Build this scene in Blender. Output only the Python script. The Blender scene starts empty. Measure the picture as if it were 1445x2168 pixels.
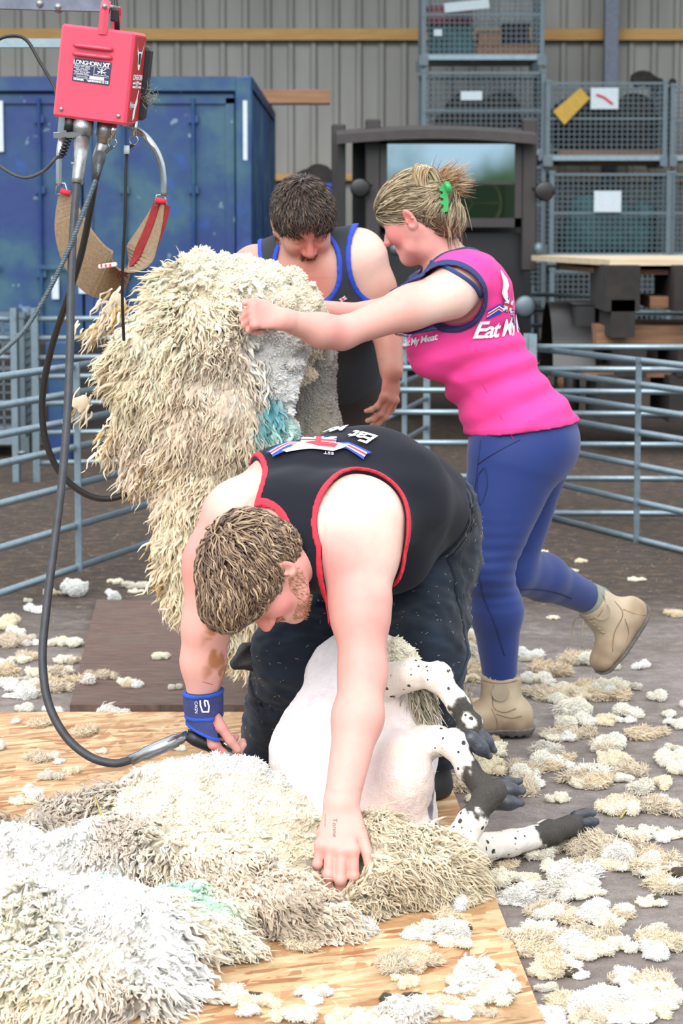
import bpy, math, random
import numpy as np
from mathutils import Vector, Matrix

# ------------------------------------------------------------------ camera, world, sun, exposure
SC = bpy.context.scene
COL = SC.collection
F_PX = 5119.0
CAM_H = 1.42
PITCH = math.radians(7.0)
cam_data = bpy.data.cameras.new('camera')
cam = bpy.data.objects.new('camera', cam_data)
COL.objects.link(cam)
cam.location = (0, 0, CAM_H)
cam.rotation_euler = (math.pi / 2 - PITCH, 0, 0)
cam_data.sensor_fit = 'VERTICAL'
cam_data.sensor_height = 36.0
cam_data.lens = 36.0 * F_PX / 2168.0
cam_data.clip_end = 200
cam_data.dof.use_dof = True
cam_data.dof.focus_distance = 5.25
cam_data.dof.aperture_fstop = 9.0
SC.camera = cam

world = bpy.data.worlds.new('sky')
SC.world = world
world.use_nodes = True
_n = world.node_tree.nodes; _l = world.node_tree.links
_n.clear()
_out = _n.new('ShaderNodeOutputWorld'); _bg = _n.new('ShaderNodeBackground')
_tc = _n.new('ShaderNodeTexCoord'); _sep = _n.new('ShaderNodeSeparateXYZ')
_ns = _n.new('ShaderNodeTexNoise'); _ns.inputs['Scale'].default_value = 26.0; _ns.inputs['Detail'].default_value = 6
_mul = _n.new('ShaderNodeMath'); _mul.operation = 'MULTIPLY_ADD'
_mul.inputs[1].default_value = -0.07; _mul.inputs[2].default_value = 0.055
_add = _n.new('ShaderNodeMath'); _add.operation = 'ADD'
_rmp = _n.new('ShaderNodeValToRGB')
_e = _rmp.color_ramp.elements
_e[0].position = 0.0; _e[0].color = (0.10, 0.13, 0.09, 1)
_e[1].position = 1.0; _e[1].color = (0.93, 0.96, 1.0, 1)
for _p, _c in ((0.012, (0.05, 0.10, 0.045, 1)), (0.03, (0.06, 0.11, 0.05, 1)), (0.045, (0.45, 0.62, 0.75, 1)), (0.3, (0.86, 0.94, 1.0, 1))):
    _q = _e.new(_p); _q.color = _c
_l.new(_tc.outputs['Generated'], _sep.inputs[0]); _l.new(_tc.outputs['Generated'], _ns.inputs['Vector'])
_l.new(_ns.outputs['Fac'], _mul.inputs[0]); _l.new(_sep.outputs['Z'], _add.inputs[0]); _l.new(_mul.outputs[0], _add.inputs[1])
_l.new(_add.outputs[0], _rmp.inputs['Fac']); _l.new(_rmp.outputs['Color'], _bg.inputs['Color'])
_bg.inputs['Strength'].default_value = 1.18
_l.new(_bg.outputs[0], _out.inputs['Surface'])

sun_d = bpy.data.lights.new('sun', 'SUN'); sun_d.energy = 2.0; sun_d.angle = math.radians(50); sun_d.color = (1.0, 0.975, 0.95)
sun = bpy.data.objects.new('sun', sun_d); COL.objects.link(sun)
sun.location = (0, -5, 10)
sun.rotation_euler = (math.radians(54), 0, math.radians(-14))

SC.view_settings.view_transform = 'Standard'
SC.view_settings.look = 'None'
SC.view_settings.gamma = 1
SC.view_settings.use_curve_mapping = False
SC.view_settings.exposure = 0.9

# ------------------------------------------------------------------ helpers
rng = np.random.default_rng(7)
_cp, _sp = math.cos(PITCH), math.sin(PITCH)

def _ray(px, py):
    a, b = (px - 722.5) / F_PX, (1084 - py) / F_PX
    return np.array([a, _cp + b * _sp, -_sp + b * _cp])

def V(px, py, Y):
    """the point of the place seen at pixel (px, py) and standing Y metres into the yard"""
    d = _ray(px, py)
    return np.array([d[0] * Y / d[1], Y, CAM_H + d[2] * Y / d[1]])

def Zp(px, py, z=0.0):
    """the point seen at pixel (px, py) at height z"""
    d = _ray(px, py)
    t = (z - CAM_H) / d[2]
    return np.array([d[0] * t, d[1] * t, z])

def lin(r, g, b, k=0.7):
    f = lambda c: ((c / 255) / 12.92 if c <= 10 else (((c / 255) + 0.055) / 1.055) ** 2.4) * k
    return (f(r), f(g), f(b), 1.0)
def linw(r, g, b): return lin(r, g, b, 1.0)

def nrm(v):
    v = np.asarray(v, float)
    return v / (np.linalg.norm(v) + 1e-12)

def mesh_obj(name, verts, faces, mat, parent=None, smooth=True, col=None):
    """faces: (n,4) or (n,3) array, or a list of index tuples"""
    me = bpy.data.meshes.new(name)
    verts = np.asarray(verts, np.float32)
    if isinstance(faces, np.ndarray):
        k = faces.shape[1]; n = len(faces)
        me.vertices.add(len(verts)); me.vertices.foreach_set('co', verts.ravel())
        me.loops.add(n * k); me.loops.foreach_set('vertex_index', faces.astype(np.int32).ravel())
        me.polygons.add(n)
        me.polygons.foreach_set('loop_start', np.arange(0, n * k, k, dtype=np.int32))
        me.polygons.foreach_set('loop_total', np.full(n, k, np.int32))
        me.update(calc_edges=True)
        me.validate()
    else:
        me.from_pydata([tuple(v) for v in verts], [], [tuple(f) for f in faces])
    me.polygons.foreach_set('use_smooth', np.full(len(me.polygons), smooth))
    if col is not None:
        at = me.attributes.new('col', 'FLOAT_COLOR', 'POINT')
        c = np.ones((len(verts), 4), np.float32); c[:, :3] = np.asarray(col)[:, :3]
        if len(me.vertices) == len(verts):
            at.data.foreach_set('color', c.ravel())
    if mat is not None:
        for m in (mat if isinstance(mat, (list, tuple)) else [mat]):
            me.materials.append(m)
    o = bpy.data.objects.new(name, me)
    COL.objects.link(o)
    if parent is not None:
        o.parent = parent
        o.matrix_parent_inverse = parent.matrix_world.inverted() if False else Matrix.Identity(4)
    return o

def tag(o, label=None, cat=None, group=None, kind=None):
    if label: o['label'] = label
    if cat: o['category'] = cat
    if group: o['group'] = group
    if kind: o['kind'] = kind
    return o

def empty(name, loc, label, cat, group=None):
    o = bpy.data.objects.new(name, None)
    o.empty_display_size = 0.1
    COL.objects.link(o); o.location = tuple(loc)
    return tag(o, label, cat, group)

class MB:
    """collects simple solids (world space) into one mesh"""
    def __init__(s, origin=(0, 0, 0)):
        s.v, s.f, s.o = [], [], np.asarray(origin, float)
    def add(s, v, f):
        b = len(s.v)
        s.v += [np.asarray(p, float) for p in v]
        s.f += [tuple(i + b for i in q) for q in f]
        return s
    def box(s, c, d, R=None, bev=0.0):
        """box, centre c, full size d, rotation R (3x3), with chamfered edges when bev > 0"""
        c = np.asarray(c, float); d = np.asarray(d, float) / 2
        R = np.eye(3) if R is None else np.asarray(R, float)
        if bev <= 0:
            v = [c + R @ (np.array([x, y, z]) * d) for x in (-1, 1) for y in (-1, 1) for z in (-1, 1)]
            f = [(0, 1, 3, 2), (4, 6, 7, 5), (0, 4, 5, 1), (2, 3, 7, 6), (0, 2, 6, 4), (1, 5, 7, 3)]
            return s.add(v, f)
        import itertools
        bev = min(bev, *(d * 0.9))
        vs, idx = [], {}
        for sg in itertools.product((-1, 1), repeat=3):
            sg = np.array(sg)
            for ax in range(3):
                q = sg * (d - bev); q[ax] = sg[ax] * d[ax]
                idx[(tuple(sg), ax)] = len(vs); vs.append(c + R @ q)
        f = []
        for ax in range(3):
            a1, a2 = (ax + 1) % 3, (ax + 2) % 3
            for sx in (-1, 1):
                cor = []
                for (p, q) in ((-1, -1), (1, -1), (1, 1), (-1, 1)):
                    g = [0, 0, 0]; g[ax] = sx; g[a1] = p; g[a2] = q
                    cor.append(idx[(tuple(g), ax)])
                f.append(tuple(cor if sx > 0 else cor[::-1]))
            for p in (-1, 1):
                for q in (-1, 1):
                    g1 = [0, 0, 0]; g2 = [0, 0, 0]
                    g1[ax], g2[ax] = -1, 1
                    g1[a1] = g2[a1] = p; g1[a2] = g2[a2] = q
                    quad = (idx[(tuple(g1), a1)], idx[(tuple(g2), a1)], idx[(tuple(g2), a2)], idx[(tuple(g1), a2)])
                    f.append(quad if p * q > 0 else quad[::-1])
        for sg in itertools.product((-1, 1), repeat=3):
            t = tuple(idx[(sg, ax)] for ax in range(3))
            f.append(t if sg[0] * sg[1] * sg[2] > 0 else t[::-1])
        return s.add(vs, f)
    def tube(s, path, r, n=8, close=True, flat=None):
        """tube along a path; r number or list; flat=(a,b) scales the section"""
        P = [np.asarray(p, float) for p in path]
        m = len(P); rs = [r] * m if np.isscalar(r) else list(r)
        T = [nrm(P[min(i + 1, m - 1)] - P[max(i - 1, 0)]) for i in range(m)]
        up = np.array([0, 0, 1.0]) if abs(T[0][2]) < 0.9 else np.array([0, 1.0, 0])
        N = nrm(np.cross(T[0], up)); v = []
        fa, fb = flat or (1, 1)
        for i in range(m):
            N = nrm(N - T[i] * np.dot(N, T[i])); B = np.cross(T[i], N)
            for k in range(n):
                a = 2 * math.pi * k / n
                v.append(P[i] + (N * math.cos(a) * fa + B * math.sin(a) * fb) * rs[i])
        f = [(i * n + k, i * n + (k + 1) % n, (i + 1) * n + (k + 1) % n, (i + 1) * n + k) for i in range(m - 1) for k in range(n)]
        if close:
            f += [tuple(range(n))[::-1], tuple((m - 1) * n + k for k in range(n))]
        return s.add(v, f)
    def ring(s, c, R, r, ax1, ax2, n=20, m=6):
        pts = [np.asarray(c) + R * (math.cos(2 * math.pi * i / n) * nrm(ax1) + math.sin(2 * math.pi * i / n) * nrm(ax2)) for i in range(n + 1)]
        return s.tube(pts, r, m, close=False)
    def sphere(s, c, r, nu=14, nv=9, R=None):
        r = np.full(3, r) if np.isscalar(r) else np.asarray(r)
        R = np.eye(3) if R is None else R
        v = [np.asarray(c) + R @ (r * np.array([math.sin(math.pi * j / nv) * math.cos(2 * math.pi * i / nu), math.sin(math.pi * j / nv) * math.sin(2 * math.pi * i / nu), math.cos(math.pi * j / nv)])) for j in range(nv + 1) for i in range(nu)]
        f = [(j * nu + i, (j + 1) * nu + i, (j + 1) * nu + (i + 1) % nu, j * nu + (i + 1) % nu) for j in range(nv) for i in range(nu)]
        return s.add(v, f)
    def disc(s, c, axis, r, th, n=20):
        return s.tube([np.asarray(c) - nrm(axis) * th / 2, np.asarray(c) + nrm(axis) * th / 2], r, n)
    def poly(s, pts, nvec, th):
        """extruded polygon (world points in one plane)"""
        n = len(pts); a = [np.asarray(p) + nrm(nvec) * th / 2 for p in pts]; b = [np.asarray(p) - nrm(nvec) * th / 2 for p in pts]
        return s.add(a + b, [tuple(range(n)), tuple(range(n, 2 * n))[::-1]] + [(i, i + n, (i + 1) % n + n, (i + 1) % n) for i in range(n)])
    def build(s, name, mat, parent=None, smooth=False, auto=None):
        v = np.array(s.v) - (np.array(parent.location) if parent is not None and parent.parent is None else (_root_loc(parent) if parent is not None else 0))
        o = mesh_obj(name, v, s.f, mat, parent, smooth)
        if auto: smooth_by_angle(o, auto)
        return o

def _root_loc(p):
    while p.parent is not None: p = p.parent
    return np.array(p.location)

def smooth_by_angle(o, deg=35):
    """smooth shading with sharp edges marked by angle"""
    import bmesh
    bm = bmesh.new(); bm.from_mesh(o.data)
    for fc in bm.faces: fc.smooth = True
    lim = math.radians(deg)
    for e in bm.edges:
        e.smooth = not (len(e.link_faces) == 2 and e.calc_face_angle(0) > lim)
    bm.to_mesh(o.data); bm.free()

def spline(pts, n=8):
    P = [np.asarray(p, float) for p in pts]
    P = [2 * P[0] - P[1]] + P + [2 * P[-1] - P[-2]]
    out = []
    for i in range(1, len(P) - 2):
        for k in range(n):
            t = k / n
            out.append(0.5 * ((2 * P[i]) + (-P[i - 1] + P[i + 1]) * t + (2 * P[i - 1] - 5 * P[i] + 4 * P[i + 1] - P[i + 2]) * t * t + (-P[i - 1] + 3 * P[i] - 3 * P[i + 1] + P[i + 2]) * t ** 3))
    out.append(P[-2])
    return out

def pobj(name, verts, faces, mat, parent, smooth=True, col=None):
    """mesh given in world space, stored relative to its root"""
    v = np.asarray(verts, float)
    if parent is not None: v = v - _root_loc(parent)
    return mesh_obj(name, v, faces, mat, parent, smooth, col)

# ---- value noise
_NL = np.random.default_rng(3).random((32, 32, 32)).astype(np.float32) * 2 - 1
def vnoise(P, f=1.0, off=0.0):
    x, y, z = [(np.asarray(P[..., i]) * f + off + 7.3 * i) for i in range(3)]
    xi, yi, zi = np.floor(x).astype(int), np.floor(y).astype(int), np.floor(z).astype(int)
    u, v, w = x - xi, y - yi, z - zi
    u, v, w = u * u * (3 - 2 * u), v * v * (3 - 2 * v), w * w * (3 - 2 * w)
    r = 0
    for a in (0, 1):
        for b in (0, 1):
            for c in (0, 1):
                r = r + _NL[(xi + a) & 31, (yi + b) & 31, (zi + c) & 31] * (u if a else 1 - u) * (v if b else 1 - v) * (w if c else 1 - w)
    return r
def fbm(P, f, oct=3, off=0.0):
    return sum(vnoise(P, f * 2 ** i, off + 11 * i) / 2 ** i for i in range(oct))

# ------------------------------------------------------------------ implicit bodies
def PR(a, b=None, r=0.05, r2=None, X=None, k=0.02, rz=None, op='u'):
    """tapered capsule a-b (or ellipsoid when b is None) with elliptical section; r, r2: number or (along X, across X)"""
    a = np.asarray(a, float)
    ell = b is None
    if ell: b = a.copy()
    b = np.asarray(b, float)
    r = (r, r) if np.isscalar(r) else tuple(r)
    if ell and len(r) == 3: rz = r[2]
    r2 = r if r2 is None else ((r2, r2) if np.isscalar(r2) else tuple(r2))
    L = np.linalg.norm(b - a)
    n = (b - a) / L if L > 1e-6 else np.array([0, 0, 1.0])
    return dict(a=a, b=b, n=n, L=L, r=r[:2], r2=r2[:2], X=X, k=k, rz=rz, op=op)

def PE(c, r, R=None, k=0.02, op='u'):
    """ellipsoid, radii along the columns of R"""
    p = PR(c, None, r, k=k, op=op)
    if R is not None:
        R = np.asarray(R, float)
        p['X'] = R[:, 0]; p['n'] = R[:, 2]
    return p

def sd_prim(p, x, y, z):
    a, n, L = p['a'], p['n'], p['L']
    X = p['X']
    if X is None: X = np.array([1.0, 0, 0]) if abs(n[0]) < 0.8 else np.array([0, 1.0, 0])
    X = np.asarray(X) - n * np.dot(X, n)
    if np.linalg.norm(X) < 0.05:
        X = np.array([0, 0, 1.0]) if abs(n[2]) < 0.8 else np.array([0, 1.0, 0]); X = X - n * np.dot(X, n)
    X = nrm(X); Yv = np.cross(n, X)
    dx, dy, dz = x - a[0], y - a[1], z - a[2]
    f = np.float32
    h = dx * f(n[0]) + dy * f(n[1]) + dz * f(n[2])
    u = dx * f(X[0]) + dy * f(X[1]) + dz * f(X[2])
    v = dx * f(Yv[0]) + dy * f(Yv[1]) + dz * f(Yv[2])
    if L > 1e-6:
        hc = np.clip(h, 0, L); t = hc / f(L); w = h - hc
        rx = f(p['r'][0]) + f(p['r2'][0] - p['r'][0]) * t
        ry = f(p['r'][1]) + f(p['r2'][1] - p['r'][1]) * t
        rw = (rx + ry) * f(0.5) if p['rz'] is None else f(p['rz'])
    else:
        w = h; rx, ry = f(p['r'][0]), f(p['r'][1])
        rw = f((p['r'][0] + p['r'][1]) / 2) if p['rz'] is None else f(p['rz'])
    a2, b2, c2 = (u / rx) ** 2, (v / ry) ** 2, (w / rw) ** 2
    k0 = np.sqrt(a2 + b2 + c2)
    k1 = np.sqrt(a2 / rx ** 2 + b2 / ry ** 2 + c2 / rw ** 2)
    rm = np.minimum(np.minimum(rx, ry), rw)
    return np.where(k0 < 1e-3, -rm, k0 * (k0 - 1) / np.maximum(k1, 1e-9)).astype(np.float32)

def smin(a, b, k):
    h = np.clip(0.5 + 0.5 * (b - a) / k, 0, 1)
    return b + (a - b) * h - k * h * (1 - h)

def comb_op(F, d, p):
    k = max(p['k'], 1e-4)
    if p['op'] == 'u': return smin(F, d, k)
    return -smin(-F, d, k)           # smooth subtraction

def hit(prims, px, py, n=60):
    """the point where the line of sight through a pixel meets a body"""
    d = _ray(px, py); d = d / np.linalg.norm(d); c = np.array([0, 0, CAM_H]); best = min(np.linalg.norm(p['a'] - c) for p in prims)
    t = best - .5
    for _ in range(n): t += float(sd_points(prims, (c + d * t)[None])[0]) * .9
    return c + d * t

def sd_points(prims, P):
    P = np.asarray(P, np.float32)
    F = np.full(len(P), 1.0, np.float32)
    for p in prims:
        F = comb_op(F, sd_prim(p, P[:, 0], P[:, 1], P[:, 2]), p)
    return F

def grad_points(prims, P, e=0.002):
    g = np.stack([sd_points(prims, P + np.eye(3)[i] * e) - sd_points(prims, P - np.eye(3)[i] * e) for i in range(3)], 1)
    return g / (np.linalg.norm(g, axis=1, keepdims=True) + 1e-9)

class Grid:
    def __init__(s, lo, hi, vox):
        s.lo = np.asarray(lo, float); s.vox = vox
        s.n = np.ceil((np.asarray(hi) - s.lo) / vox).astype(int) + 1
        s.ax = [(s.lo[i] + np.arange(s.n[i]) * vox).astype(np.float32) for i in range(3)]
    @staticmethod
    def around(prims, vox, pad=0.03):
        lo = np.min([np.minimum(p['a'], p['b']) - max(*p['r'], *p['r2'], p['rz'] or 0) for p in prims if p['op'] == 'u'], 0)
        hi = np.max([np.maximum(p['a'], p['b']) + max(*p['r'], *p['r2'], p['rz'] or 0) for p in prims if p['op'] == 'u'], 0)
        return Grid(lo - pad, hi + pad, vox)
    def sl(s, lo, hi):
        i0 = np.clip(np.floor((lo - s.lo) / s.vox).astype(int), 0, s.n)
        i1 = np.clip(np.ceil((hi - s.lo) / s.vox).astype(int) + 1, 0, s.n)
        return tuple(slice(a, b) for a, b in zip(i0, i1))
    def xyz(s, sl=(slice(None),) * 3):
        return s.ax[0][sl[0]][:, None, None], s.ax[1][sl[1]][None, :, None], s.ax[2][sl[2]][None, None, :]
    def P(s):
        return np.stack(np.meshgrid(*s.ax, indexing='ij'), -1)
    def field(s, prims, margin=0.03, F=None):
        if F is None: F = np.full(s.n, 1.0, np.float32)
        for p in prims:
            R = max(*p['r'], *p['r2'], p['rz'] or 0) + p['k'] + margin
            sl = s.sl(np.minimum(p['a'], p['b']) - R, np.maximum(p['a'], p['b']) + R)
            if any(q.stop <= q.start for q in sl): continue
            F[sl] = comb_op(F[sl], sd_prim(p, *s.xyz(sl)), p)
        return F
    def one(s, prim):
        return sd_prim(prim, *s.xyz())
    def mesh(s, F):
        """surface nets"""
        S = F < 0
        c = S[:-1, :-1, :-1].astype(np.int8)
        c = c.copy()
        for dx in (0, 1):
            for dy in (0, 1):
                for dz in (0, 1):
                    if dx + dy + dz:
                        c += S[dx:S.shape[0] - 1 + dx, dy:S.shape[1] - 1 + dy, dz:S.shape[2] - 1 + dz]
        I = np.argwhere((c > 0) & (c < 8))
        idm = np.full(c.shape, -1, np.int32)
        idm[I[:, 0], I[:, 1], I[:, 2]] = np.arange(len(I))
        offs = np.array([(a, b, d) for a in (0, 1) for b in (0, 1) for d in (0, 1)])
        val = np.stack([F[I[:, 0] + o[0], I[:, 1] + o[1], I[:, 2] + o[2]] for o in offs], 1)
        acc = np.zeros((len(I), 3)); cnt = np.zeros(len(I))
        for i in range(8):
            for j in range(i + 1, 8):
                if np.abs(offs[i] - offs[j]).sum() == 1:
                    m = (val[:, i] < 0) != (val[:, j] < 0)
                    t = val[:, i] / (val[:, i] - val[:, j] + 1e-12)
                    q = offs[i] + (offs[j] - offs[i]) * t[:, None]
                    acc[m] += q[m]; cnt[m] += 1
        v = s.lo + (I + acc / np.maximum(cnt, 1)[:, None]) * s.vox
        faces = []
        for ax in range(3):
            a = S.take(range(0, S.shape[ax] - 1), axis=ax); b = S.take(range(1, S.shape[ax]), axis=ax)
            E = np.argwhere(a != b)
            o1, o2 = (ax + 1) % 3, (ax + 2) % 3
            E = E[(E[:, o1] > 0) & (E[:, o2] > 0) & (E[:, o1] < S.shape[o1] - 1) & (E[:, o2] < S.shape[o2] - 1)]
            if not len(E): continue
            d1 = np.zeros(3, int); d1[o1] = 1; d2 = np.zeros(3, int); d2[o2] = 1
            g = lambda Q: idm[Q[:, 0], Q[:, 1], Q[:, 2]]
            q = np.stack([g(E - d1 - d2), g(E - d2), g(E), g(E - d1)], 1)
            flip = ~S[E[:, 0], E[:, 1], E[:, 2]]
            q[flip] = q[flip][:, ::-1]
            faces.append(q)
        f = np.concatenate(faces)
        return v, f[(f >= 0).all(1)]

def drop_inside(v, f, boxes):
    c = v[f].mean(1)
    m = np.ones(len(f), bool)
    for lo, hi in boxes:
        m &= ~((c > lo) & (c < hi)).all(1)
    return compact(v, f[m])
def compact(v, f):
    u, inv = np.unique(f, return_inverse=True)
    return v[u], inv.reshape(f.shape)
def join(parts):
    vs, fs, b = [], [], 0
    for v, f in parts:
        vs.append(v); fs.append(f + b); b += len(v)
    return np.concatenate(vs), np.concatenate(fs)
def relax(v, f, it=1, lam=0.5):
    for _ in range(it):
        acc = np.zeros_like(v); cnt = np.zeros(len(v))
        for k in range(4):
            np.add.at(acc, f[:, k], v[f[:, (k + 1) % 4]]); np.add.at(acc, f[:, (k + 1) % 4], v[f[:, k]])
            np.add.at(cnt, f[:, k], 1); np.add.at(cnt, f[:, (k + 1) % 4], 1)
        v = v + lam * (acc / np.maximum(cnt, 1)[:, None] - v)
    return v
def vnormals(v, f):
    n = np.cross(v[f[:, 2]] - v[f[:, 0]], v[f[:, 3]] - v[f[:, 1]])
    N = np.zeros_like(v)
    for k in range(4): np.add.at(N, f[:, k], n)
    return N / (np.linalg.norm(N, axis=1, keepdims=True) + 1e-12)

# ---- strands, locks
def strands(path, width, sides=3, flat=1.0):
    """path (n, m, 3); width (n, m) or (m,): one mesh of tapered tubes; returns v, f, strand index per vertex, t per vertex"""
    n, m, _ = path.shape
    w = np.broadcast_to(width, (n, m))
    T = np.gradient(path, axis=1); T /= np.linalg.norm(T, axis=2, keepdims=True) + 1e-9
    ref = np.random.default_rng(5).normal(size=(n, 1, 3))
    N = np.cross(T, ref); N /= np.linalg.norm(N, axis=2, keepdims=True) + 1e-9
    B = np.cross(T, N)
    ang = np.arange(sides) * 2 * np.pi / sides
    v = path[:, :, None] + w[:, :, None, None] * (N[:, :, None] * np.cos(ang)[:, None] + B[:, :, None] * (np.sin(ang) * flat)[:, None])
    idx = np.arange(n * m * sides).reshape(n, m, sides)
    a = idx[:, :-1]; b = idx[:, 1:]
    f = np.stack([a, np.roll(a, -1, 2), np.roll(b, -1, 2), b], -1).reshape(-1, 4)
    tt = np.broadcast_to(np.linspace(0, 1, m)[None, :, None], (n, m, sides)).ravel()
    si = np.broadcast_to(np.arange(n)[:, None, None], (n, m, sides)).ravel()
    return v.reshape(-1, 3), f, si, tt

def lock_paths(P, D0, D1, L, m=7, wave=0.0, freq=2.5, jit=0.2, seed=1):
    """curved paths from P, starting along D0 and bending to D1"""
    r = np.random.default_rng(seed); n = len(P)
    t = np.linspace(0, 1, m)[None, :, None]
    D0 = np.broadcast_to(np.asarray(D0, float), P.shape); D1 = np.broadcast_to(np.asarray(D1, float), P.shape)
    D0 = D0 + r.normal(size=D0.shape) * jit; D1 = D1 + r.normal(size=D1.shape) * jit
    D0 /= np.linalg.norm(D0, axis=1, keepdims=True) + 1e-9; D1 /= np.linalg.norm(D1, axis=1, keepdims=True) + 1e-9
    L = np.broadcast_to(L, (n,))[:, None, None]
    path = P[:, None] + L * (D0[:, None] * (t - t * t / 2) + D1[:, None] * (t * t / 2 + 0.25 * t))
    S = np.cross(D1, r.normal(size=(n, 3))); S /= np.linalg.norm(S, axis=1, keepdims=True) + 1e-9
    ph = r.random(n)[:, None, None] * 6.28
    path = path + S[:, None] * L * wave * np.sin(freq * 6.28 * t + ph) * (0.3 + t)
    return path

def sample_surf(v, f, n, seed=1):
    r = np.random.default_rng(seed)
    c = v[f]; ar = np.linalg.norm(np.cross(c[:, 2] - c[:, 0], c[:, 3] - c[:, 1]), axis=1)
    i = r.choice(len(f), n, p=ar / ar.sum())
    s, t = r.random(n)[:, None], r.random(n)[:, None]
    q = c[i]
    P = (q[:, 0] * (1 - s) + q[:, 1] * s) * (1 - t) + (q[:, 3] * (1 - s) + q[:, 2] * s) * t
    nn = np.cross(q[:, 2] - q[:, 0], q[:, 3] - q[:, 1]); nn /= np.linalg.norm(nn, axis=1, keepdims=True) + 1e-9
    return P, nn

def comb_paths(prims, P, flow, steps, step, lift, jit=0.15, curl=0.0, seed=2):
    """hair combed along a surface: flow(P)->directions, lift(t)->height"""
    r = np.random.default_rng(seed)
    P = P.copy(); out = []
    J = r.normal(size=P.shape) * jit; ph = r.random(len(P)) * 6.28
    L = 0.75 + 0.5 * r.random((len(P), 1)); H = (0.55 + 0.9 * r.random(len(P)))
    for i in range(steps + 1):
        g = grad_points(prims, P); d = sd_points(prims, P)
        P = P - g * (d - lift(i / steps) * H)[:, None]
        out.append(P.copy())
        D = flow(P) + J + curl * np.stack([np.sin(ph + i * 1.3), np.cos(ph * 1.7 + i * 1.1), np.sin(ph * 2.3 + i * 1.6)], 1)
        D = D - g * np.sum(D * g, 1)[:, None]
        D /= np.linalg.norm(D, axis=1, keepdims=True) + 1e-9
        P = P + D * step * L
    return np.stack(out, 1)

def rotm(axis, deg):
    return np.array(Matrix.Rotation(math.radians(deg), 3, Vector(axis)))
def frame(fwd, up):
    """columns: left-to-right x, forward y, up z"""
    y = nrm(fwd); z = nrm(np.asarray(up) - y * np.dot(up, y)); x = np.cross(y, z)
    return np.stack([x, y, z], 1)
# ------------------------------------------------------------------ materials
class Mat:
    def __init__(s, name):
        s.m = bpy.data.materials.new(name); s.m.use_nodes = True
        s.N = s.m.node_tree.nodes; s.Lk = s.m.node_tree.links
        s.b = s.N['Principled BSDF']
    def n(s, typ, **kw):
        x = s.N.new(typ)
        for k, v in kw.items():
            if k in x.inputs.keys(): x.inputs[k].default_value = v
            else: setattr(x, k, v)
        return x
    def l(s, a, b): s.Lk.new(a, b)
    def set(s, **kw):
        for k, v in kw.items():
            s.b.inputs[k.replace('_', ' ')].default_value = v
        return s
    def coords(s, scale=None, obj=True):
        g = s.n('ShaderNodeNewGeometry').outputs['Position'] if not obj else s.n('ShaderNodeTexCoord').outputs['Object']
        if scale is not None:
            mp = s.n('ShaderNodeMapping'); mp.inputs['Scale'].default_value = scale
            s.l(g, mp.inputs['Vector']); g = mp.outputs[0]
        return g
    def noise(s, scale, detail=4, rough=0.55, vec=None, dist=0):
        x = s.n('ShaderNodeTexNoise'); x.inputs['Scale'].default_value = scale; x.inputs['Detail'].default_value = detail
        x.inputs['Roughness'].default_value = rough; x.inputs['Distortion'].default_value = dist
        s.l(vec if vec is not None else s.coords(), x.inputs['Vector'])
        return x.outputs['Fac']
    def ramp(s, fac, stops, interp='LINEAR'):
        r = s.n('ShaderNodeValToRGB'); e = r.color_ramp.elements; r.color_ramp.interpolation = interp
        e[0].position, e[0].color = stops[0]; e[1].position, e[1].color = stops[-1]
        for p, c in stops[1:-1]:
            q = e.new(p); q.color = c
        s.l(fac, r.inputs['Fac'])
        return r.outputs['Color']
    def mix(s, fac, a, b, mode='MIX'):
        x = s.n('ShaderNodeMix'); x.data_type = 'RGBA'; x.blend_type = mode
        for v, i in ((fac, 0), (a, 6), (b, 7)):
            if isinstance(v, (int, float)): x.inputs[i].default_value = v
            elif isinstance(v, tuple): x.inputs[i].default_value = v
            else: s.l(v, x.inputs[i])
        return x.outputs[2]
    def math(s, op, a, b=0.0):
        x = s.n('ShaderNodeMath'); x.operation = op
        for i, v in enumerate((a, b)):
            if isinstance(v, (int, float)): x.inputs[i].default_value = v
            else: s.l(v, x.inputs[i])
        return x.outputs[0]
    def attr(s, name='col'):
        a = s.n('ShaderNodeAttribute'); a.attribute_name = name
        return a.outputs['Color']
    def color(s, c):
        if isinstance(c, tuple): s.b.inputs['Base Color'].default_value = c
        else: s.l(c, s.b.inputs['Base Color'])
        return s
    def bump(s, h, strength=0.3, dist=0.01):
        b = s.n('ShaderNodeBump'); b.inputs['Strength'].default_value = strength; b.inputs['Distance'].default_value = dist
        s.l(h, b.inputs['Height']); s.l(b.outputs[0], s.b.inputs['Normal'])
        return s

W4 = (1, 1, 1, 1); B4 = (0, 0, 0, 1)

def simple(name, c, rough=0.6, metal=0.0, var=0.12, nscale=30, bump=0.0, **kw):
    m = Mat(name)
    d = tuple(x * (1 - var) for x in c[:3]) + (1,); e = tuple(min(1, x * (1 + var)) for x in c[:3]) + (1,)
    nz = m.noise(nscale, 4)
    m.color(m.ramp(nz, [(0.3, d), (0.7, e)])).set(Roughness=rough, Metallic=metal, **kw)
    if bump: m.bump(m.noise(nscale * 4, 3), bump, 0.004)
    return m.m

def skin_mat():  # natural skin tones come from the colour attribute
    m = Mat('skin')
    nz = m.noise(60, 4); big = m.noise(9, 3)
    c = m.mix(m.math('MULTIPLY', nz, 0.22), m.attr(), lin(205, 120, 110))
    c = m.mix(m.ramp(big, [(0.45, B4), (0.75, (0.16,) * 3 + (1,))]), c, lin(214, 112, 104))
    m.color(c).set(Roughness=0.52, Subsurface_Weight=0.12, Subsurface_Scale=0.01, Subsurface_Radius=(1.0, 0.35, 0.2), Specular_IOR_Level=0.35)
    m.bump(m.noise(450, 2), 0.12, 0.002)
    return m.m

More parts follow.
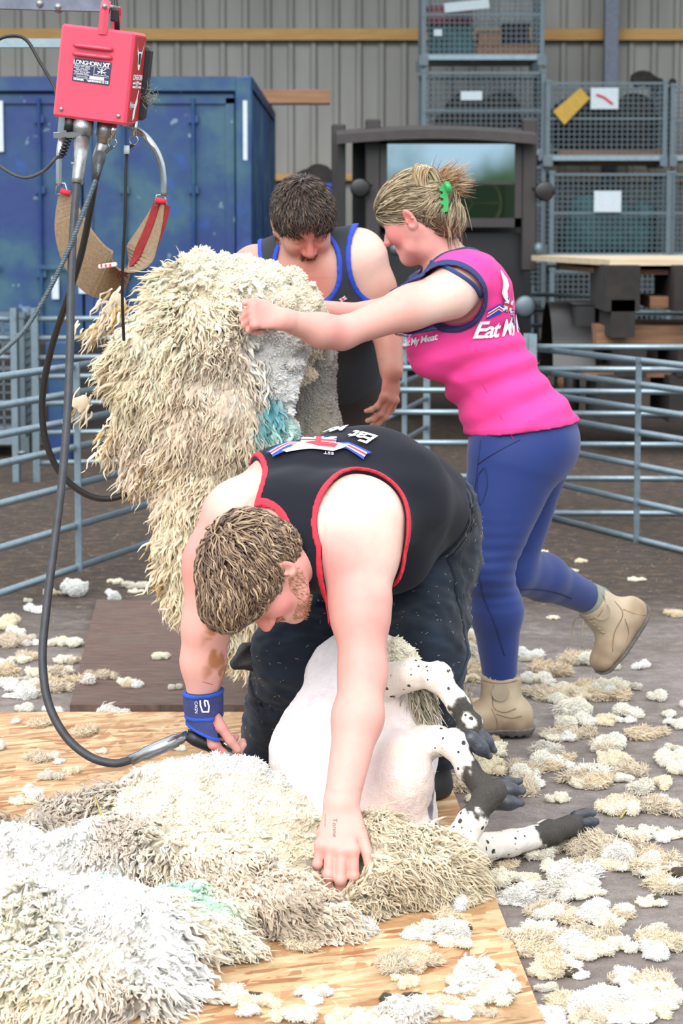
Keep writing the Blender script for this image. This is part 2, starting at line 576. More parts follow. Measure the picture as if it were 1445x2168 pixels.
def attr_cloth(name, rough=0.85, weave=1200, bump=0.15, sheen=0.2, var=0.1):
    m = Mat(name)
    m.color(m.mix(m.math('MULTIPLY', m.noise(14, 4), var), m.attr(), (0, 0, 0, 1))).set(Roughness=rough, Sheen_Weight=sheen, Specular_IOR_Level=0.2)
    m.bump(m.noise(weave, 2), bump, 0.001)
    return m.m

def wool_mat(name='wool'):
    m = Mat(name)
    m.N.remove(m.b)
    d = m.n('ShaderNodeBsdfDiffuse'); t = m.n('ShaderNodeBsdfTranslucent'); mx = m.n('ShaderNodeMixShader')
    d.inputs['Roughness'].default_value = 1
    mx.inputs[0].default_value = 0.5
    c = m.mix(m.math('MULTIPLY', m.noise(70, 4), 0.10), m.attr(), linw(236, 226, 208))
    m.l(c, d.inputs['Color']); m.l(c, t.inputs['Color'])
    m.l(d.outputs[0], mx.inputs[1]); m.l(t.outputs[0], mx.inputs[2])
    m.l(mx.outputs[0], m.N['Material Output'].inputs['Surface'])
    return m.m

def hair_mat(name='hair'):
    m = Mat(name)
    m.color(m.attr()).set(Roughness=0.42, Specular_IOR_Level=0.45)
    return m.m

def floor_mat():
    m = Mat('yard_floor')
    p = m.coords(obj=False)
    n1 = m.noise(1.3, 6, 0.65, p); n2 = m.noise(14, 6, 0.7, p); n3 = m.noise(160, 3, 0.6, p)
    conc = m.ramp(n2, [(0.25, lin(106, 97, 92)), (0.5, lin(146, 136, 131)), (0.75, lin(180, 170, 165))])
    conc = m.mix(m.ramp(n1, [(0.42, B4), (0.66, (0.55,) * 3 + (1,))]), conc, lin(116, 98, 86))
    mud = m.ramp(n2, [(0.3, lin(32, 23, 16)), (0.52, lin(64, 48, 34)), (0.78, lin(124, 98, 72))])
    sx = m.n('ShaderNodeSeparateXYZ'); m.l(p, sx.inputs[0])
    f = m.math('ADD', sx.outputs['Y'], m.math('MULTIPLY', n1, 1.6))
    x = m.n('ShaderNodeMapRange'); x.inputs['From Min'].default_value = 8.3; x.inputs['From Max'].default_value = 9.9
    m.l(f, x.inputs['Value'])
    c = m.mix(x.outputs[0], conc, mud)
    straw = m.noise(1.0, 2, 0.5, m.coords((60, 14, 1), False), 1.5)
    c = m.mix(m.math('MULTIPLY', m.ramp(straw, [(0.66, B4), (0.7, W4)]), 0.5), c, lin(170, 150, 120))
    c = m.mix(m.ramp(n3, [(0.3, (0.5,) * 3 + (1,)), (0.5, B4)]), c, lin(70, 60, 55))
    m.color(c).set(Roughness=0.9)
    m.bump(m.math('ADD', n2, m.math('MULTIPLY', n3, 0.5)), 0.6, 0.012)
    return m.m

def osb_mat():
    m = Mat('strand_board')
    p = m.coords()
    layers = None
    base = lin(196, 148, 98)
    c = m.ramp(m.noise(6, 4, 0.6, p), [(0.3, lin(196, 146, 98)), (0.7, lin(230, 190, 142))])
    for i, (ang, sc) in enumerate(((0.5, (9, 42, 1)), (1.7, (11, 48, 1)), (2.6, (8, 38, 1)), (-0.4, (13, 60, 1)))):
        mp = m.n('ShaderNodeMapping'); mp.inputs['Rotation'].default_value = (0, 0, ang); m.l(p, mp.inputs['Vector'])
        m2 = m.n('ShaderNodeMapping'); m2.inputs['Scale'].default_value = sc; m.l(mp.outputs[0], m2.inputs['Vector'])
        v = m.n('ShaderNodeTexVoronoi'); v.inputs['Scale'].default_value = 1.0; m.l(m2.outputs[0], v.inputs['Vector'])
        sp = m.n('ShaderNodeSeparateColor'); m.l(v.outputs['Color'], sp.inputs[0])
        fl = m.ramp(sp.outputs[1], [(0.0, lin(160, 100, 56)), (0.35, lin(214, 166, 116)), (0.7, lin(248, 216, 172)), (1.0, lin(190, 128, 74))])
        c = m.mix(m.ramp(sp.outputs[0], [(0.55, B4), (0.62, (0.85,) * 3 + (1,))]), c, fl)
    dirt = m.noise(3.2, 7, 0.7, p)
    c = m.mix(m.ramp(dirt, [(0.5, B4), (0.72, (0.75,) * 3 + (1,))]), c, lin(122, 96, 52))
    m.color(c).set(Roughness=0.62)
    m.bump(m.noise(90, 4, 0.6, p), 0.25, 0.004)
    return m.m

def ply_mat():
    m = Mat('brown_board')
    p = m.coords((5, 26, 5))
    n = m.noise(2.0, 6, 0.65, p, 1.2)
    c = m.ramp(n, [(0.25, lin(62, 44, 38)), (0.5, lin(104, 78, 66)), (0.8, lin(134, 106, 90))])
    c = m.mix(m.ramp(m.noise(4, 6, 0.7), [(0.5, B4), (0.75, (0.6,) * 3 + (1,))]), c, lin(112, 100, 92))
    m.color(c).set(Roughness=0.75).bump(n, 0.3, 0.004)
    return m.m

def steel(name='galvanised_steel', c=lin(150, 168, 178), rough=0.42, metal=0.75):
    m = Mat(name)
    v = m.n('ShaderNodeTexVoronoi'); v.inputs['Scale'].default_value = 60; m.l(m.coords(), v.inputs['Vector'])
    sp = m.n('ShaderNodeSeparateColor'); m.l(v.outputs['Color'], sp.inputs[0])
    k = m.mix(m.math('MULTIPLY', sp.outputs[0], 0.3), c, tuple(x * 0.6 for x in c[:3]) + (1,))
    k = m.mix(m.ramp(m.noise(12, 5), [(0.55, B4), (0.75, (0.4,) * 3 + (1,))]), k, lin(92, 90, 84))
    m.color(k).set(Roughness=rough, Metallic=metal)
    return m.m

def container_mat():
    m = Mat('container_paint')
    p = m.coords(obj=False)
    n1 = m.noise(1.6, 5, 0.6, p); n2 = m.noise(5, 5, 0.6, p); n3 = m.noise(9, 2, 0.5, p)
    c = m.ramp(n1, [(0.40, lin(3, 48, 114)), (0.5, lin(14, 66, 112)), (0.60, lin(48, 92, 112))])
    c = m.mix(m.ramp(n2, [(0.62, B4), (0.7, (0.6,) * 3 + (1,))]), c, lin(10, 74, 160))
    c = m.mix(m.ramp(n3, [(0.69, B4), (0.73, (0.6,) * 3 + (1,))]), c, lin(140, 168, 178))
    z = m.n('ShaderNodeSeparateXYZ'); m.l(p, z.inputs[0])
    r = m.noise(7, 5, 0.7, p)
    c = m.mix(m.ramp(r, [(0.68, B4), (0.76, (0.75,) * 3 + (1,))]), c, lin(78, 62, 56))
    m.color(c).set(Roughness=0.55).bump(n2, 0.15, 0.02)
    return m.m

def cladding_mat():
    m = Mat('wall_cladding')
    n = m.noise(1.0, 4, 0.6, m.coords((2, 2, 0.3), False))
    m.color(m.ramp(n, [(0.3, lin(146, 145, 140)), (0.7, lin(176, 174, 168))])).set(Roughness=0.6)
    return m.m

def wood_mat(name, a, b, scale=(30, 3, 30), rough=0.8):
    m = Mat(name)
    n = m.noise(1.0, 5, 0.6, m.coords(scale), 1.0)
    m.color(m.ramp(n, [(0.3, a), (0.7, b)])).set(Roughness=rough).bump(n, 0.2, 0.003)
    return m.m

def glass_mat(amt=.42):
    m = Mat('windscreen_glass')
    m.N.remove(m.b)
    gl = m.n('ShaderNodeBsdfGlossy'); gl.inputs['Roughness'].default_value = .02; gl.inputs['Color'].default_value = (.85, .92, .95, 1)
    tr = m.n('ShaderNodeBsdfTransparent'); tr.inputs['Color'].default_value = (.6, .65, .65, 1); mx = m.n('ShaderNodeMixShader'); mx.inputs[0].default_value = amt
    m.l(tr.outputs[0], mx.inputs[1]); m.l(gl.outputs[0], mx.inputs[2]); m.l(mx.outputs[0], m.N['Material Output'].inputs['Surface'])
    return m.m

def spotted_mat():
    """white hair with black spots; the attribute's colour is the ground colour, black parts come from its own patches"""
    m = Mat('spotted_coat')
    p = m.coords((1, 1, 1))
    v = m.n('ShaderNodeTexVoronoi'); v.inputs['Scale'].default_value = 60; m.l(p, v.inputs['Vector'])
    sp = m.n('ShaderNodeSeparateColor'); m.l(v.outputs['Color'], sp.inputs[0])
    dd = m.math('ADD', v.outputs['Distance'], m.math('MULTIPLY', sp.outputs[0], 0.55))
    dd = m.math('ADD', dd, m.math('MULTIPLY', m.noise(150, 3), 0.2))
    mask = m.ramp(dd, [(0.44, W4), (0.5, B4)])
    bright = m.n('ShaderNodeSeparateColor'); m.l(m.attr(), bright.inputs[0])
    c = m.mix(mask, m.attr(), lin(34, 32, 36))
    c = m.mix(m.math('MULTIPLY', m.noise(260, 3), 0.25), c, lin(150, 138, 120))
    m.color(c).set(Roughness=0.8).bump(m.noise(300, 3, 0.6, m.coords((1, 1, 0.4))), 0.5, 0.004)
    return m.m

def shorn_mat():
    m = Mat('shorn_skin')
    n = m.noise(7, 5, 0.65); g = m.noise(220, 3)
    c = m.mix(m.ramp(n, [(0.45, B4), (0.75, (0.6,) * 3 + (1,))]), m.attr(), lin(214, 190, 204, .85))
    c = m.mix(m.ramp(m.noise(24, 5, 0.7), [(0.6, B4), (0.78, (0.45,) * 3 + (1,))]), c, lin(222, 192, 150, .85))
    m.color(c).set(Roughness=0.9, Sheen_Weight=0.2).bump(m.math('ADD', g, m.noise(60, 4)), 0.5, 0.006)
    return m.m

M = dict(
    skin=skin_mat(), cloth=attr_cloth('jersey_fabric', .9, 1200, .15, .04), denim=attr_cloth('denim', 0.9, 900, 0.25, 0.1, 0.25),
    leggings=attr_cloth('leggings_fabric', 0.6, 1500, 0.05, 0.15, 0.08), wool=wool_mat(), hair=hair_mat(),
    floor=floor_mat(), osb=osb_mat(), ply=ply_mat(), steel=steel(), steel_dark=steel('dull_steel', lin(110, 124, 132), 0.5, 0.6),
    chrome=simple('polished_steel', lin(190, 192, 195), 0.22, 0.95, 0.05),
    alloy=simple('cast_alloy', lin(170, 172, 172), 0.4, 0.8, 0.15, 60, 0.2),
    container=container_mat(), cladding=cladding_mat(),
    rail=wood_mat('timber_rail', lin(206, 156, 92), lin(226, 184, 122), (3, 40, 40)),
    boardpale=wood_mat('pale_board', lin(196, 172, 140), lin(222, 202, 172), (2, 30, 30)),
    boarddark=wood_mat('old_board', lin(120, 84, 62), lin(164, 122, 90), (2, 30, 30)),
    redpaint=simple('red_paint', lin(238, 76, 104), 0.38, 0, 0.06, 5),
    redside=simple('red_sticker', lin(196, 30, 36), 0.35, 0, 0.05, 5),
    white=simple('white_print', linw(226, 226, 230), 0.6, 0, 0.03), black=simple('black_print', lin(26, 26, 30), 0.6, 0, 0.1),
    navyplate=simple('navy_plate', lin(44, 48, 84), 0.4, 0, 0.05),
    blue=simple('blue_print', lin(36, 78, 200), 0.6, 0, 0.05), redprint=simple('red_print', lin(226, 48, 70), 0.6, 0, 0.05),
    rubber=simple('black_rubber', lin(52, 54, 60), 0.55, 0, 0.3, 40, 0.15), rubberblk=simple('dark_rubber', lin(24, 24, 26), 0.5, 0, 0.2),
    hessian=simple('hessian', lin(158, 134, 106), 0.95, 0, 0.2, 120, 0.5), redfelt=simple('red_webbing', lin(150, 26, 26), 0.9, 0, 0.25, 30, 0.3),
    truckdark=simple('truck_body', lin(18, 15, 15), 0.35, 0, 0.25, 6), truckbrown=simple('truck_frame', lin(38, 30, 29), 0.5, 0, 0.2, 12),
    truckroof=simple('truck_roof', lin(64, 58, 58), 0.8, 0, 0.15, 14, 0.2), glass=glass_mat(), glasslow=glass_mat(.1),
    boot=attr_cloth('boot_leather', 0.85, 300, 0.4, 0.05, 0.2), sole=simple('boot_sole', lin(112, 106, 100), 0.85, 0, 0.3, 50, 0.4),
    lace=simple('boot_lace', lin(176, 160, 138), 0.9), sock=simple('sock', lin(150, 156, 140), 0.95, 0, 0.1, 100, 0.3),
    strap=simple('navy_strap', lin(54, 78, 132), 0.7, 0, 0.05), wrist=simple('blue_wrap', lin(60, 66, 122), 0.9, 0, 0.15, 60, 0.3),
    wristblue=simple('blue_binding', lin(30, 84, 190), 0.8, 0, 0.1), clip=simple('green_plastic', lin(52, 176, 92), 0.35, 0, 0.04),
    spotted=spotted_mat(), shorn=shorn_mat(), hoof=simple('hoof_horn', lin(62, 64, 72), 0.4, 0, 0.4, 50, 0.2),
    blackhair=simple('black_face_hair', lin(34, 27, 26), 0.45, 0, 0.3, 90, 0.3),
    cardboard=simple('cardboard', lin(160, 118, 84), 0.9, 0, 0.1), crimson=simple('crimson_plastic', lin(150, 30, 40), 0.5),
    tealplastic=simple('teal_tarpaulin', lin(40, 92, 96), 0.7, 0, 0.3, 6), yellowplastic=simple('yellow_sheet', lin(196, 158, 62), 0.7, 0, 0.15),
    paper=simple('paper_label', lin(206, 218, 226), 0.8, 0, 0.05), darkstuff=simple('dark_scrap', lin(38, 33, 30), 0.9, 0, 0.45, 10),
    lavender=simple('painted_steel', lin(112, 118, 134), 0.45, 0.4, 0.2, 30), bluecrate=simple('blue_plastic', lin(30, 66, 170), 0.5),
    nail=simple('finger_nail', lin(236, 178, 172), 0.3, 0, 0.03), gold=simple('grey_metal_ring', lin(200, 200, 200), 0.25, 0.9),
    ink=simple('pen_ink', lin(120, 84, 92), 0.7), straw=simple('straw', lin(190, 172, 96), 0.8), dung=simple('dark_crumb', lin(70, 62, 44), 0.9, 0, 0.3, 60, 0.5),
)
# ------------------------------------------------------------------ setting
def ground():
    me = MB()
    me.add([(-14, 1.0, 0), (14, 1.0, 0), (14, 30, 0), (-14, 30, 0)], [(0, 1, 2, 3)])
    tag(me.build('floor', M['floor']), 'worn grey concrete and mud floor of the yard and barn', kind='structure')
    # corrugated back wall
    YW = 26.0; v = []; f = []; x = -12.0; prof = []
    while x < 12:
        prof += [(x, 0), (x + 0.14, 0), (x + 0.165, -0.035), (x + 0.205, -0.035), (x + 0.23, 0)]
        x += 0.24
    for i, (a, b) in enumerate(prof):
        v += [(a, YW + b, 0), (a, YW + b, 6.5)]
        if i: f.append((2 * i - 2, 2 * i, 2 * i + 1, 2 * i - 1))
    o = mesh_obj('wall_back', v, f, M['cladding'], None, False)
    tag(o, 'grey corrugated sheet wall at the back of the barn', kind='structure')
    s = MB(); s.box((0, YW - 0.09, 3.31), (24, 0.07, 0.12)); tag(s.build('trim_1', M['rail']), 'pale timber rail across the corrugated wall', kind='structure')
    s = MB(); s.box((0, YW - 0.09, 1.82), (24, 0.07, 0.07)); tag(s.build('trim_2', M['rail']), 'lower timber rail across the corrugated wall', kind='structure')
    s = MB()
    cx = (1285 - 722.5) / F_PX * 25.6
    s.box((cx, 25.6, 3.2), (0.13, 0.012, 6.4)).box((cx - 0.065, 25.68, 3.2), (0.014, 0.16, 6.4)).box((cx + 0.065, 25.68, 3.2), (0.014, 0.16, 6.4))
    tag(s.build('trim_3', M['lavender']), 'grey steel column against the corrugated wall', kind='structure')
    s = MB(); s.box((0, 23.2, 7.0), (26, 7, 0.1)); tag(s.build('ceiling', M['cladding']), 'sheet roof over the barn', kind='structure')
    for nm, xx in (('wall_left', -12), ('wall_right', 12)):
        s = MB(); s.box((xx, 23, 3.4), (0.1, 6.4, 6.8)); tag(s.build(nm, M['cladding']), 'sheet side wall of the barn', kind='structure')
ground()

def board(name, c4, th, mat, label, cat, top=None):
    """flat board from its four corners on the ground"""
    c = np.mean(c4, 0); c[2] = 0
    o = empty(name, c, label, cat) if False else None
    mb = MB(); pts = [np.array([p[0], p[1], th / 2 + 0.001]) for p in c4]
    mb.poly(pts, (0, 0, 1), th)
    o = mb.build(name, mat)
    o.data.transform(Matrix.Translation(-Vector(c))); o.location = c
    return tag(o, label, cat)
# shearing board (strand board) and the brown board behind it
OSB_T = 0.018
_a = Zp(-120, 1521); _b = Zp(893, 1521); _c2 = Zp(1118, 2058); _d2 = Zp(1175, 2200)
board('strand_board', [np.array([-2.1, _a[1], 0]), _b, np.array([_d2[0] - 0.0, 3.75, 0]), np.array([-2.1, 3.75, 0])], OSB_T, M['osb'],
      'pale strand board on the ground under the heaped fleece, the sheep and the shearer', 'board')
board('brown_board', [Zp(205, 1282), Zp(640, 1290), Zp(640, 1509), Zp(148, 1509)], 0.022, M['ply'],
      'dark brown weathered plywood board lying behind the pale strand board', 'board')

# ------------------------------------------------------------------ hurdles
FR = [0, .133, .267, .4, .585, .79, 1.0]
def hurdle(pa, pb, label, zb=0.065, zt=0.845, mids=(0.5,), posts=(True, True), r=0.0125, foot=0.0, group=None, name='sheep_hurdle', ext=0.06):
    pa = np.asarray(pa, float); pb = np.asarray(pb, float); d = nrm(pb - pa)
    o = empty(name, (pa + pb) / 2, label, 'hurdle', group)
    for i, fr in enumerate(FR):
        z = zb + (zt - zb) * (1 - fr)
        m = MB(); a = pa.copy(); b = pb.copy(); a[2] = b[2] = z
        m.tube([a, b], r, 8, flat=(0.8, 1.15)); m.build('rail', M['steel'], o, True)
    for k, on in enumerate(posts):
        if not on: continue
        p = (pa, pb)[k]
        m = MB(); m.box((p[0], p[1], (zt + ext + foot) / 2), (0.036, 0.036, zt + ext - foot), frame(d, (0, 0, 1)))
        m.build('post', M['steel'], o)
    for t in mids:
        p = pa * (1 - t) + pb * t + np.array([d[1], -d[0], 0]) * 0.014
        m = MB(); m.box((p[0], p[1], (zb + zt) / 2), (0.026, 0.008, zt - zb + 0.03), frame(d, (0, 0, 1))); m.build('brace', M['steel'], o)
    m = MB(); e = pb + d * 0.03
    for z in (0.16, zt - 0.08): m.ring((e[0], e[1], z), 0.022, 0.006, (1, 0, 0), (0, 1, 0), 12, 5)
    m.build('coupling_ring', M['steel'], o, True)
    return o
def gx(px, Y): return np.array([V(px, 456, Y)[0], Y, 0.0])
_p1, _p0 = gx(335, 10.1), gx(0, 8.68)
_dd = _p0 - _p1
hurdle(_p1 + nrm(_dd) * 1.83, _p1, 'galvanised sheep hurdle nearest the camera on the left, behind the hanging hose', mids=(0.52,))
hurdle(gx(359, 10.35), gx(800, 11.6), 'galvanised sheep hurdle behind the raised fleece, running away to the right', mids=(0.5,))
hurdle(gx(68, 12.9), gx(700, 13.3), 'galvanised sheep hurdle in front of the blue container', zb=0.1, zt=0.87, mids=(0.33, 0.66), posts=(True, True))
hurdle(gx(-330, 13.2), gx(27, 12.9), 'galvanised sheep hurdle at the left edge in front of the roll cage', zb=0.1, zt=0.87)
hurdle(gx(736, 11.35), gx(1118, 11.3), 'galvanised sheep hurdle crossing behind the three people', zb=0.035, zt=0.812, mids=(0.12,))
hurdle(gx(1130, 11.25), gx(1620, 11.2), 'galvanised sheep hurdle running straight to the right edge', zb=0.035, zt=0.812, mids=(0.85,))
hurdle(gx(1127, 11.45), gx(1530, 9.85), 'galvanised sheep hurdle slanting toward the camera at the right edge', zb=0.015, zt=0.795, mids=(0.62,))
hurdle(gx(1124, 16.8), gx(1560, 15.9), 'galvanised sheep hurdle far back on the right before the timber stack', zb=0.08, zt=0.875, mids=(0.5,))
hurdle(gx(790, 11.75), gx(905, 13.5), 'galvanised sheep hurdle seen between the back shearer and the woman, leading away', zb=0.08, zt=0.86, mids=(0.5,))

# ------------------------------------------------------------------ container
def container():
    x1 = V(535, 456, 17.5)[0]; x0 = x1 - 2.44; y0, y1 = 17.5, 23.55; H = 2.40
    o = empty('shipping_container', ((x0 + x1) / 2, (y0 + y1) / 2, 0), 'battered blue steel shipping container with closed doors against the wall', 'shipping container')
    R = MB()
    m = MB(); m.box(((x0 + x1) / 2, (y0 + y1) / 2 + .05, H / 2 + .05), (2.34, y1 - y0 - 0.15, H - .12)); m.build('shell', M['container'], o)
    # ribbed right side
    v = []; f = []; n = 26; pr = []
    for i in range(n):
        yy = y0 + 0.12 + i * (y1 - y0 - 0.24) / n; w = (y1 - y0 - 0.24) / n
        pr += [(yy, 0), (yy + w * .4, 0), (yy + w * .5, -.035), (yy + w * .9, -.035)]
    for i, (yy, dx) in enumerate(pr):
        v += [(x1 - 0.01 + dx, yy, 0.14), (x1 - 0.01 + dx, yy, H - .1)]
        if i: f.append((2 * i - 2, 2 * i, 2 * i + 1, 2 * i - 1))
    pobj('side_panel', v, f, M['container'], o, False)
    for x in (x0 + 0.06, x1 - 0.06):
        m = MB(); m.box((x, y0, H / 2), (0.12, 0.12, H), bev=.01); m.build('corner_post', M['container'], o)
        m = MB(); m.box((x, y1, H / 2), (0.12, 0.12, H), bev=.01); m.build('corner_post', M['container'], o)
    m = MB(); m.box(((x0 + x1) / 2, y0, H - 0.05), (2.44, 0.1, 0.1)); m.build('top_rail', M['container'], o)
    m = MB(); m.box((x1 - .04, (y0 + y1) / 2, H - 0.04), (0.08, y1 - y0, 0.08)); m.build('top_rail', M['container'], o)
    m = MB(); m.box(((x0 + x1) / 2, y0, 0.08), (2.44, 0.1, 0.16)); m.build('bottom_rail', M['container'], o)
    xm = (x0 + x1) / 2
    for k, (a, b) in enumerate(((x0 + .13, xm - .01), (xm + .01, x1 - .13))):
        d = MB()
        w = b - a
        d.box(((a + b) / 2, y0 + 0.03, H / 2 + .03), (w, 0.05, H - 0.28), bev=.008)
        d.box(((a + b) / 2, y0 - 0.005, H - 0.16), (w, 0.02, 0.06)).box(((a + b) / 2, y0 - .005, .22), (w, .02, .06))
        d.box((a + .03, y0 - .005, H / 2), (.06, .02, H - .3)).box((b - .03, y0 - .005, H / 2), (.06, .02, H - .3))
        dd = d.build('door', M['container'], o)
        for t in (0.27, 0.73):
            x = a + w * t; q = MB(); q.tube([(x, y0 - .035, .2), (x, y0 - .035, H - .15)], .013, 8)
            for z in (.3, 1.0, 1.6, H - .3): q.box((x, y0 - .02, z), (.07, .03, .05))
            q.box((x + .1, y0 - .05, 1.05), (.22, .012, .03)); q.build('lock_bar', M['container'], dd)
    # white marks on the post, as worn paint strips
    m = MB(); m.box((x1 - 0.05, y0 - 0.062, 2.02), (.03, .004, .42)); m.build('paint_mark', M['paper'], o)
    m = MB(); m.box((V(5, 456, y0)[0], y0 - 0.022, 2.05), (.04, .004, .36)); m.build('paint_mark', M['paper'], o)
    m = MB(); m.box((V(185, 600, y0)[0], y0 - 0.03, .92), (.12, .004, .12)); m.build('plate', M['paper'], o)
    m = MB(); m.box((V(118, 600, y0)[0], y0 - .03, .9), (.05, .004, .16)); m.build('plate', M['paper'], o)
container()
m = MB(); m.box((V(608, 195, 22.0)[0], 22.0, 2.47), (0.76, 0.35, 0.12)); o_ = m.build('timber_bearer', M['boarddark']); tag(o_, 'short dark timber sticking out from above the container end', 'timber')

# ------------------------------------------------------------------ mesh cages
def cage(px0, px1, ytop, ybot, Y, label, depth=1.0, contents=True):
    a, b = V(px0, ytop, Y), V(px1, ybot, Y)
    x0, x1, zt, zb = a[0], b[0], a[2], b[2]
    o = empty('mesh_cage', ((x0 + x1) / 2, Y + depth / 2, zb), label, 'cage', 'stacked mesh cages by the back wall')
    m = MB()
    m.box(((x0 + x1) / 2, Y + depth / 2, zb + .08), (x1 - x0 - .04, depth - .02, .02))
    m.box(((x0 + x1) / 2, Y, zb + .08), (x1 - x0, .05, .05)).box(((x0 + x1) / 2, Y + depth, zb + .08), (x1 - x0, .05, .05))
    m.build('base', M['steel'], o)
    for (x, y) in ((x0, Y), (x1, Y), (x0, Y + depth), (x1, Y + depth)):
        m = MB(); m.box((x, y, (zb + zt) / 2 + .02), (.045, .045, zt - zb - .02)).box((x, y, zb + .05), (.09, .09, .1)).box((x, y, zt), (.06, .06, .03)); m.build('post', M['steel_dark'], o)
    m = MB()
    for yy in (Y, Y + depth):
        m.box(((x0 + x1) / 2, yy, zt - .02), (x1 - x0, .025, .025)).box(((x0 + x1) / 2, yy, (zt + zb) / 2 + .05), (x1 - x0, .02, .02))
    for xx in (x0, x1): m.box((xx, Y + depth / 2, zt - .02), (.025, depth, .025))
    m.build('frame', M['steel_dark'], o)
    def panel(p, q, mat=M['steel_dark']):
        mm = MB(); p, q = np.array(p, float), np.array(q, float); L = np.linalg.norm(q - p); n = max(2, int(L / .05)); r = .0038
        for i in range(n + 1):
            c = p + (q - p) * i / n; mm.box((c[0], c[1], (zb + zt) / 2 + .05), (2 * r, 2 * r, zt - zb - .12))
        k = int((zt - zb - .12) / .05)
        for i in range(k + 1):
            z = zb + .11 + i * .05; c = (p + q) / 2
            mm.box((c[0], c[1], z), (abs(q[0] - p[0]) + 2 * r, abs(q[1] - p[1]) + 2 * r, 2 * r))
        mm.build('mesh_panel', mat, o)
    panel((x0, Y), (x1, Y)); panel((x0, Y + depth), (x1, Y + depth)); panel((x0, Y), (x0, Y + depth)); panel((x1, Y), (x1, Y + depth))
    return x0, x1, zb, zt, Y
def sheet(name, px0, py0, px1, py1, Y, mat, label, cat, par=None, tilt=0):
    a, b = V(px0, py0, Y), V(px1, py1, Y); c = (a + b) / 2
    m = MB(); m.box(c, (b[0] - a[0], .006, a[2] - b[2]), rotm((0, 1, 0), tilt)); return tag(m.build(name, mat), label, cat)
def heap(name, px0, px1, py0, py1, Y, mat, label, cat, seed=1, n=7, round_=True):
    """a lumpy heap filling the pixel range"""
    r = np.random.default_rng(seed); a, b = V(px0, py0, Y), V(px1, py1, Y); pr = []
    H = a[2] - b[2]
    for i in range(n):
        q = r.uniform(.13, .26) * min(1, H * 1.6); x = r.uniform(min(a[0] + q, b[0] - q), max(a[0] + q, b[0] - q)); z = b[2] + q * .8 + (r.random() ** 1.3) * max(0.0, H - 1.7 * q)
        pr.append(PE((x, Y + r.uniform(.25, .6), z), (q, q * .9, q * .8), k=.06))
        if z > b[2] + q * 1.3: pr.append(PE((x, Y + .4, b[2] + q), (q, q, q), k=.06))
    g = Grid.around(pr, .035, .06); F = g.field(pr, .08); F += 0.03 * fbm(g.P(), 9, 2, seed).astype(np.float32)
    v, f = g.mesh(F); c = v.mean(0); c[2] = v[:, 2].min()
    o = mesh_obj(name, v - c, f, mat); o.location = c
    return tag(o, label, cat)
Yc = 24.0
cage(897, 1146, -55, 139, Yc, 'wire mesh cage at the top of the tall left stack, with red crate and cardboard')
cage(897, 1148, 150, 340, Yc, 'wire mesh cage second from the top of the tall left stack, with a white label')
cage(897, 1148, 350, 540, Yc, 'wire mesh cage third down, directly behind the old vehicle')
cage(897, 1148, 550, 738, Yc, 'wire mesh cage at the foot of the tall stack, behind the old vehicle')
cage(1160, 1405, 172, 352, Yc - .1, 'wire mesh cage at the top of the right stack, with yellow sheet and white notice')
cage(1168, 1412, 365, 560, Yc - .3, 'wire mesh cage second down in the right stack, with a pale blue notice')
cage(1168, 1412, 570, 745, Yc - .3, 'wire mesh cage at the foot of the right stack, behind the timber')
cage(1424, 1670, 180, 352, Yc - .1, 'wire mesh cage cut by the right edge, upper row')
cage(1424, 1670, 365, 560, Yc - .2, 'wire mesh cage cut by the right edge, middle row')
def crate(name, px0, px1, py0, py1, Y, dep, mat, label, cat='box'):
    a, b = V(px0, py0, Y), V(px1, py1, Y); c = np.array([(a[0] + b[0]) / 2, Y + dep / 2, b[2]])
    o = empty(name, c, label, cat); w, h = b[0] - a[0], a[2] - b[2]
    m = MB(); m.box(c + (0, 0, h / 2), (w, dep, h), bev=.012); m.build('body', mat, o)
    m = MB(); m.box(c + (0, 0, h * .93), (w + .02, dep + .02, h * .1), bev=.005); m.build('rim', mat, o)
crate('storage_crate', 905, 1000, 12, 52, Yc + .15, .4, M['crimson'], 'red plastic crate high in the top left mesh cage', 'crate')
crate('storage_crate', 908, 1000, 54, 127, Yc + .15, .4, M['tealplastic'], 'dark teal crate under the red one in the top left mesh cage', 'crate')
crate('cardboard_box', 1012, 1062, 66, 94, Yc + .2, .3, M['cardboard'], 'small cardboard box resting on the long one in the top cage')
crate('cardboard_box', 1008, 1138, 94, 127, Yc + .15, .35, M['cardboard'], 'long cardboard box at the bottom of the top left cage')
crate('storage_crate', 1064, 1120, 50, 94, Yc + .3, .3, M['darkstuff'], 'dark crate at the right in the top left mesh cage', 'crate')
sheet('poster', 940, 2, 1035, 22, Yc - .03, M['paper'], 'white and tan printed sheet at the top of the highest cage', 'sign', tilt=-6)
sheet('notice', 975, 193, 1020, 212, Yc - .03, M['paper'], 'small white label on the second cage of the left stack', 'sign')
sheet('notice', 918, 62, 935, 76, Yc - .03, M['paper'], 'tiny white label on the highest cage', 'sign')
sheet('notice', 1250, 186, 1308, 231, Yc - .15, M['paper'], 'white notice with an orange mark on the top right cage', 'sign')
m = MB(); a = V(1262, 200, Yc - .16); m.tube([a, V(1278, 206, Yc - .16), V(1296, 220, Yc - .16)], .012, 6); tag(m.build('ink_mark', M['redprint']), 'orange painted stroke on the white notice', 'mark')
sheet('notice', 1257, 404, 1314, 449, Yc - .35, M['paper'], 'pale blue notice on the middle right cage', 'sign')
a, b, c_, d_ = V(1170, 236, Yc - .15), V(1228, 186, Yc - .15), V(1248, 208, Yc - .15), V(1194, 264, Yc - .15)
m = MB(); m.poly([a, b, c_, d_], (0, 1, 0), .02); tag(m.build('plastic_sheet', M['yellowplastic']), 'yellow plastic sheet slung slantwise in the top right cage', 'sheet')
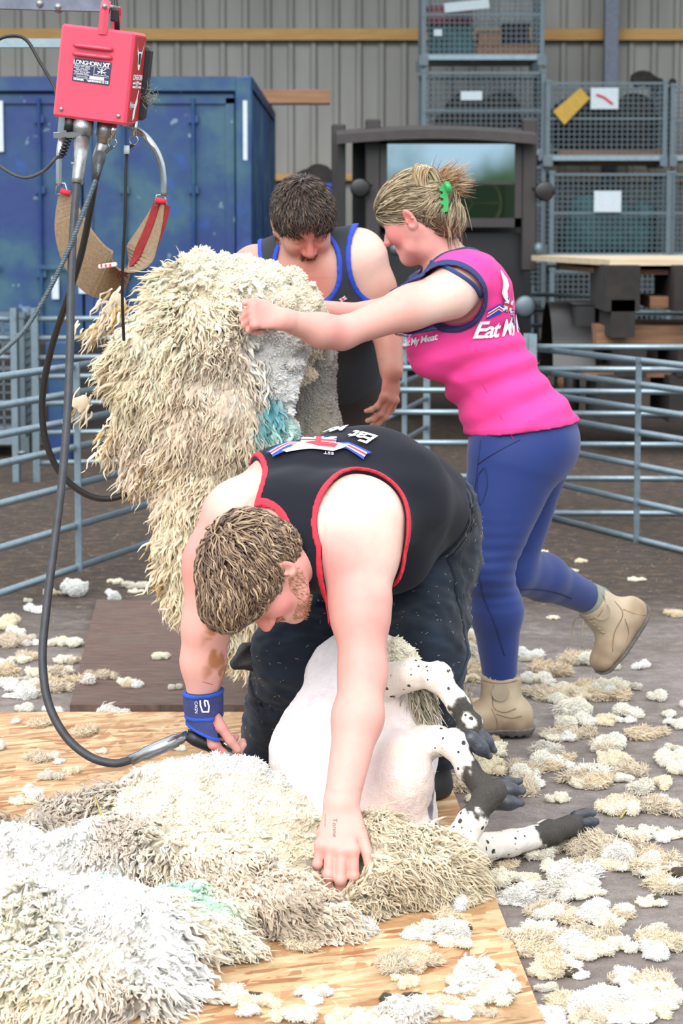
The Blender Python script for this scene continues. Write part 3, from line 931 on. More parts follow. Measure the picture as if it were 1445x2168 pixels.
m = MB(); q = V(1285, 335, Yc + .3); m.box(q, (1.02, .5, .14)); tag(m.build('timber', M['boarddark']), 'thick timber on the floor of the top right cage', 'timber')
heap('scrap_heap', 905, 1140, 175, 325, Yc + .1, M['darkstuff'], 'dark tangled scrap filling the second cage of the left stack', 'scrap', 3, 14)
heap('scrap_heap', 905, 1140, 390, 525, Yc + .1, M['darkstuff'], 'dark scrap in the cage behind the old vehicle', 'scrap', 4, 12)
heap('scrap_heap', 1165, 1400, 180, 325, Yc + .1, M['darkstuff'], 'dark scrap under the yellow sheet in the top right cage', 'scrap', 5, 14)
heap('tarpaulin', 1175, 1405, 400, 545, Yc - .1, M['tealplastic'], 'dark teal tarpaulin bundled in the middle right cage', 'tarpaulin', 6, 13)
heap('scrap_heap', 1180, 1400, 590, 735, Yc - .1, M['darkstuff'], 'dark scrap in the lowest right cage', 'scrap', 7, 12)
heap('rag_pile', 1330, 1450, 140, 180, Yc + .0, M['darkstuff'], 'dark rags heaped on top of the right cages', 'rags', 8, 8)
heap('rag_pile', 595, 710, 345, 440, 20.5, M['darkstuff'], 'dark sacking heaped behind the old vehicle, right of the container', 'rags', 9, 8)
crate('wooden_crate', 655, 718, 470, 828, 19.5, .6, M['darkstuff'], 'tall dark crate standing under the bright blue plastic one', 'crate')
crate('plastic_crate', 668, 706, 388, 470, 19.5, .5, M['bluecrate'], 'bright blue plastic crate between container and old vehicle', 'crate')
heap('scrap_heap', 590, 720, 400, 800, 20.8, M['darkstuff'], 'dark junk between the container and the old vehicle', 'scrap', 10, 16)
# roll cage at far left
cage(-180, 48, 668, 960, 14.2, 'pale wire roll cage at the left edge behind the hurdle', .7)

# ------------------------------------------------------------------ old truck
def truck():
    Y = 16.2
    X = lambda px, y=Y: V(px, 456, y)[0]
    Zz = lambda py, y=Y: V(700, py, y)[2]
    x0, x1 = X(795), X(1112)
    o = empty('vintage_truck', ((x0 + x1) / 2, Y + 1, 0), 'old dark brown motor truck with upright windscreen and round lamps, parked facing out', 'truck')
    # cab: body box lower, pillars, roof
    m = MB(); m.box(((x0 + x1) / 2, Y + .9, .95), (x1 - x0 + .1, 1.5, .8), bev=.05); m.build('cab_body', M['truckdark'], o)
    xl = X(716, Y)
    for (x, y) in ((x0 - .02, Y), (x1 + .02, Y), (x0, Y + 1.5), (x1, Y + 1.5), (xl, Y + .9)):
        m = MB(); m.box((x, y, 1.55), (.1, .08, 1.0), bev=.01); m.build('pillar', M['truckbrown'], o)
    # side valance at left
    m = MB(); m.box((xl + .02, Y + .6, 1.15), (.05, 1.0, 1.6)); m.build('side_panel', M['truckdark'], o)
    m = MB(); m.box(((x0 + x1) / 2 , Y + 1.55, 1.1), (x1 - x0 + .3, .05, 1.7)); m.build('rear_panel', M['truckdark'], o)
    # roof: slight camber and overhang
    v = []; f = []; nx, ny = 12, 8; xa, xb = X(712), X(1128)
    for th in (0, -.06):
        for i in range(nx + 1):
            for j in range(ny + 1):
                u, w = i / nx, j / ny
                z = Zz(278) + .035 * math.sin(math.pi * u) + .05 * w + th - (.03 if j == 0 else 0)
                v.append((xa + (xb - xa) * u, Y - .22 + w * 2.0, z))
    N = (nx + 1) * (ny + 1)
    for i in range(nx):
        for j in range(ny):
            a = i * (ny + 1) + j; q = (a, a + ny + 1, a + ny + 2, a + 1); f += [q, tuple(x + N for x in q)[::-1]]
    for i in range(nx): f.append((i * (ny + 1), i * (ny + 1) + N, (i + 1) * (ny + 1) + N, (i + 1) * (ny + 1)))
    for j in range(ny):
        f.append((j, j + 1, j + 1 + N, j + N)); a = nx * (ny + 1) + j; f.append((a, a + N, a + 1 + N, a + 1))
    pobj('roof', v, f, M['truckroof'], o, False)
    # windscreen
    zt, zb, zm = Zz(303), Zz(465), Zz(388)
    ws = MB()
    for z, h in ((zt + .02, .05), (zb - .02, .06)): ws.box(((x0 + x1) / 2, Y, z), (x1 - x0, .06, h))
    ws.box(((x0 + x1) / 2, Y, zm), (x1 - x0, .03, .018))
    for x in (x0 + .04, x1 - .04): ws.box((x, Y, (zt + zb) / 2), (.07, .06, zt - zb + .1))
    w = ws.build('windscreen_frame', M['truckbrown'], o)
    g = MB(); g.box(((x0 + x1) / 2, Y - .005, (zt + zm) / 2), (x1 - x0 - .1, .008, zt - zm - .01)); g.build('upper_glass', M['glass'], w)
    g = MB(); g.box(((x0 + x1) / 2, Y + .01, (zb + zm) / 2), (x1 - x0 - .1, .008, zm - zb - .01)); g.build('lower_glass', M['glasslow'], w)
    s = MB(); s.ring((X(1005), Y + .35, Zz(430)), .19, .014, (1, 0, 0), (0, .35, 1), 28, 7)
    for a in (0, 2.1, 4.2): s.tube([(X(1005), Y + .35, Zz(430)), np.array([X(1005), Y + .35, Zz(430)]) + .19 * (math.cos(a) * np.array([1, 0, 0]) + math.sin(a) * nrm((0, .35, 1)))], .01, 5)
    s.build('steering_wheel', M['boarddark'], o, True)
    # scuttle, bonnet, radiator
    hx = (X(880) + X(1075)) / 2; hw = .52
    v = []; f = []; K = 12
    for j, (yy, sc) in enumerate(((Y - .02, 1.12), (Y - .3, 1.0), (Y - 1.1, .86))):
        for k in range(K + 1):
            a = math.pi * k / K; v.append((hx - math.cos(a) * hw / 2 * sc * 1.15, yy, .72 + .34 * sc * min(1.0, math.sin(a) * 1.25) * (1 if sc > 1.05 else .92)))
    for j in range(2):
        for k in range(K): a = j * (K + 1) + k; f.append((a, a + 1, a + K + 2, a + K + 1))
    f.append(tuple(range(2 * (K + 1), 3 * (K + 1))))
    pobj('bonnet', v, f, M['truckdark'], o, True)
    m = MB(); m.box((hx, Y - 1.16, .74), (.5, .1, .62), bev=.04); rd = m.build('radiator', M['truckbrown'], o)
    m = MB()
    for i in range(18): m.box((hx - .2 + i * .0235, Y - 1.215, .73), (.007, .012, .48))
    m.build('grille', M['steel_dark'], rd)
    m = MB(); m.tube([(hx, Y - 1.16, 1.04), (hx, Y - 1.16, 1.11)], .035, 12); m.build('radiator_cap', M['chrome'], o, True)
    for sx in (-1, 1):
        x = hx + sx * .33
        l = MB(); l.tube([(x, Y - 1.1, .86), (x, Y - 1.12, .86), (x, Y - 1.24, .86)], [.02, .06, .07], 20); hl = l.build('headlamp', M['truckdark'], o, True)
        l = MB(); l.sphere((x, Y - 1.24, .86), (.066, .02, .066)); l.build('lens', M['steel_dark'], hl, True)
        l = MB(); l.sphere((hx + sx * .47 + .02, Y - .25, 1.2), (.035, .04, .045)); l.build('side_lamp', M['steel_dark'], o, True)
        # front wing and wheel
        v = []; f = []
        for k in range(13):
            a = math.pi * (0.05 + .95 * k / 12); cy, cz = Y - .95, .42
            for s_ in (-1, 1): v.append((hx + sx * .62 + s_ * .13, cy - math.cos(a) * .5, cz + math.sin(a) * .46))
            if k: f.append((2 * k - 2, 2 * k - 1, 2 * k + 1, 2 * k))
        pobj('wing', v, f, M['truckdark'], o, True)
        wl = MB(); wl.ring((hx + sx * .62, Y - .95, .38), .33, .05, (0, 1, 0), (0, 0, 1), 28, 10); wh = wl.build('wheel', M['rubberblk'], o, True)
        wl = MB()
        for k in range(12): wl.tube([(hx + sx * .62, Y - .95, .38), (hx + sx * .62, Y - .95 + .3 * math.cos(k * .5236), .38 + .3 * math.sin(k * .5236))], .012, 5)
        wl.sphere((hx + sx * .62, Y - .95, .38), .06); wl.build('spokes', M['boarddark'], wh)
        wl = MB(); wl.ring((hx + sx * .66, Y + 1.9, .38), .33, .05, (0, 1, 0), (0, 0, 1), 24, 8); wl.build('wheel', M['rubberblk'], o, True)
    for px, py in ((762, 398), (1152, 405)):
        c = V(px, py, Y - .1); q = MB(); q.tube([c + (0, .01, 0), c + (0, -.008, 0), c + (0, -.012, 0)], [.062, .066, .05], 20); q.tube([c, c + np.array([.12 if px < 900 else -.12, .1, .03])], .008, 6); q.build('mirror', M['truckdark'], o, True)
truck()

# ------------------------------------------------------------------ timber stack at the right
def plank(name, px0, px1, py, Y, dep, th, mat, label, skew=0.0):
    a, b = V(px0, py, Y), V(px1, py, Y); z = a[2]
    m = MB(); m.poly([(a[0], Y, z), (b[0], Y, z), (b[0], Y + dep, z), (a[0] + skew, Y + dep, z)], (0, 0, 1), th)
    o = m.build(name, mat); c = np.array([(a[0] + b[0]) / 2, Y + dep / 2, z - th / 2]); o.data.transform(Matrix.Translation(-Vector(c))); o.location = c
    return tag(o, label, 'board')
YS = 14.4
plank('timber_board', 1290, 1640, 556, YS, 1.6, .035, M['boardpale'], 'pale sheet board on top of the stack at the right edge', -.34)
plank('timber_board', 1296, 1640, 576, YS + .12, 1.3, .03, M['boarddark'], 'darker board directly beneath the pale top sheet', -.2)
plank('timber_board', 1375, 1640, 640, YS + .1, .5, .07, M['boarddark'], 'reddish board end under the pale sheet, near the right edge')
plank('timber_board', 1262, 1640, 712, YS + .2, .9, .13, M['boarddark'], 'thick brown timber half way down the stack at the right')
plank('timber_board', 1235, 1640, 790, YS + .1, 1.1, .05, M['boarddark'], 'orange-brown board low in the stack at the right')
for k, (px, py, w) in enumerate(((1300, 606, .2), (1440, 606, .2), (1300, 668, .14), (1320, 760, .16), (1440, 760, .16), (1290, 835, .2), (1430, 835, .2))):
    c = V(px, py, YS + .3); m = MB(); hgt = (.27, .27, .22, .17, .17, .27, .27)[k]
    m.box(c, (w, .9, hgt)); o_ = m.build('timber_bearer', M['darkstuff'])
    tag(o_, ['dark wooden bearer under the pale top board, left one', 'dark wooden bearer under the pale top board, right one', 'dark wooden bearer above the thick brown timber', 'dark wooden bearer below the thick timber, left one', 'dark wooden bearer below the thick timber, right one', 'dark wooden bearer on the ground under the stack, left one', 'dark wooden bearer on the ground under the stack, right one'][k], 'timber')
crate('battery_box', 1215, 1262, 640, 700, 14.9, .4, M['rubberblk'], 'black box with shiny studs between the truck and the timber', 'box')
# clutter left behind the hurdles
crate('steel_box', 100, 150, 720, 978, 13.9, .4, M['container'], 'blue upright box behind the left hurdles, against the container', 'box')
m = MB(); m.box((-1.9, 16.3, .3), (1.2, .8, .6), bev=.02).box((-.9, 16.3, .42), (.7, .7, .84), bev=.02); tag(m.build('machinery_block', M['darkstuff']), 'dark low machinery standing before the blue container', 'machinery')
# ------------------------------------------------------------------ people: shared anatomy
def head_prims(c, fwd, up, s=1.0, neck_to=None, neck_r=0.055, smile=0, double=0.0):
    """head in world space; local x right, y forward, z up"""
    R = frame(fwd, up); c = np.asarray(c, float)
    W = lambda *p: c + R @ (np.array(p) * s)
    e = lambda p, r, k=.012, op='u', RR=None: PE(W(*p), tuple(q * s for q in r), R if RR is None else RR, k * s, op)
    cp = lambda p, q, r, r2=None, k=.012, op='u': PR(W(*p), W(*q), tuple(np.atleast_1d(r) * s) if not np.isscalar(r) else r * s, None if r2 is None else (r2 * s if np.isscalar(r2) else tuple(np.array(r2) * s)), R[:, 0], k * s, op=op)
    P = [e((0, -.018, .04), (.076, .095, .082), .02),
         e((0, .03, .035), (.066, .058, .062), .03),
         cp((0, .03, 0), (0, .05, -.068), (.06, .052), (.036, .036), .03),
         cp((0, .058, -.075), (0, .066, -.088), .022, .02, .02)]
    for sx in (-1, 1):
        P += [cp((sx * .056, -.005, -.028), (sx * .04, .03, -.07), .02, .018, .025),
              cp((sx * .04, .03, -.07), (sx * .008, .066, -.088), .018, .018, .02),
              e((sx * .037, .058, -.02), (.025, .025, .026), .03),
              cp((sx * .012, .08, .026), (sx * .044, .066, .024), .011, .009, .014)]
    P += [cp((0, .08, .02), (0, .106, -.024), .0085, .0125, .012)]
    for sx in (-1, 1):
        P += [e((sx * .012, .094, -.028), (.0095, .012, .0085), .008)]
        P += [e((sx * .0315, .1, .006), (.019, .019, .012), .014, 'sub')]
        P += [e((sx * .031, .069, .004), (.0155, .0155, .0125), .005),
              cp((sx * .019, .0805, .0), (sx * .043, .073, .001), .0026, .0026, .003)]
    P += [cp((-.02, .08, -.052), (.02, .08, -.052), .0062, .0062, .006), cp((-.008, .087, -.051), (.008, .087, -.051), .0055, .0055, .008),
          cp((-.017, .079, -.062), (.017, .079, -.062), .0072, .0072, .007), cp((-.007, .085, -.062), (.007, .085, -.062), .006, .006, .008),
          cp((-.022, .096, -.0565), (.022, .096, -.0565), .0035, .0035, .004, 'sub')]
    for sx in (-1, 1):
        Re = R @ rotm((0, 1, 0), sx * 12) @ rotm((1, 0, 0), -8) @ rotm((0, 0, 1), sx * 22)
        P += [PE(W(sx * .0805, -.014, -.004), (.0065 * s, .018 * s, .031 * s), Re, .006 * s),
              PE(W(sx * .079, -.008, -.024), (.006 * s, .01 * s, .011 * s), Re, .006 * s),
              PE(W(sx * .0895, -.011, -.003), (.0055 * s, .0115 * s, .021 * s), Re, .004 * s, 'sub'),
              PE(W(sx * .0835, -.004, -.009), (.005 * s, .004 * s, .007 * s), Re, .004 * s)]
    if double: P += [cp((0, .035, -.085), (0, -.0, -.09), (.03, .02), (.04, .03), .03)]
    if neck_to is not None:
        P += [PR(W(0, -.02, -.045), neck_to, neck_r, neck_r * 1.12, R[:, 0], .03)]
    return P, R, W

def hand_prims(wrist, fdir, back, s=1.0, curls=((20, 25, 15),) * 4, thumb=(35, 20, 15), thumb_side=1, thumb_out=40, spread=5, forearm_r=0.03, tdown=0.0):
    """hand in world space: fdir from wrist to knuckles, back = normal of the back of the hand; thumb_side +1 = along fdir x back"""
    y = nrm(fdir); z = nrm(np.asarray(back) - y * np.dot(y, back)); x = np.cross(y, z) * thumb_side
    R = np.stack([x, y, z], 1); w = np.asarray(wrist, float)
    W = lambda *p: w + R @ (np.array(p, float) * s)
    P = [PR(W(0, -.01, 0), W(.002, .05, 0), (.026 * s, .019 * s), (.038 * s, .015 * s), x, .015),
         PR(W(-.026, .077, 0), W(.027, .082, 0), .0125 * s, .0135 * s, z, .015)]
    tips = []
    Ls = ((.044, .026, .021), (.048, .030, .023), (.045, .028, .022), (.035, .021, .019))
    rs = (.0098, .0102, .0096, .0086)
    for i, xx in enumerate((.029, .0095, -.0095, -.028)):
        p = np.array([xx, .083 - (0, -.004, 0, .008)[i], .001]); a = 0; az = math.radians((1.2, .3, -.5, -1.5)[i] * spread)
        for j in range(3):
            a += math.radians(curls[i][j])
            d = np.array([math.sin(az) * math.cos(a), math.cos(az) * math.cos(a), -math.sin(a)])
            q = p + d * Ls[i][j]; r0 = rs[i] * (1, .93, .86)[j]; r1 = rs[i] * (.95, .88, .78)[j]
            P.append(PR(W(*p), W(*q), r0 * s, r1 * s, None, .004 if j else .008))
            P.append(PE(W(*p), (rs[i] * 1.06 * s,) * 3, None, .004))
            p = q
        tips.append((W(*p), R @ np.array([0, math.sin(a), math.cos(a)]), R @ d))
    p = np.array([.02, .014, -.006]); a = math.radians(thumb_out); dn = tdown
    for j, L in enumerate((.042, .033, .026)):
        d = np.array([math.sin(a), math.cos(a), -math.sin(dn)]); d = nrm(d)
        q = p + d * L; P.append(PR(W(*p), W(*q), (.0155, .0112, .0105)[j] * s, (.0118, .0105, .0085)[j] * s, None, .008 if j == 0 else .004)); p = q
        a -= math.radians(thumb[j]); dn += 0.15
    tips.append((W(*p), R @ nrm(np.array([math.cos(a), 0, .9])), R @ d))
    return P, R, W, tips

def body_mesh(all_prims, vox, tiles=()):
    """one skin: coarse grid for the body, finer grids for head and hands"""
    g = Grid.around(all_prims, vox, .03)
    v, f = g.mesh(g.field(all_prims))
    out = []
    for lo, hi, vx in tiles:
        t = Grid(np.array(lo) - vx, np.array(hi) + vx, vx)
        out.append(t.mesh(t.field(all_prims)))
    if tiles: v, f = drop_inside(v, f, [(np.array(lo) + vox * .9, np.array(hi) - vox * .9) for lo, hi, _ in tiles])
    return join([(v, f)] + out)

def box_of(pts, pad):
    P = np.array(pts); return P.min(0) - pad, P.max(0) + pad

def colour_field(v, base, spots):
    """spots: (centre, radius, colour, strength) soft patches of natural skin colour"""
    c = np.tile(np.array(base[:3], float), (len(v), 1))
    for q, r, col, st in spots:
        d = np.linalg.norm(v - np.asarray(q), axis=1) / r
        w = np.clip(1.4 - d * 1.4, 0, 1)[:, None] * st
        w = w * w * (3 - 2 * w)
        c = c * (1 - w) + np.array(col[:3]) * w
    return c

def garment(name, g, F, cuts, off, mat, parent, col, wr=None, extra=None, relaxit=2):
    """offset shell of the body field, cut away where any cut field is negative"""
    S = F - off
    if wr is not None: S = S + wr
    for c in cuts: S = np.maximum(S, -c)
    if extra is not None: S = np.maximum(S, extra)
    v, f = g.mesh(S)
    v = relax(v, f, relaxit, .5)
    if callable(col): cc = col(v)
    else: cc = np.tile(col[:3], (len(v), 1))
    return pobj(name, v, f, mat, parent, True, cc), v, f

def biggest(v, f):
    """keep only the largest connected piece"""
    n = len(v); lab = np.arange(n)
    e = np.concatenate([f[:, [0, 1]], f[:, [1, 2]], f[:, [2, 3]]])
    while True:
        m = np.minimum(lab[e[:, 0]], lab[e[:, 1]]); new = lab.copy()
        np.minimum.at(new, e[:, 0], m); np.minimum.at(new, e[:, 1], m); new = new[new]
        if (new == lab).all(): break
        lab = new
    u, c = np.unique(lab, return_counts=True); k = u[c.argmax()]
    return compact(v, f[lab[f[:, 0]] == k])

def hair_obj(name, paths, width, cols, parent, mat=None, base=None, sides=3, tipfade=.25, flat=1.0):
    v, f, si, tt = strands(paths, width, sides, flat)
    c = cols[si] * (1 + tipfade * (tt[:, None] - .5))
    if base is not None:
        bv, bf, bc = base
        f = np.concatenate([bf, f + len(bv)]); v = np.concatenate([bv, v]); c = np.concatenate([bc, c])
    return pobj(name, v, f, mat or M['hair'], parent, True, np.clip(c, 0, 1))

def colpick(n, cols, wts, seed=0, var=.12):
    r = np.random.default_rng(seed); cols = np.array([c[:3] for c in cols]); i = r.choice(len(cols), n, p=np.array(wts) / sum(wts))
    return cols[i] * (1 + r.normal(size=(n, 1)) * var)

def decal(name, polys, anchor, xdir, ydir, prims, mat, parent, lift=.009, flip=False, sub=.012):
    """print on cloth: flat polygons (u, v in metres) laid on the body surface around anchor"""
    X = nrm(xdir); Y = nrm(np.asarray(ydir) - X * np.dot(X, ydir)); N = np.cross(X, Y)
    import bmesh
    bm = bmesh.new()
    for poly in polys:
        try: bm.faces.new([bm.verts.new((p[0], p[1], 0)) for p in poly])
        except ValueError: pass
    bmesh.ops.triangulate(bm, faces=bm.faces[:])
    for _ in range(4):
        E = [e for e in bm.edges if e.calc_length() > sub]
        if not E: break
        bmesh.ops.subdivide_edges(bm, edges=E, cuts=1)
        bmesh.ops.triangulate(bm, faces=bm.faces[:])
    uv = np.array([v.co[:2] for v in bm.verts]); fs = [tuple(v.index for v in f.verts) for f in bm.faces] if bm.verts.index_update() is None else []
    bm.free()
    P = np.asarray(anchor) + uv[:, :1] * X + uv[:, 1:] * Y + N * .12
    P0 = P.copy()
    for _ in range(24):
        d = sd_points(prims, P) - lift
        P = P - N * (d * .8)[:, None]
    bad = (np.abs(sd_points(prims, P) - lift) > .004) | (np.linalg.norm(P - P0, axis=1) > .3)
    fs = [q for q in fs if not any(bad[i] for i in q)]
    P[bad] = np.asarray(anchor)
    if not fs: return None
    return pobj(name, P, fs, mat, parent, False)

def text_polys(txt, size, shear=0.0, space=1.0, offset=0.0, curve=None):
    """letter shapes as flat polygons in (u, v)"""
    cu = bpy.data.curves.new('t', 'FONT'); cu.body = txt; cu.size = size; cu.shear = shear; cu.space_character = space
    cu.align_x = 'CENTER'; cu.align_y = 'CENTER'; cu.offset = offset; cu.resolution_u = 3
    o = bpy.data.objects.new('t', cu); COL.objects.link(o)
    me = bpy.data.meshes.new_from_object(o.evaluated_get(bpy.context.evaluated_depsgraph_get()))
    V_ = [v.co[:2] for v in me.vertices]; out = [[V_[i] for i in p.vertices] for p in me.polygons]
    bpy.data.objects.remove(o); bpy.data.curves.remove(cu); bpy.data.meshes.remove(me)
    if curve: out = [[(math.sin(p[0] / curve) * (curve + p[1]), math.cos(p[0] / curve) * (curve + p[1]) - curve) for p in q] for q in out]
    return out
def stroke_polys(pts, w):
    """thick polyline as quads"""
    out = []
    for a, b in zip(pts[:-1], pts[1:]):
        a, b = np.array(a, float), np.array(b, float); t = nrm(b - a); n = np.array([-t[1], t[0]]) * w / 2; a = a - t * w * .3; b = b + t * w * .3
        out.append([tuple(a - n), tuple(b - n), tuple(b + n), tuple(a + n)])
    return out

SK = lin(236, 178, 165, .74); SK_PALE = lin(242, 212, 196, .82); SK_PINK = lin(234, 152, 146, .74); SK_RED = lin(222, 112, 106, .72)

def flag_badge(anchor, xd, yd, prims, parent, s, lift=.0095, onleft=True, onright=True):
    """union flag with two ribbons and a small lamb-like white shape"""
    q = lambda x0, y0, x1, y1: [(x0 * s, y0 * s), (x1 * s, y0 * s), (x1 * s, y1 * s), (x0 * s, y1 * s)]
    D = lambda nm, P, m, l: decal(nm, P, anchor, xd, yd, prims, m, parent, l)
    root = D('badge', [q(-.5, -.3, .5, .34)], M['blue'], lift)
    sc = lambda P: [[(a * s, b * s) for a, b in p] for p in P]
    D2 = lambda nm, P, m, l: decal(nm, sc(P), anchor, xd, yd, prims, m, parent, l)
    D2('badge_white', [[(-.5, .34), (-.5, .22), (.38, -.3), (.5, -.3), (.5, -.18), (-.36, .34)], [(.5, .34), (.36, .34), (-.5, -.18), (-.5, -.3), (-.38, -.3), (.5, .22)],
              [(-.14, -.3), (.14, -.3), (.14, .34), (-.14, .34)], [(-.5, -.1), (.5, -.1), (.5, .14), (-.5, .14)]], M['white'], lift + .0008)
    D2('badge_red', [[(-.08, -.3), (.08, -.3), (.08, .34), (-.08, .34)], [(-.5, -.045), (.5, -.045), (.5, .085), (-.5, .085)]], M['redprint'], lift + .0016)
    for sx, on in ((-1, onleft), (1, onright)):
        if not on: continue
        D2('ribbon', [[(sx * .42, -.1), (sx * .85, -.0), (sx * 1.5, -.42), (sx * 1.3, -.55), (sx * 1.28, -.78), (sx * .8, -.36), (sx * .5, -.42)]], M['blue'], lift + .0004)
        D2('ribbon_white', [[(sx * .46, -.2), (sx * .84, -.1), (sx * 1.38, -.46), (sx * 1.3, -.66), (sx * .8, -.28), (sx * .46, -.36)]], M['white'], lift + .0011)
        D2('ribbon_red', [[(sx * .46, -.26), (sx * .84, -.16), (sx * 1.36, -.52), (sx * 1.32, -.6), (sx * .82, -.23), (sx * .46, -.32)]], M['redprint'], lift + .0018)
    return root
# ------------------------------------------------------------------ the bent shearer in front
def shearer():
    A = lambda px, py, Y: V(px, py, Y)
    root = empty('person', (*V(760, 1600, 5.75)[:2], 0), 'person in black vest with red edging and black jeans bending over the half-shorn sheep', 'person')
    pel = A(858, 1135, 5.88); belly = A(822, 1075, 5.68); chest = A(716, 1062, 5.4); nb = A(622, 1082, 5.22)
    shl = A(764, 1118, 5.22); shr = A(496, 1108, 5.34)
    lat = nrm(shl - shr); sp = nrm(chest - pel)
    T = [PE(A(850, 1140, 5.9), (.185, .15, .15), np.stack([nrm((.85, -.5, -.02)), nrm((.5, .85, 0)), (0, 0, 1.)], 1), .05),
         PR(A(850, 1095, 5.82), A(768, 1052, 5.52), (.175, .13), (.185, .142), lat, .045),
         PR(A(768, 1052, 5.52), A(655, 1135, 5.27), (.185, .142), (.172, .1), lat, .045),
         PE(A(640, 1040, 5.42), (.14, .12, .105), None, .05), PR(A(680, 1135, 5.3), A(628, 1145, 5.24), (.17, .1), (.12, .085), lat, .05),
         PE(A(890, 1050, 5.78), (.08, .1, .1), None, .06),
         # hanging belly side
         PE(A(800, 1175, 5.55), (.12, .14, .09), None, .06)]
    # shoulders slope
    T += [PR(A(640, 1100, 5.25), A(735, 1105, 5.25), (.08), (.085), None, .05),
          PR(A(600, 1090, 5.28), A(515, 1085, 5.36), (.08), (.075), None, .05)]
    el = A(768, 1425, 5.08); wl = A(722, 1700, 4.9)
    er = A(436, 1330, 5.34); wr = A(430, 1492, 5.36)
    upA = [PR(A(766, 1100, 5.22), A(757, 1170, 5.2), .088, .086, None, .06),
           PR(A(757, 1150, 5.2), A(762, 1300, 5.13), .084, .06, None, .03),
           PR(shr + (0, 0, 0), A(445, 1200, 5.34), .07, .058, None, .06)]
    ARM = [PR(A(762, 1280, 5.135), el, .062, .047, None, .03),
           PR(el, A(757, 1520, 5.02), .048, .05, None, .03), PR(A(757, 1520, 5.02), wl, .05, (.036, .03), (1, 0, 0), .03),
           PR(A(450, 1180, 5.34), er, .062, .05, None, .03),
           PR(er, A(430, 1400, 5.35), .05, .047, None, .03), PR(A(430, 1400, 5.35), wr, .046, .034, None, .03)]
    LEG = []
    hl, kl, al = A(890, 1190, 5.82), A(893, 1385, 5.55), A(905, 1615, 5.74)
    hr, kr, ar = A(730, 1190, 5.98), A(628, 1385, 5.62), A(560, 1640, 5.83)
    LEG += [PR(hl, kl, .112, .082, None, .05), PR(kl, al, .08, .052, None, .03), PE(A(905, 1160, 5.86), (.1, .12, .12), None, .05),
            PR(hr, kr, .112, .085, None, .05), PR(kr, ar, .083, .052, None, .03)]
    hc = A(556, 1218, 5.1)
    HP, HR, HW = head_prims(hc, (-.12, -.22, -.97), (-.84, -.50, .12), 1.0, A(612, 1112, 5.28), .06)
    # hands
    LH, LR, LW, ltips = hand_prims(wl + np.array([0, -.0, -.005]), A(712, 1790, 4.84) - wl, (-.12, -1, .35), 1.2,
                                   curls=((30, 45, 20), (22, 38, 30), (18, 40, 30), (25, 50, 30)), thumb=(5, 10, 10), thumb_side=-1, thumb_out=28, spread=4)
    RH, RR, RW, rtips = hand_prims(wr, A(441, 1580, 5.36) - wr, (-.85, -.5, .1), 1.05,
                                   curls=((40, 60, 30), (45, 60, 30), (48, 60, 30), (50, 60, 30)), thumb=(12, 6, 0), thumb_side=-1, thumb_out=26, spread=3, tdown=.3)
    skinp = T + upA + ARM + LEG + HP + LH + RH
    hb = box_of([hc], (.135, .14, .15)); lb = box_of([t[0] for t in ltips] + [wl], .03); rb = box_of([t[0] for t in rtips] + [wr], .03)
    v, f = body_mesh(skinp, .0055, [(*hb, .0026), (*lb, .0024), (*rb, .0024)])
    sp_ = [(A(745, 1060, 5.12), .16, SK_PALE, .95), (A(830, 1110, 5.15), .17, SK_PALE, .9), (A(800, 1180, 5.13), .1, SK_PALE, .6), (A(500, 1020, 5.3), .12, SK_PALE, .7),
           (A(720, 1180, 5.1), .13, SK_PINK, .6), (A(740, 1330, 5.07), .2, SK_PINK, .3), (A(700, 1790, 4.9), .1, SK_PINK, .5), (A(440, 1560, 5.3), .1, SK_PINK, .7),
           (A(400, 1180, 5.3), .14, SK_RED, .35), (A(605, 1200, 5.0), .05, SK_RED, .6), (HW(0, .1, -.02), .045, SK_RED, .6), (HW(-.05, .06, -.02), .06, SK_PINK, .8), (HW(.05, .06, -.02), .06, SK_PINK, .8)]
    col = colour_field(v, SK, sp_)
    mud = fbm(v, 28, 3); near = np.clip(1 - np.abs(v - A(470, 1390, 5.31)) / np.array([.05, .09, .13]), 0, 1).min(1)
    w = np.clip((mud - .05) * 3, 0, 1) * np.clip(near * 2, 0, 1); col = col * (1 - w[:, None]) + np.array(lin(176, 120, 70)[:3]) * w[:, None]
    body = pobj('body', v, f, M['skin'], root, True, col)
    # clothes
    g = Grid.around(T + LEG, .0042, .04)
    FT = g.field(T + upA, .04); P = g.P()
    wz = (0.0045 * vnoise(P * np.array([1, 1, 1.6]), 13)).astype(np.float32)
    neckcut = g.one(PR(A(577, 1108, 5.24), A(520, 1215, 5.02), .058, .08, HR[:, 0]))
    neckcut = np.minimum(neckcut, g.one(PR(A(582, 1150, 5.18), A(578, 1262, 5.12), .05, .052, None)))
    armL = g.one(PR(A(778, 1080, 5.1), A(772, 1500, 4.9), (.097, .2), (.11, .25), (1, 0, 0)))
    armL2 = g.one(PE(A(762, 1105, 5.12), (.092, .2, .11), None))
    armL = np.minimum(armL, armL2)
    armR = g.one(PR(A(440, 1040, 5.3), A(400, 1330, 5.2), (.12, .25), (.1, .25), (1, 0, 0)))
    wn = nrm(A(800, 1060, 5.7) - pel + np.array([0, 0, .02])); w0 = A(890, 1120, 5.75)
    hem = ((P - w0) @ wn).astype(np.float32)
    black = lin(28, 30, 40)
    shirt, sv, sf = garment('vest', g, FT, [neckcut, armL, armR, hem + .045], .0085, M['cloth'], root, black, wz)
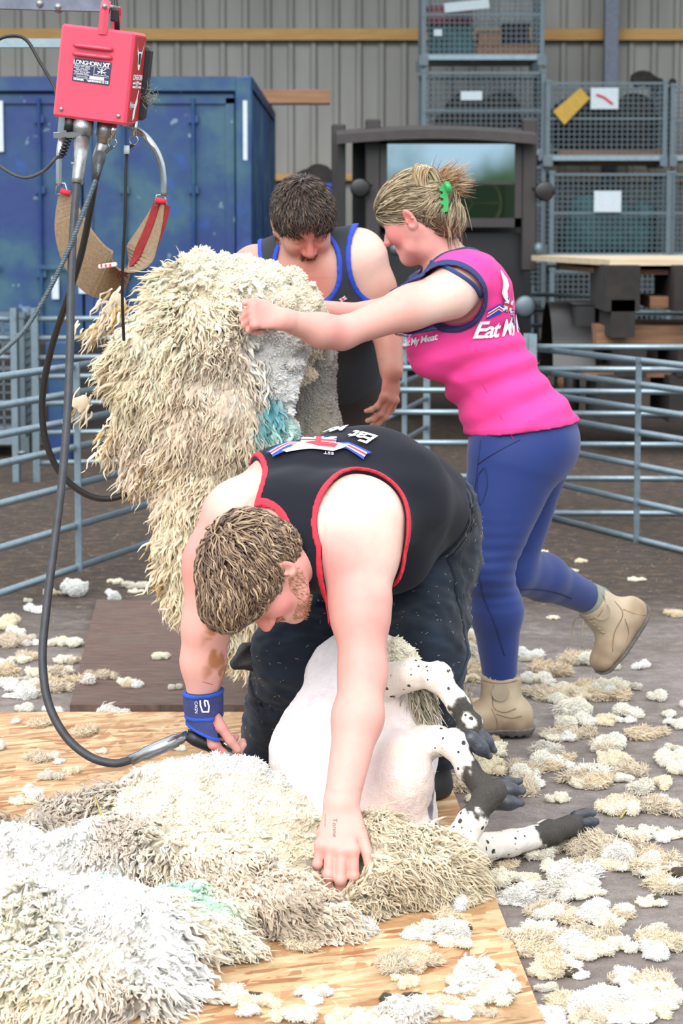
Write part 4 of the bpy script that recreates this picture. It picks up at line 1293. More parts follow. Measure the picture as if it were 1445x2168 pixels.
    for nm, c, others in (('neck_trim', neckcut, [armL, armR]), ('arm_trim', armL, [neckcut, armR]), ('arm_trim', armR, [neckcut, armL])):
        band = np.maximum(c - .014, -(c + .001)); 
        S = np.maximum(FT + wz - .0115, band)
        S = np.maximum(S, -(FT + wz - .003))
        for q in others: S = np.maximum(S, -q)
        S = np.maximum(S, -(hem + .045))
        tv, tf = g.mesh(S); tv = relax(tv, tf, 3, .5)
        pobj(nm, tv, tf, M['redtrim'], root, True)
    del FT, neckcut, armL, armL2, armR
    FL = np.minimum(np.maximum(g.field(T[:2], .04), hem - .015), g.field([T[0]] + LEG, .04) + .004)
    FL = smin(FL, g.field(LEG, .04), .03)
    jw = (0.006 * vnoise(P * np.array([1, 1, 2.2]), 16) + .004 * vnoise(P * np.array([1.3, 1, 3]), 30)).astype(np.float32)
    ank = g.ax[2][None, None, :] - .1 + np.zeros_like(FL)
    dv = lambda v: np.array(lin(34, 42, 54)[:3]) * (1 + 0.5 * np.clip(fbm(v, 7, 3), -.6, 1.2)[:, None]) + np.array([.0, .004, .010]) * np.clip(fbm(v, 7, 3), 0, 1)[:, None]
    _, JV, JF = garment('jeans', g, FL, [ank], .014, M['denim'], root, dv, jw)
    # waistband seam
    S = np.maximum(FL + jw - .0175, np.abs(hem + .012) - .02); S = np.maximum(S, -(FL - .008)); S = np.maximum(S, -ank)
    tv, tf = g.mesh(S); tv, tf = biggest(tv, tf); pobj('waistband', relax(tv, tf, 2), tf, M['denim'], root, True, dv(tv))
    # moccasin shoes
    for k, (a, fd) in enumerate(((al, nrm((-.6, -.8, 0))), (ar, nrm((-.5, -.85, 0))))):
        a = np.array([a[0], a[1], 0]); pr = [PR(a + (0, 0, .1), a + (0, 0, .05), .055, .052, None, .03), PR(a - fd * .03 + (0, 0, .045), a + fd * .18 + (0, 0, .04), (.042, .042), (.046, .036), np.cross(fd, (0, 0, 1)), .03)]
        gg = Grid.around(pr, .006); Fs = gg.field(pr); Fs = np.maximum(Fs, -(gg.ax[2][None, None, :] - OSB_T - .003)); vv, ff = gg.mesh(Fs)
        pobj('shoe', vv, ff, M['rubberblk'], root)
    # hair: base cap and swept wavy clumps
    skull = [p for p in HP[:2]]
    cap = [PE(HW(0, -.018, .04), (.085, .104, .094), HR, .02), PE(HW(0, .03, .052), (.072, .062, .058), HR, .03), PE(HW(0, -.07, -.015), (.066, .045, .05), HR, .03),
           PE(HW(0, .08, .078), (.05, .035, .03), HR, .03)]
    cut = [PE(HW(0, .135, -.045), (.12, .105, .09), HR), PE(HW(-.085, .0, -.03), (.03, .034, .036), HR), PE(HW(.085, .0, -.03), (.03, .034, .036), HR), PE(HW(0, 0, -.11), (.14, .16, .07), HR)]
    gh = Grid.around(cap, .0035); Fh = gh.field(cap)
    for c in cut: Fh = np.maximum(Fh, -gh.one(c))
    hv, hf = gh.mesh(Fh)
    ok = lambda P_: np.min([sd_prim(c, P_[:, 0].astype(np.float32), P_[:, 1].astype(np.float32), P_[:, 2].astype(np.float32)) for c in cut], 0)
    Pr, Nr = sample_surf(hv, hf, 5200, 4)
    m = (sd_points(cap, Pr) > -.002) & (ok(Pr) > -.002); Pr, Nr = Pr[m], Nr[m]
    loc = (Pr - hc) @ HR
    crown = HW(0, -.06, .115)
    def flow(Q):
        d = Q - crown; d /= np.linalg.norm(d, axis=1, keepdims=True) + 1e-9
        return d + .35 * HR[:, 1] + .3 * np.stack([vnoise(Q, 30, 1), vnoise(Q, 30, 5), vnoise(Q, 30, 9)], 1) * 1.6
    lc = (Pr - hc) @ HR; top = np.clip((lc[:, 2] - .0) / .09, 0, 1)
    seg = 8
    pa = comb_paths(cap, Pr, flow, seg, .0072, lambda t: .002 + .012 * math.sin(min(1, t * 1.15) * math.pi * .75), .2, .35, 3)
    # shorten on the sides
    pa = pa[:, :1] + (pa - pa[:, :1]) * (0.35 + .75 * top)[:, None, None]
    cols = colpick(len(pa), [lin(132, 106, 88), lin(166, 138, 112), lin(196, 168, 136), lin(104, 82, 70)], [3, 4, 2, 2], 5)
    wd = np.array([.0021, .003, .0032, .0031, .0028, .0024, .0019, .0013, .0006])
    hair_obj('hair', pa, wd, cols, root, base=(hv, hf, np.tile(lin(112, 90, 76)[:3], (len(hv), 1))), flat=.7)
    # short beard
    bp = [PR(HW(sx * .062, .0, -.035), HW(sx * .038, .04, -.078), .02 , .018, None, .02) for sx in (-1, 1)] + [PR(HW(-.03, .062, -.085), HW(.03, .062, -.085), .02, .02, None, .02), PR(HW(-.02, .085, -.044), HW(.02, .085, -.044), .007, .007, None, .01)]
    gb = Grid.around(bp, .004); bv, bf = gb.mesh(gb.field(bp)); Q, Nq = sample_surf(bv, bf, 1500, 6)
    hsd = sd_points(HP, Q); gN = grad_points(HP, Q); Q = Q - gN * hsd[:, None]
    m = sd_points(bp, Q) < .004; Q, gN = Q[m], gN[m]
    pth = lock_paths(Q, gN * .6 - HR[:, 2], -HR[:, 2] + HR[:, 1] * .3, .007, 4, .1, 1, .3, 7)
    hair_obj('beard', pth, np.array([.0006, .0005, .0004, .0002]), colpick(len(Q), [lin(206, 150, 104), lin(176, 122, 84)], [1, 1], 3), root)
    # eyebrows / lashes kept small
    # nails
    for tp, up, d in [ltips[1], ltips[2], rtips[4]]:
        m = MB(); Rn = np.stack([nrm(np.cross(d, up)), nrm(d), nrm(np.cross(np.cross(d, up), d))], 1)
        m.sphere(tp - nrm(d) * .002 + Rn[:, 2] * .0062, (.0062, .0075, .0018), 12, 8, Rn); m.build('finger_nail', M['nail'], root, True)
    # wrist wrap on the right wrist
    ga = [PR(A(430, 1455, 5.35), A(430, 1490, 5.36), .042, .037, None, .02), PR(A(430, 1490, 5.36), A(434, 1560, 5.36), (.036), (.047, .035), RR[:, 0], .02)]
    gw = Grid.around(ga + RH[:2], .0028, .02); Fw = gw.field(ga + RH[:2]); Pw = gw.P()
    ax = nrm(A(441, 1580, 5.36) - A(430, 1460, 5.35)); t0 = A(430, 1462, 5.35)
    tt = (Pw - t0) @ ax; sd = (Pw - t0) @ np.array([1, 0, 0])
    lowc = tt - (.095 + .45 * (sd + .0))                     # slanting lower hem towards the thumb
    thumbhole = np.minimum(sd_prim(PR(RW(.034, .035, -.012), RW(.05, .12, -.04), .019, .022), *gw.xyz()), sd_prim(PR(RW(.02, .10, .0), RW(.0, .14, .0), .03, .04), *gw.xyz()))
    Sx = np.maximum(Fw - .004, -tt.astype(np.float32)); Sx = np.maximum(Sx, lowc.astype(np.float32)); Sx = np.maximum(Sx, -thumbhole)
    a, b = gw.mesh(Sx); wb = pobj('wrist_wrap', relax(a, b, 1), b, M['wrist'], root)
    Sx = np.maximum(Fw - .006, np.minimum(np.minimum(np.abs(tt - .004) - .005, np.abs(tt - .058) - .0045), np.abs(lowc + .004) - .005).astype(np.float32)); Sx = np.maximum(Sx, -thumbhole); Sx = np.maximum(Sx, -tt.astype(np.float32)); Sx = np.maximum(Sx, lowc.astype(np.float32))
    a, b = gw.mesh(Sx); pobj('wrap_binding', relax(a, b, 1), b, M['wristblue'], root)
    # white G mark and small letters running down the wrap
    an = A(426, 1496, 5.31); rx = nrm((1, 0, 0)); uy = nrm((0, 0, 1))
    s = .0105
    G = [(-.2, 1.35), (-.15, .2), (.25, -1.15), (1.5, -1.2), (1.6, .1), (1.35, 1.25), (.75, 1.4), (.7, 1.0), (.85, .1)]
    decal('wrap_logo', stroke_polys([(x * s, y * s) for x, y in G], .0035), an, rx, uy, ga, M['white'], root, .0078)
    decal('wrap_lettering', [[(-p[1] - .012, p[0] - 0.002) for p in q][::1] for q in [[(-x, -y) for x, y in q_] for q_ in text_polys('CAGN', .010)]], an, rx, uy, ga, M['white'], root, .0078)
    # back print
    bk = T + upA
    anc = A(676, 948, 5.4); xd = nrm(A(800, 952, 5.35) - A(560, 960, 5.42)); ydv = nrm(A(690, 915, 5.6) - A(660, 985, 5.3))
    N0 = nrm((-.15, -.6, .8)); xd = nrm(np.array([1, 0, 0.0]) - N0 * N0[0]); ydv = np.cross(N0, xd)
    def H(px, py): return hit(bk, px, py)
    flag_badge(H(676, 944), xd, ydv, bk, root, .078, .0148)
    lam = [(-1.05, -.95), (-.9, -1.1), (-.1, -.95), (.55, -1.0), (.85, -.7), (1.0, -.45), (.7, -.35), (.35, -.5), (-.1, -.3), (-.55, -.45), (-.75, -.78)]
    q0 = H(672, 944)
    decal('badge_lamb', [[(x * .07, y * .06 + .012) for x, y in lam]], q0, xd, ydv, bk, M['white'], root, .0172)
    decal('badge_lamb_red', [[(x * .07, y * .06 + .012) for x, y in [(-.35, -.5), (.1, -.75), (.6, -.75), (.7, -.45), (.3, -.4), (-.1, -.35)]]], q0, xd, ydv, bk, M['redprint'], root, .018)
    for txt, px, py, sc, rot in (('Eat', 772, 934, .05, -24), ('My', 716, 918, .044, -6), ('Meat', 628, 922, .044, 12)):
        P_ = [[(-x, -y) for x, y in q] for q in text_polys(txt, sc, .3, .92, .0012)]
        c, s_ = math.cos(math.radians(rot)), math.sin(math.radians(rot))
        P_ = [[(x * c - y * s_, (x * s_ + y * c) * 1.25) for x, y in q] for q in P_]
        decal('back_lettering', P_, H(px, py), xd, ydv, bk, M['white'], root, .0148)
    for txt, px, py in (('EST', 698, 970), ('2016', 602, 962)):
        decal('small_lettering', [[(-x, -y) for x, y in q] for q in text_polys(txt, .014)], H(px, py), xd, ydv, bk, M['white'], root, .0148)
    # hand note and scratch
    decal('hand_note', stroke_polys([(-.02, .03), (-.02, .0)], .0008) + stroke_polys([(-.008, .031), (.006, .029), (.004, .038), (.012, .026)], .0009) +
          [[(y * 1.0, -x - .0) for x, y in q] for q in text_polys('Tonne', .013)], hit(LH, 708, 1752), (1, 0, 0), (0, 0, 1), LH, M['ink'], root, .0006)
    decal('scratch', stroke_polys([(-.01, .004), (0, .0), (.012, -.005)], .0014), A(438, 1448, 5.3), (1, 0, 0), (0, 0, 1), ARM, M['redprint'], root, .0006)
    r = np.random.default_rng(9); Q, Nq = sample_surf(JV, JF, 3200, 9); mk = (Nq[:, 1] < .2) & (Q[:, 2] > .15); Q, Nq = Q[mk][:420], Nq[mk][:420]
    tg = np.cross(Nq, r.normal(size=Nq.shape)); pt = lock_paths(Q + Nq * .001, tg, tg + .3 * Nq, r.uniform(.003, .008, len(Q)), 4, .2, 1, .2, 3)
    a, b, si, tt = strands(pt, .00032 * np.ones(4), 3); q = pobj('caught_fibres', a, b, M['wool'], root, True, np.tile(linw(230, 228, 220)[:3], (len(a), 1))); q['kind'] = 'stuff'
    return dict(root=root, T=T, upA=upA, LEG=LEG, LH=LH, RH=RH, RW=RW, RR=RR, wr=wr, HP=HP)
M['redtrim'] = simple('red_edging', lin(220, 44, 66), 0.8, 0, 0.05, 200, 0.2)
SH = shearer()
# ------------------------------------------------------------------ the woman in pink
def boot(root, prs, toe, heel, solep, lace_pts, ank, nm='boot'):
    g = Grid.around(prs, .0045, .02); F = g.field(prs)
    P = g.P(); F += (.0018 * vnoise(P, 45)).astype(np.float32)
    # flat under the sole plane
    n, c = solep
    F = np.maximum(F, -((P - c) @ n - .02).astype(np.float32))
    tn, tc = ank
    F = np.maximum(F, ((P - tc) @ tn).astype(np.float32))
    v, f = g.mesh(F)
    b1, b2 = np.array(lin(212, 192, 164)[:3]), np.array(lin(164, 136, 106)[:3])
    w = np.clip(.5 + fbm(v, 14, 3), 0, 1)[:, None]; h = np.clip(1 - ((v - c) @ n - .02) / .07, 0, 1)[:, None]
    col = b1 * (1 - w * .6) + b2 * w * .6; col = col * (1 - .45 * h) + np.array(lin(132, 98, 66)[:3]) * .45 * h
    bo = pobj(nm, relax(v, f, 1), f, M['boot'], root, True, col)
    g2 = Grid.around(prs, .0045, .03); F2 = g2.field(prs) - .009; P2 = g2.P(); q = ((P2 - c) @ n).astype(np.float32)
    ln = nrm(np.asarray(toe) - heel); u = (P2 @ ln).astype(np.float32)
    tread = np.where((np.mod(u, .022) < .011), .0, .006)
    F2 = np.maximum(np.maximum(F2, q - .026), -(q - tread)); a, b = g2.mesh(F2)
    pobj('sole', a, b, M['sole'], bo)
    return bo

def woman():
    A = V
    root = empty('person', (*V(1050, 1540, 6.5)[:2], 0), 'woman in bright pink vest and navy leggings stepping forward to grip the raised fleece', 'person')
    Y = 6.5
    T = [PR(A(965, 640, 6.52), A(985, 700, 6.52), (.105, .13), (.105, .145), (1, 0, 0), .05),
         PR(A(985, 700, 6.52), A(1040, 800, 6.52), (.105, .145), (.09, .125), (1, 0, 0), .05),
         PR(A(1040, 800, 6.52), A(1092, 890, 6.52), (.098, .125), (.115, .155), (1, 0, 0), .05),
         PE(A(1100, 935, 6.52), (.13, .165, .12), rotm((0, 1, 0), -22), .05),
         PE(A(1150, 935, 6.52), (.09, .15, .1), rotm((0, 1, 0), -22), .05),
         # bust
         PE(A(915, 735, 6.42), (.055, .06, .07), None, .05), PE(A(915, 735, 6.62), (.055, .06, .07), None, .05),
         # upper back and shoulders
         PR(A(975, 590, 6.36), A(965, 585, 6.68), (.075, .06), (.075, .06), (1, 0, 0), .05),
         PR(A(1010, 620, 6.42), A(1010, 620, 6.62), (.075), (.075), None, .06)]
    shl, el, wl = A(952, 622, 6.3), A(722, 706, 6.2), A(598, 676, 6.1)
    shr, er, wr = A(935, 610, 6.72), A(778, 672, 6.7), A(640, 654, 6.58)
    UA = [PR(shl, A(860, 655, 6.27), (.066, .068), .052, None, .04), PR(shr, A(870, 640, 6.71), .062, .05, None, .04)]
    ARM = [PR(A(870, 650, 6.27), el, .054, .038, None, .03), PR(el, A(680, 700, 6.17), .038, .04, None, .03), PR(A(680, 700, 6.17), wl, .04, .027, None, .03),
           PR(A(880, 640, 6.71), er, .05, .038, None, .03), PR(er, wr, .038, .027, None, .03)]
    hl, kl, al = A(1085, 985, 6.44), A(1030, 1200, 6.42), A(1058, 1440, 6.5)
    hr, kr, ar = A(1110, 985, 6.62), A(1078, 1205, 6.6), A(1248, 1268, 6.92)
    LEG = [PR(hl, kl, (.12, .1), .063, (1, 0, 0), .04), PR(kl, A(1050, 1290, 6.46), .058, .064, None, .03), PR(A(1050, 1290, 6.46), al, .063, .041, None, .03),
           PR(hr, kr, (.115, .095), .062, (1, 0, 0), .04), PR(kr, A(1150, 1222, 6.75), .062, .06, None, .03), PR(A(1150, 1222, 6.75), ar, .058, .04, None, .03)]
    hc = A(880, 462, 6.5)
    HP, HR, HW = head_prims(hc, (-.78, .36, -.42), (-.38, .12, .92), .96, A(958, 572, 6.52), .052, double=1)
    LH, LR, LW, lt = hand_prims(wl, (-1, -.15, .12), (.15, -.9, .5), .92, curls=((70, 90, 50),) * 4, thumb=(25, 20, 20), thumb_side=1, thumb_out=35, spread=2)
    RH, RR, RW, rt = hand_prims(wr, (-1, -.1, .1), (.1, -.7, .7), .9, curls=((60, 80, 50),) * 4, thumb=(25, 20, 20), thumb_side=1, thumb_out=35, spread=2)
    allp = T + UA + ARM + LEG + HP + LH + RH
    hb = box_of([hc], (.13, .12, .14)); lb = box_of([t[0] for t in lt] + [wl], .035)
    v, f = body_mesh(allp, .0055, [(*hb, .0024), (*lb, .0024)])
    col = colour_field(v, SK, [(A(960, 650, 6.25), .13, SK_PALE, .9), (HW(-.045, .06, -.025), .085, lin(232, 140, 138), .7), (HW(.045, .06, -.025), .085, lin(232, 140, 138), .7), (HW(0, .1, -.02), .03, SK_RED, .4),
                               (HW(-.085, -.01, 0), .035, lin(232, 128, 124), .8), (HW(.085, -.01, 0), .035, lin(232, 128, 124), .8), (HW(0, .09, -.056), .02, lin(206, 92, 92), .9),
                               (A(722, 712, 6.15), .05, SK_PINK, .6), (A(545, 668, 6.1), .07, SK_RED, .5), (A(880, 560, 6.45), .08, SK_PINK, .4)])
    pobj('body', v, f, M['skin'], root, True, col)
    # vest
    g = Grid.around(T + LEG[:1], .004, .04); F = g.field(T + UA, .04); P = g.P()
    axis = nrm(A(985, 700, 6.52) - A(1095, 900, 6.52))
    t = (P - A(1095, 905, 6.52)) @ axis
    low = np.clip(1.25 - np.abs(t - .13) / .24, 0, 1)
    fold = np.sin(t * 88 + 3.2 * vnoise(P, 4.5) + 14 * (P[..., 1] - 6.5) + 9 * (P[..., 0] - .4)) * (0.5 + .5 * vnoise(P, 9, 4))
    wr_ = (-.010 * (fold + .6) * low - .003 * vnoise(P * np.array([1, 1, 1.5]), 20)).astype(np.float32)
    del fold
    neck = g.one(PR(A(955, 575, 6.52), A(880, 500, 6.5), (.068, .075), .1, (0, 1, 0)))
    aL = g.one(PE(A(952, 632, 6.28), (.092, .15, .085), rotm((0, 1, 0), 35)))
    aL = np.minimum(aL, g.one(PR(A(940, 630, 6.24), A(700, 710, 6.2), .07, .1)))
    aR = g.one(PE(A(950, 625, 6.74), (.088, .1, .08), rotm((0, 1, 0), 35)))
    aR = np.minimum(aR, g.one(PR(A(930, 630, 6.74), A(700, 700, 6.7), .075, .1)))
    hemn = nrm(np.array([-.12, 0, 1.0])); hem = ((P - A(1110, 912, 6.4)) @ hemn).astype(np.float32)
    pink = lin(244, 70, 152, .85)
    garment('vest', g, F, [neck, aL, aR, hem], .011, M['cloth'], root, pink, wr_)
    for nm, c, oth, wdt in (('neck_trim', neck, [aL, aR], .02), ('arm_trim', aL, [neck, aR], .014), ('arm_trim', aR, [neck, aL], .014)):
        S = np.maximum(np.maximum(F + wr_ - .0145, np.maximum(c - wdt, -(c + .001))), -(F + wr_ - .004))
        for q in oth: S = np.maximum(S, -q)
        a, b = g.mesh(np.maximum(S, -hem)); pobj(nm, relax(a, b, 3), b, M['navytrim'], root)
    S = np.maximum(np.maximum(F + wr_ - .0128, np.abs(hem - .008) - .008), -(F - .004)); a, b = g.mesh(S); pobj('hem', relax(a, b, 2), b, M['pinkhem'], root)
    # side seam and bra strap
    pp = T + UA
    def on_surface(pts, off, dirn=(0, -1, 0)):
        Q = np.array([A(*p) for p in pts]) + np.array(dirn) * .12; N = -np.array(dirn)
        for _ in range(24): Q = Q + N * (sd_points(pp, Q) - off)[:, None] * .8
        return Q
    Q = on_surface([(x, y, 6.35) for x, y in [tuple(s_) for s_ in np.array(spline([(905, 557, 0), (935, 563, 0), (975, 585, 0), (1000, 605, 0), (1016, 628, 0)], 6))[:, :2]]], .003)
    mb = MB(); mb.tube(list(Q), .0085, 8, flat=(.3, 1)); mb.build('bra_strap', M['strap'], root, True)
    Q = on_surface([(965 + 0 * k, 690, 6.4) if k == 0 else (965 + 118 * (k / 12) ** 1.15, 690 + 235 * k / 12, 6.4) for k in range(13)], .0115)
    mb = MB(); mb.tube(list(Q), .0016, 5); mb.build('side_seam', M['pinkhem'], root, True)
    del F, neck, aL, aR, P, t, low
    # leggings
    LP = T[2:5] + LEG; g = Grid.around(T[3:5] + LEG, .0045, .04); FL = g.field(LP, .04); P = g.P()
    n1, c1 = nrm(al - kl), al; n2, c2 = nrm(ar - kr), ar
    q1 = np.where(P[..., 0] < al[0] + .13, (P - (c1 - n1 * .012)) @ n1, -1).astype(np.float32)
    q2 = np.where(P[..., 0] > kr[0] + .08, (P - (c2 - n2 * .012)) @ n2, -1).astype(np.float32)
    hem2 = ((P - A(1110, 895, 6.4)) @ hemn).astype(np.float32)
    kn = np.exp(-((P - kl) ** 2).sum(-1) / .012)
    wz = (.0022 * np.sin(P[..., 2] * 190 + 2 * vnoise(P, 12)) * kn - .0012 * vnoise(P, 16)).astype(np.float32)
    nv = lambda v: np.array(lin(42, 62, 128)[:3]) * (1 + .18 * fbm(v, 3.5, 2)[:, None])
    garment('leggings', g, FL, [-np.maximum(q1, q2), -hem2], .005, M['leggings'], root, nv, wz)
    pp = LP
    for pts in ([(1018, 935), (1010, 1000), (1004, 1060), (1005, 1120), (1010, 1190), (1022, 1260), (1050, 1330), (1072, 1400)], [(1100, 930), (1062, 950), (1030, 970), (1012, 985)],
                [(1024, 990), (1012, 1010), (1010, 1040), (1016, 1070)], [(1026, 990), (1031, 1020), (1026, 1050), (1016, 1072)]):
        Q = on_surface([(x, y, 6.35) for x, y in np.array(spline([(a, b, 0) for a, b in pts], 5))[:, :2]], .006)
        mb = MB(); mb.tube(list(Q), .0013, 5); mb.build('stitched_seam', M['navydark'], root, True)
    Q = on_surface([(x, y, 6.7) for x, y in np.array(spline([(1085, 1228, 0), (1130, 1238, 0), (1180, 1255, 0), (1215, 1276, 0)], 5))[:, :2]], .006)
    mb = MB(); mb.tube(list(Q), .0013, 5); mb.build('stitched_seam', M['navydark'], root, True)
    for a, n in ((al, n1), (ar, n2)):
        mb = MB(); mb.tube([a - n * .03, a + n * .05], .047, 20); mb.build('sock', M['sock'], root, True)
    # boots
    ax = A(1060, 1440, 6.5); gz = 0.0
    an = np.array([ax[0], 6.5, 0]); fd = nrm((-1, -.25, 0)); fs = np.cross(fd, (0, 0, 1))
    pr = [PR(an + (0, 0, .17), an + (0, 0, .09), (.056, .05), (.056, .05), fd, .03), PR(an - fd * .035 + (0, 0, .055), an + fd * .09 + (0, 0, .055), (.042, .046), (.045, .04), fs, .03),
          PR(an + fd * .08 + (0, 0, .05), an + fd * .17 + (0, 0, .045), (.046, .036), (.044, .03), fs, .03), PE(an - fd * .045 + (0, 0, .05), (.045, .042, .055), None, .03)]
    b = boot(root, pr, an + fd * .2, an - fd * .1, (np.array([0, 0, 1.0]), np.array([0, 0, .004])), None, (np.array([.1, 0, 1.0]), an + (0, 0, .175)))
    def laces(b, top, bot, sd, nn, k=6, loose=True):
        mb = MB()
        for i in range(k):
            p = top + (bot - top) * i / (k - 1)
            mb.tube([p - sd * .022, p + nn * .004, p + sd * .022 + (bot - top) * .1], .0024, 5)
            if i < k - 1: mb.tube([p + sd * .022, p + (bot - top) / (k - 1) * .5 + nn * .005, p + (bot - top) / (k - 1) - sd * .022], .0024, 5)
        if loose:
            for s_ in (1, -1): mb.tube(spline([top, top + nn * .02 + sd * s_ * .02, top + nn * .03 + sd * s_ * .025 - np.array([0, 0, .035]), top + nn * .022 + sd * s_ * .02 - np.array([0, 0, .07])], 5), .002, 5)
        mb.build('laces', M['lace'], b, True)
    laces(b, an + fd * .066 + (0, 0, .165), an + fd * .115 + (0, 0, .092), fs, fd)
    def seams(b, prs, lines):
        for ln in lines:
            pts_ = [hit(prs, x, y) for x, y in np.array(spline([(x, y, 0) for x, y in ln], 5))[:, :2]]; pts_ = [p for p in pts_ if abs(sd_points(prs, p[None])[0]) < .004]
            if len(pts_) > 2: mb = MB(); mb.tube(pts_, .0014, 5); mb.build('seam', M['seam'], b, True)
    seams(b, pr, [[(1022, 1440), (1045, 1446), (1070, 1446), (1094, 1440)], [(1044, 1448), (1042, 1475), (1046, 1500), (1068, 1508), (1092, 1500)], [(1040, 1500), (1052, 1530), (1048, 1556)], [(1050, 1512), (1080, 1520), (1104, 1516)], [(1000, 1535), (1010, 1550), (1012, 1562)]])
    mb = MB(); mb.disc(an + fd * .005 + (0, -.052, .135), (.0, 1, 0), .024, .004, 20); mb.build('ankle_patch', M['lace'], b)
    # trailing boot
    sh = nrm(A(1300, 1320, 6.98) - ar); he, to = A(1368, 1298, 7.0), A(1290, 1412, 6.96); fd2 = nrm(to - he); up2 = nrm(-sh - fd2 * np.dot(-sh, fd2)); s2 = np.cross(fd2, up2)
    R2 = np.stack([fd2, s2, up2], 1); an2 = he + fd2 * .045 - up2 * .0
    pr = [PR(ar + sh * .01, ar + sh * .085, (.052, .048), (.054, .048), fd2, .03), PR(an2 + up2 * .05 - fd2 * .02, an2 + fd2 * .09 + up2 * .05, (.042, .046), (.045, .04), s2, .03),
          PR(an2 + fd2 * .07 + up2 * .045, an2 + fd2 * .145 + up2 * .04, (.046, .036), (.044, .03), s2, .03), PR(ar + sh * .07, an2 + up2 * .06 + fd2 * .01, .05, .048, None, .03)]
    b = boot(root, pr, to, he, (up2, an2 + up2 * .0), None, (-sh, ar + sh * .008))
    seams(b, pr, [[(1268, 1250), (1280, 1272), (1268, 1302), (1250, 1312)], [(1300, 1272), (1318, 1300), (1300, 1340), (1296, 1380)], [(1318, 1290), (1345, 1300), (1372, 1304)], [(1322, 1310), (1330, 1340), (1318, 1376), (1298, 1404)]])
    laces(b, ar + sh * .02 + fd2 * .05, an2 + fd2 * .085 + up2 * .088, s2, nrm(fd2 + up2 * .3), loose=True)
    mb = MB(); mb.disc(ar + sh * .05 + np.array([0, -.05, 0]), (0, 1, 0), .026, .006, 20); mb.build('ankle_patch', M['lace'], b)
    # hair
    cap = [PE(HW(0, -.018, .042), (.079, .099, .083), HR, .02), PE(HW(0, .035, .05), (.067, .058, .047), HR, .03), PE(HW(0, -.075, -.01), (.066, .045, .06), HR, .03), PE(HW(0, -.085, -.055), (.045, .035, .04), HR, .03)]
    cut = [PE(HW(0, .13, -.06), (.14, .115, .115), HR), PE(HW(-.09, .0, -.02), (.035, .036, .035), HR), PE(HW(.09, .0, -.02), (.035, .036, .035), HR), PE(HW(0, .02, -.1), (.13, .06, .07), HR)]
    gh = Grid.around(cap, .003); Fh = gh.field(cap)
    for c in cut: Fh = np.maximum(Fh, -gh.one(c))
    hv, hf = gh.mesh(Fh)
    Pr, Nr = sample_surf(hv, hf, 4200, 4); m = sd_points(cap, Pr) > -.002; Pr = Pr[m]
    bun = A(905, 385, 6.46); knot = A(935, 418, 6.5)
    def flow(Q):
        d = knot - Q; L = np.linalg.norm(d, axis=1, keepdims=True); return d / (L + 1e-9)
    pa = comb_paths(cap, Pr, flow, 12, .0085, lambda t: .0012 + .004 * math.sin(t * math.pi), .07, .04, 5)
    cols = colpick(len(pa), [lin(150, 130, 104), lin(196, 176, 140), lin(108, 88, 66), lin(222, 206, 168)], [4, 3, 3, 1.2], 6)
    hair_obj('hair', pa, np.array([.0012, .0018, .0018, .0018, .0017, .0016, .0015, .0014, .0013, .0012, .001, .0008, .0004]), cols, root, base=(hv, hf, np.tile(lin(128, 106, 80)[:3], (len(hv), 1))), flat=.6)
    # bun: looped thick clumps
    r = np.random.default_rng(8); n = 900; t = np.linspace(0, 1, 11)[None, :, None]
    yo = r.uniform(-1, 1, (n, 1)); u = r.random((n, 1))
    K0 = A(936, 432, 6.47) + np.concatenate([r.normal(size=(n, 1)) * .007, yo * .018, r.normal(size=(n, 1)) * .008], 1)
    K1 = A(896, 302, 6.44) + np.concatenate([-.012 + .05 * u, yo * .036 * np.sqrt(1 - .6 * u), .012 - .022 * u], 1) * 1.0
    K2 = A(838, 362, 6.42) + np.concatenate([.006 + .045 * u, yo * .034, -.0 + .01 * u], 1)
    K3 = A(908, 424, 6.46) + np.concatenate([r.normal(size=(n, 1)) * .008, yo * .02, r.normal(size=(n, 1)) * .006], 1)
    pb = K0[:, None] * (1 - t) ** 3 + 3 * K1[:, None] * (1 - t) ** 2 * t + 3 * K2[:, None] * (1 - t) * t * t + K3[:, None] * t ** 3 + r.normal(size=(n, 1, 3)) * .0012
    cb = colpick(n, [lin(206, 178, 140), lin(226, 208, 172), lin(160, 122, 86), lin(186, 146, 106)], [3, 3, 1.4, 1.6], 2)
    hair_obj('hair_bun', pb, np.array([.0008] + [.0017] * 9 + [.0006]), cb, root, flat=.6)
    # inner roll of the bun keeps it solid
    bp_ = [PE(A(898, 380, 6.465), (.03, .03, .034), rotm((0, 1, 0), -30), .01)]; gq = Grid.around(bp_, .004, .01); a, b = gq.mesh(gq.field(bp_)); pobj('bun_core', a, b, M['hair'], root, True, np.tile(lin(150, 116, 84)[:3], (len(a), 1)))
    n = 420; b0 = A(925, 400, 6.48) + r.normal(size=(n, 3)) * .011
    d0 = np.array([.55, -.1, .75]) + r.normal(size=(n, 3)) * .42; d1 = d0 + np.array([.8, 0, -.55])
    pt = lock_paths(b0, d0, d1, .05 + .035 * r.random(n), 9, .03, 1, .1, 3)
    hair_obj('hair_tuft', pt, np.array([.0015] * 5 + [.0012, .001, .0007, .0003]), colpick(n, [lin(198, 158, 116), lin(222, 196, 156), lin(170, 122, 84)], [2, 2, 2], 4), root, flat=.6)
    n = 260; b0 = HW(0, -.1, -.01) + r.normal(size=(n, 3)) * (.012, .02, .02)
    pt = lock_paths(b0, np.array([.3, -.1, -.8]), np.array([.05, 0, -1]), .05 + .022 * r.random(n), 10, .02, 1, .14, 5)
    hair_obj('hair_nape_lock', pt, np.array([.0016] * 6 + [.0013, .001, .0007, .0003]), colpick(n, [lin(160, 134, 102), lin(206, 184, 146), lin(110, 86, 64)], [3, 2, 2], 7), root, flat=.6)
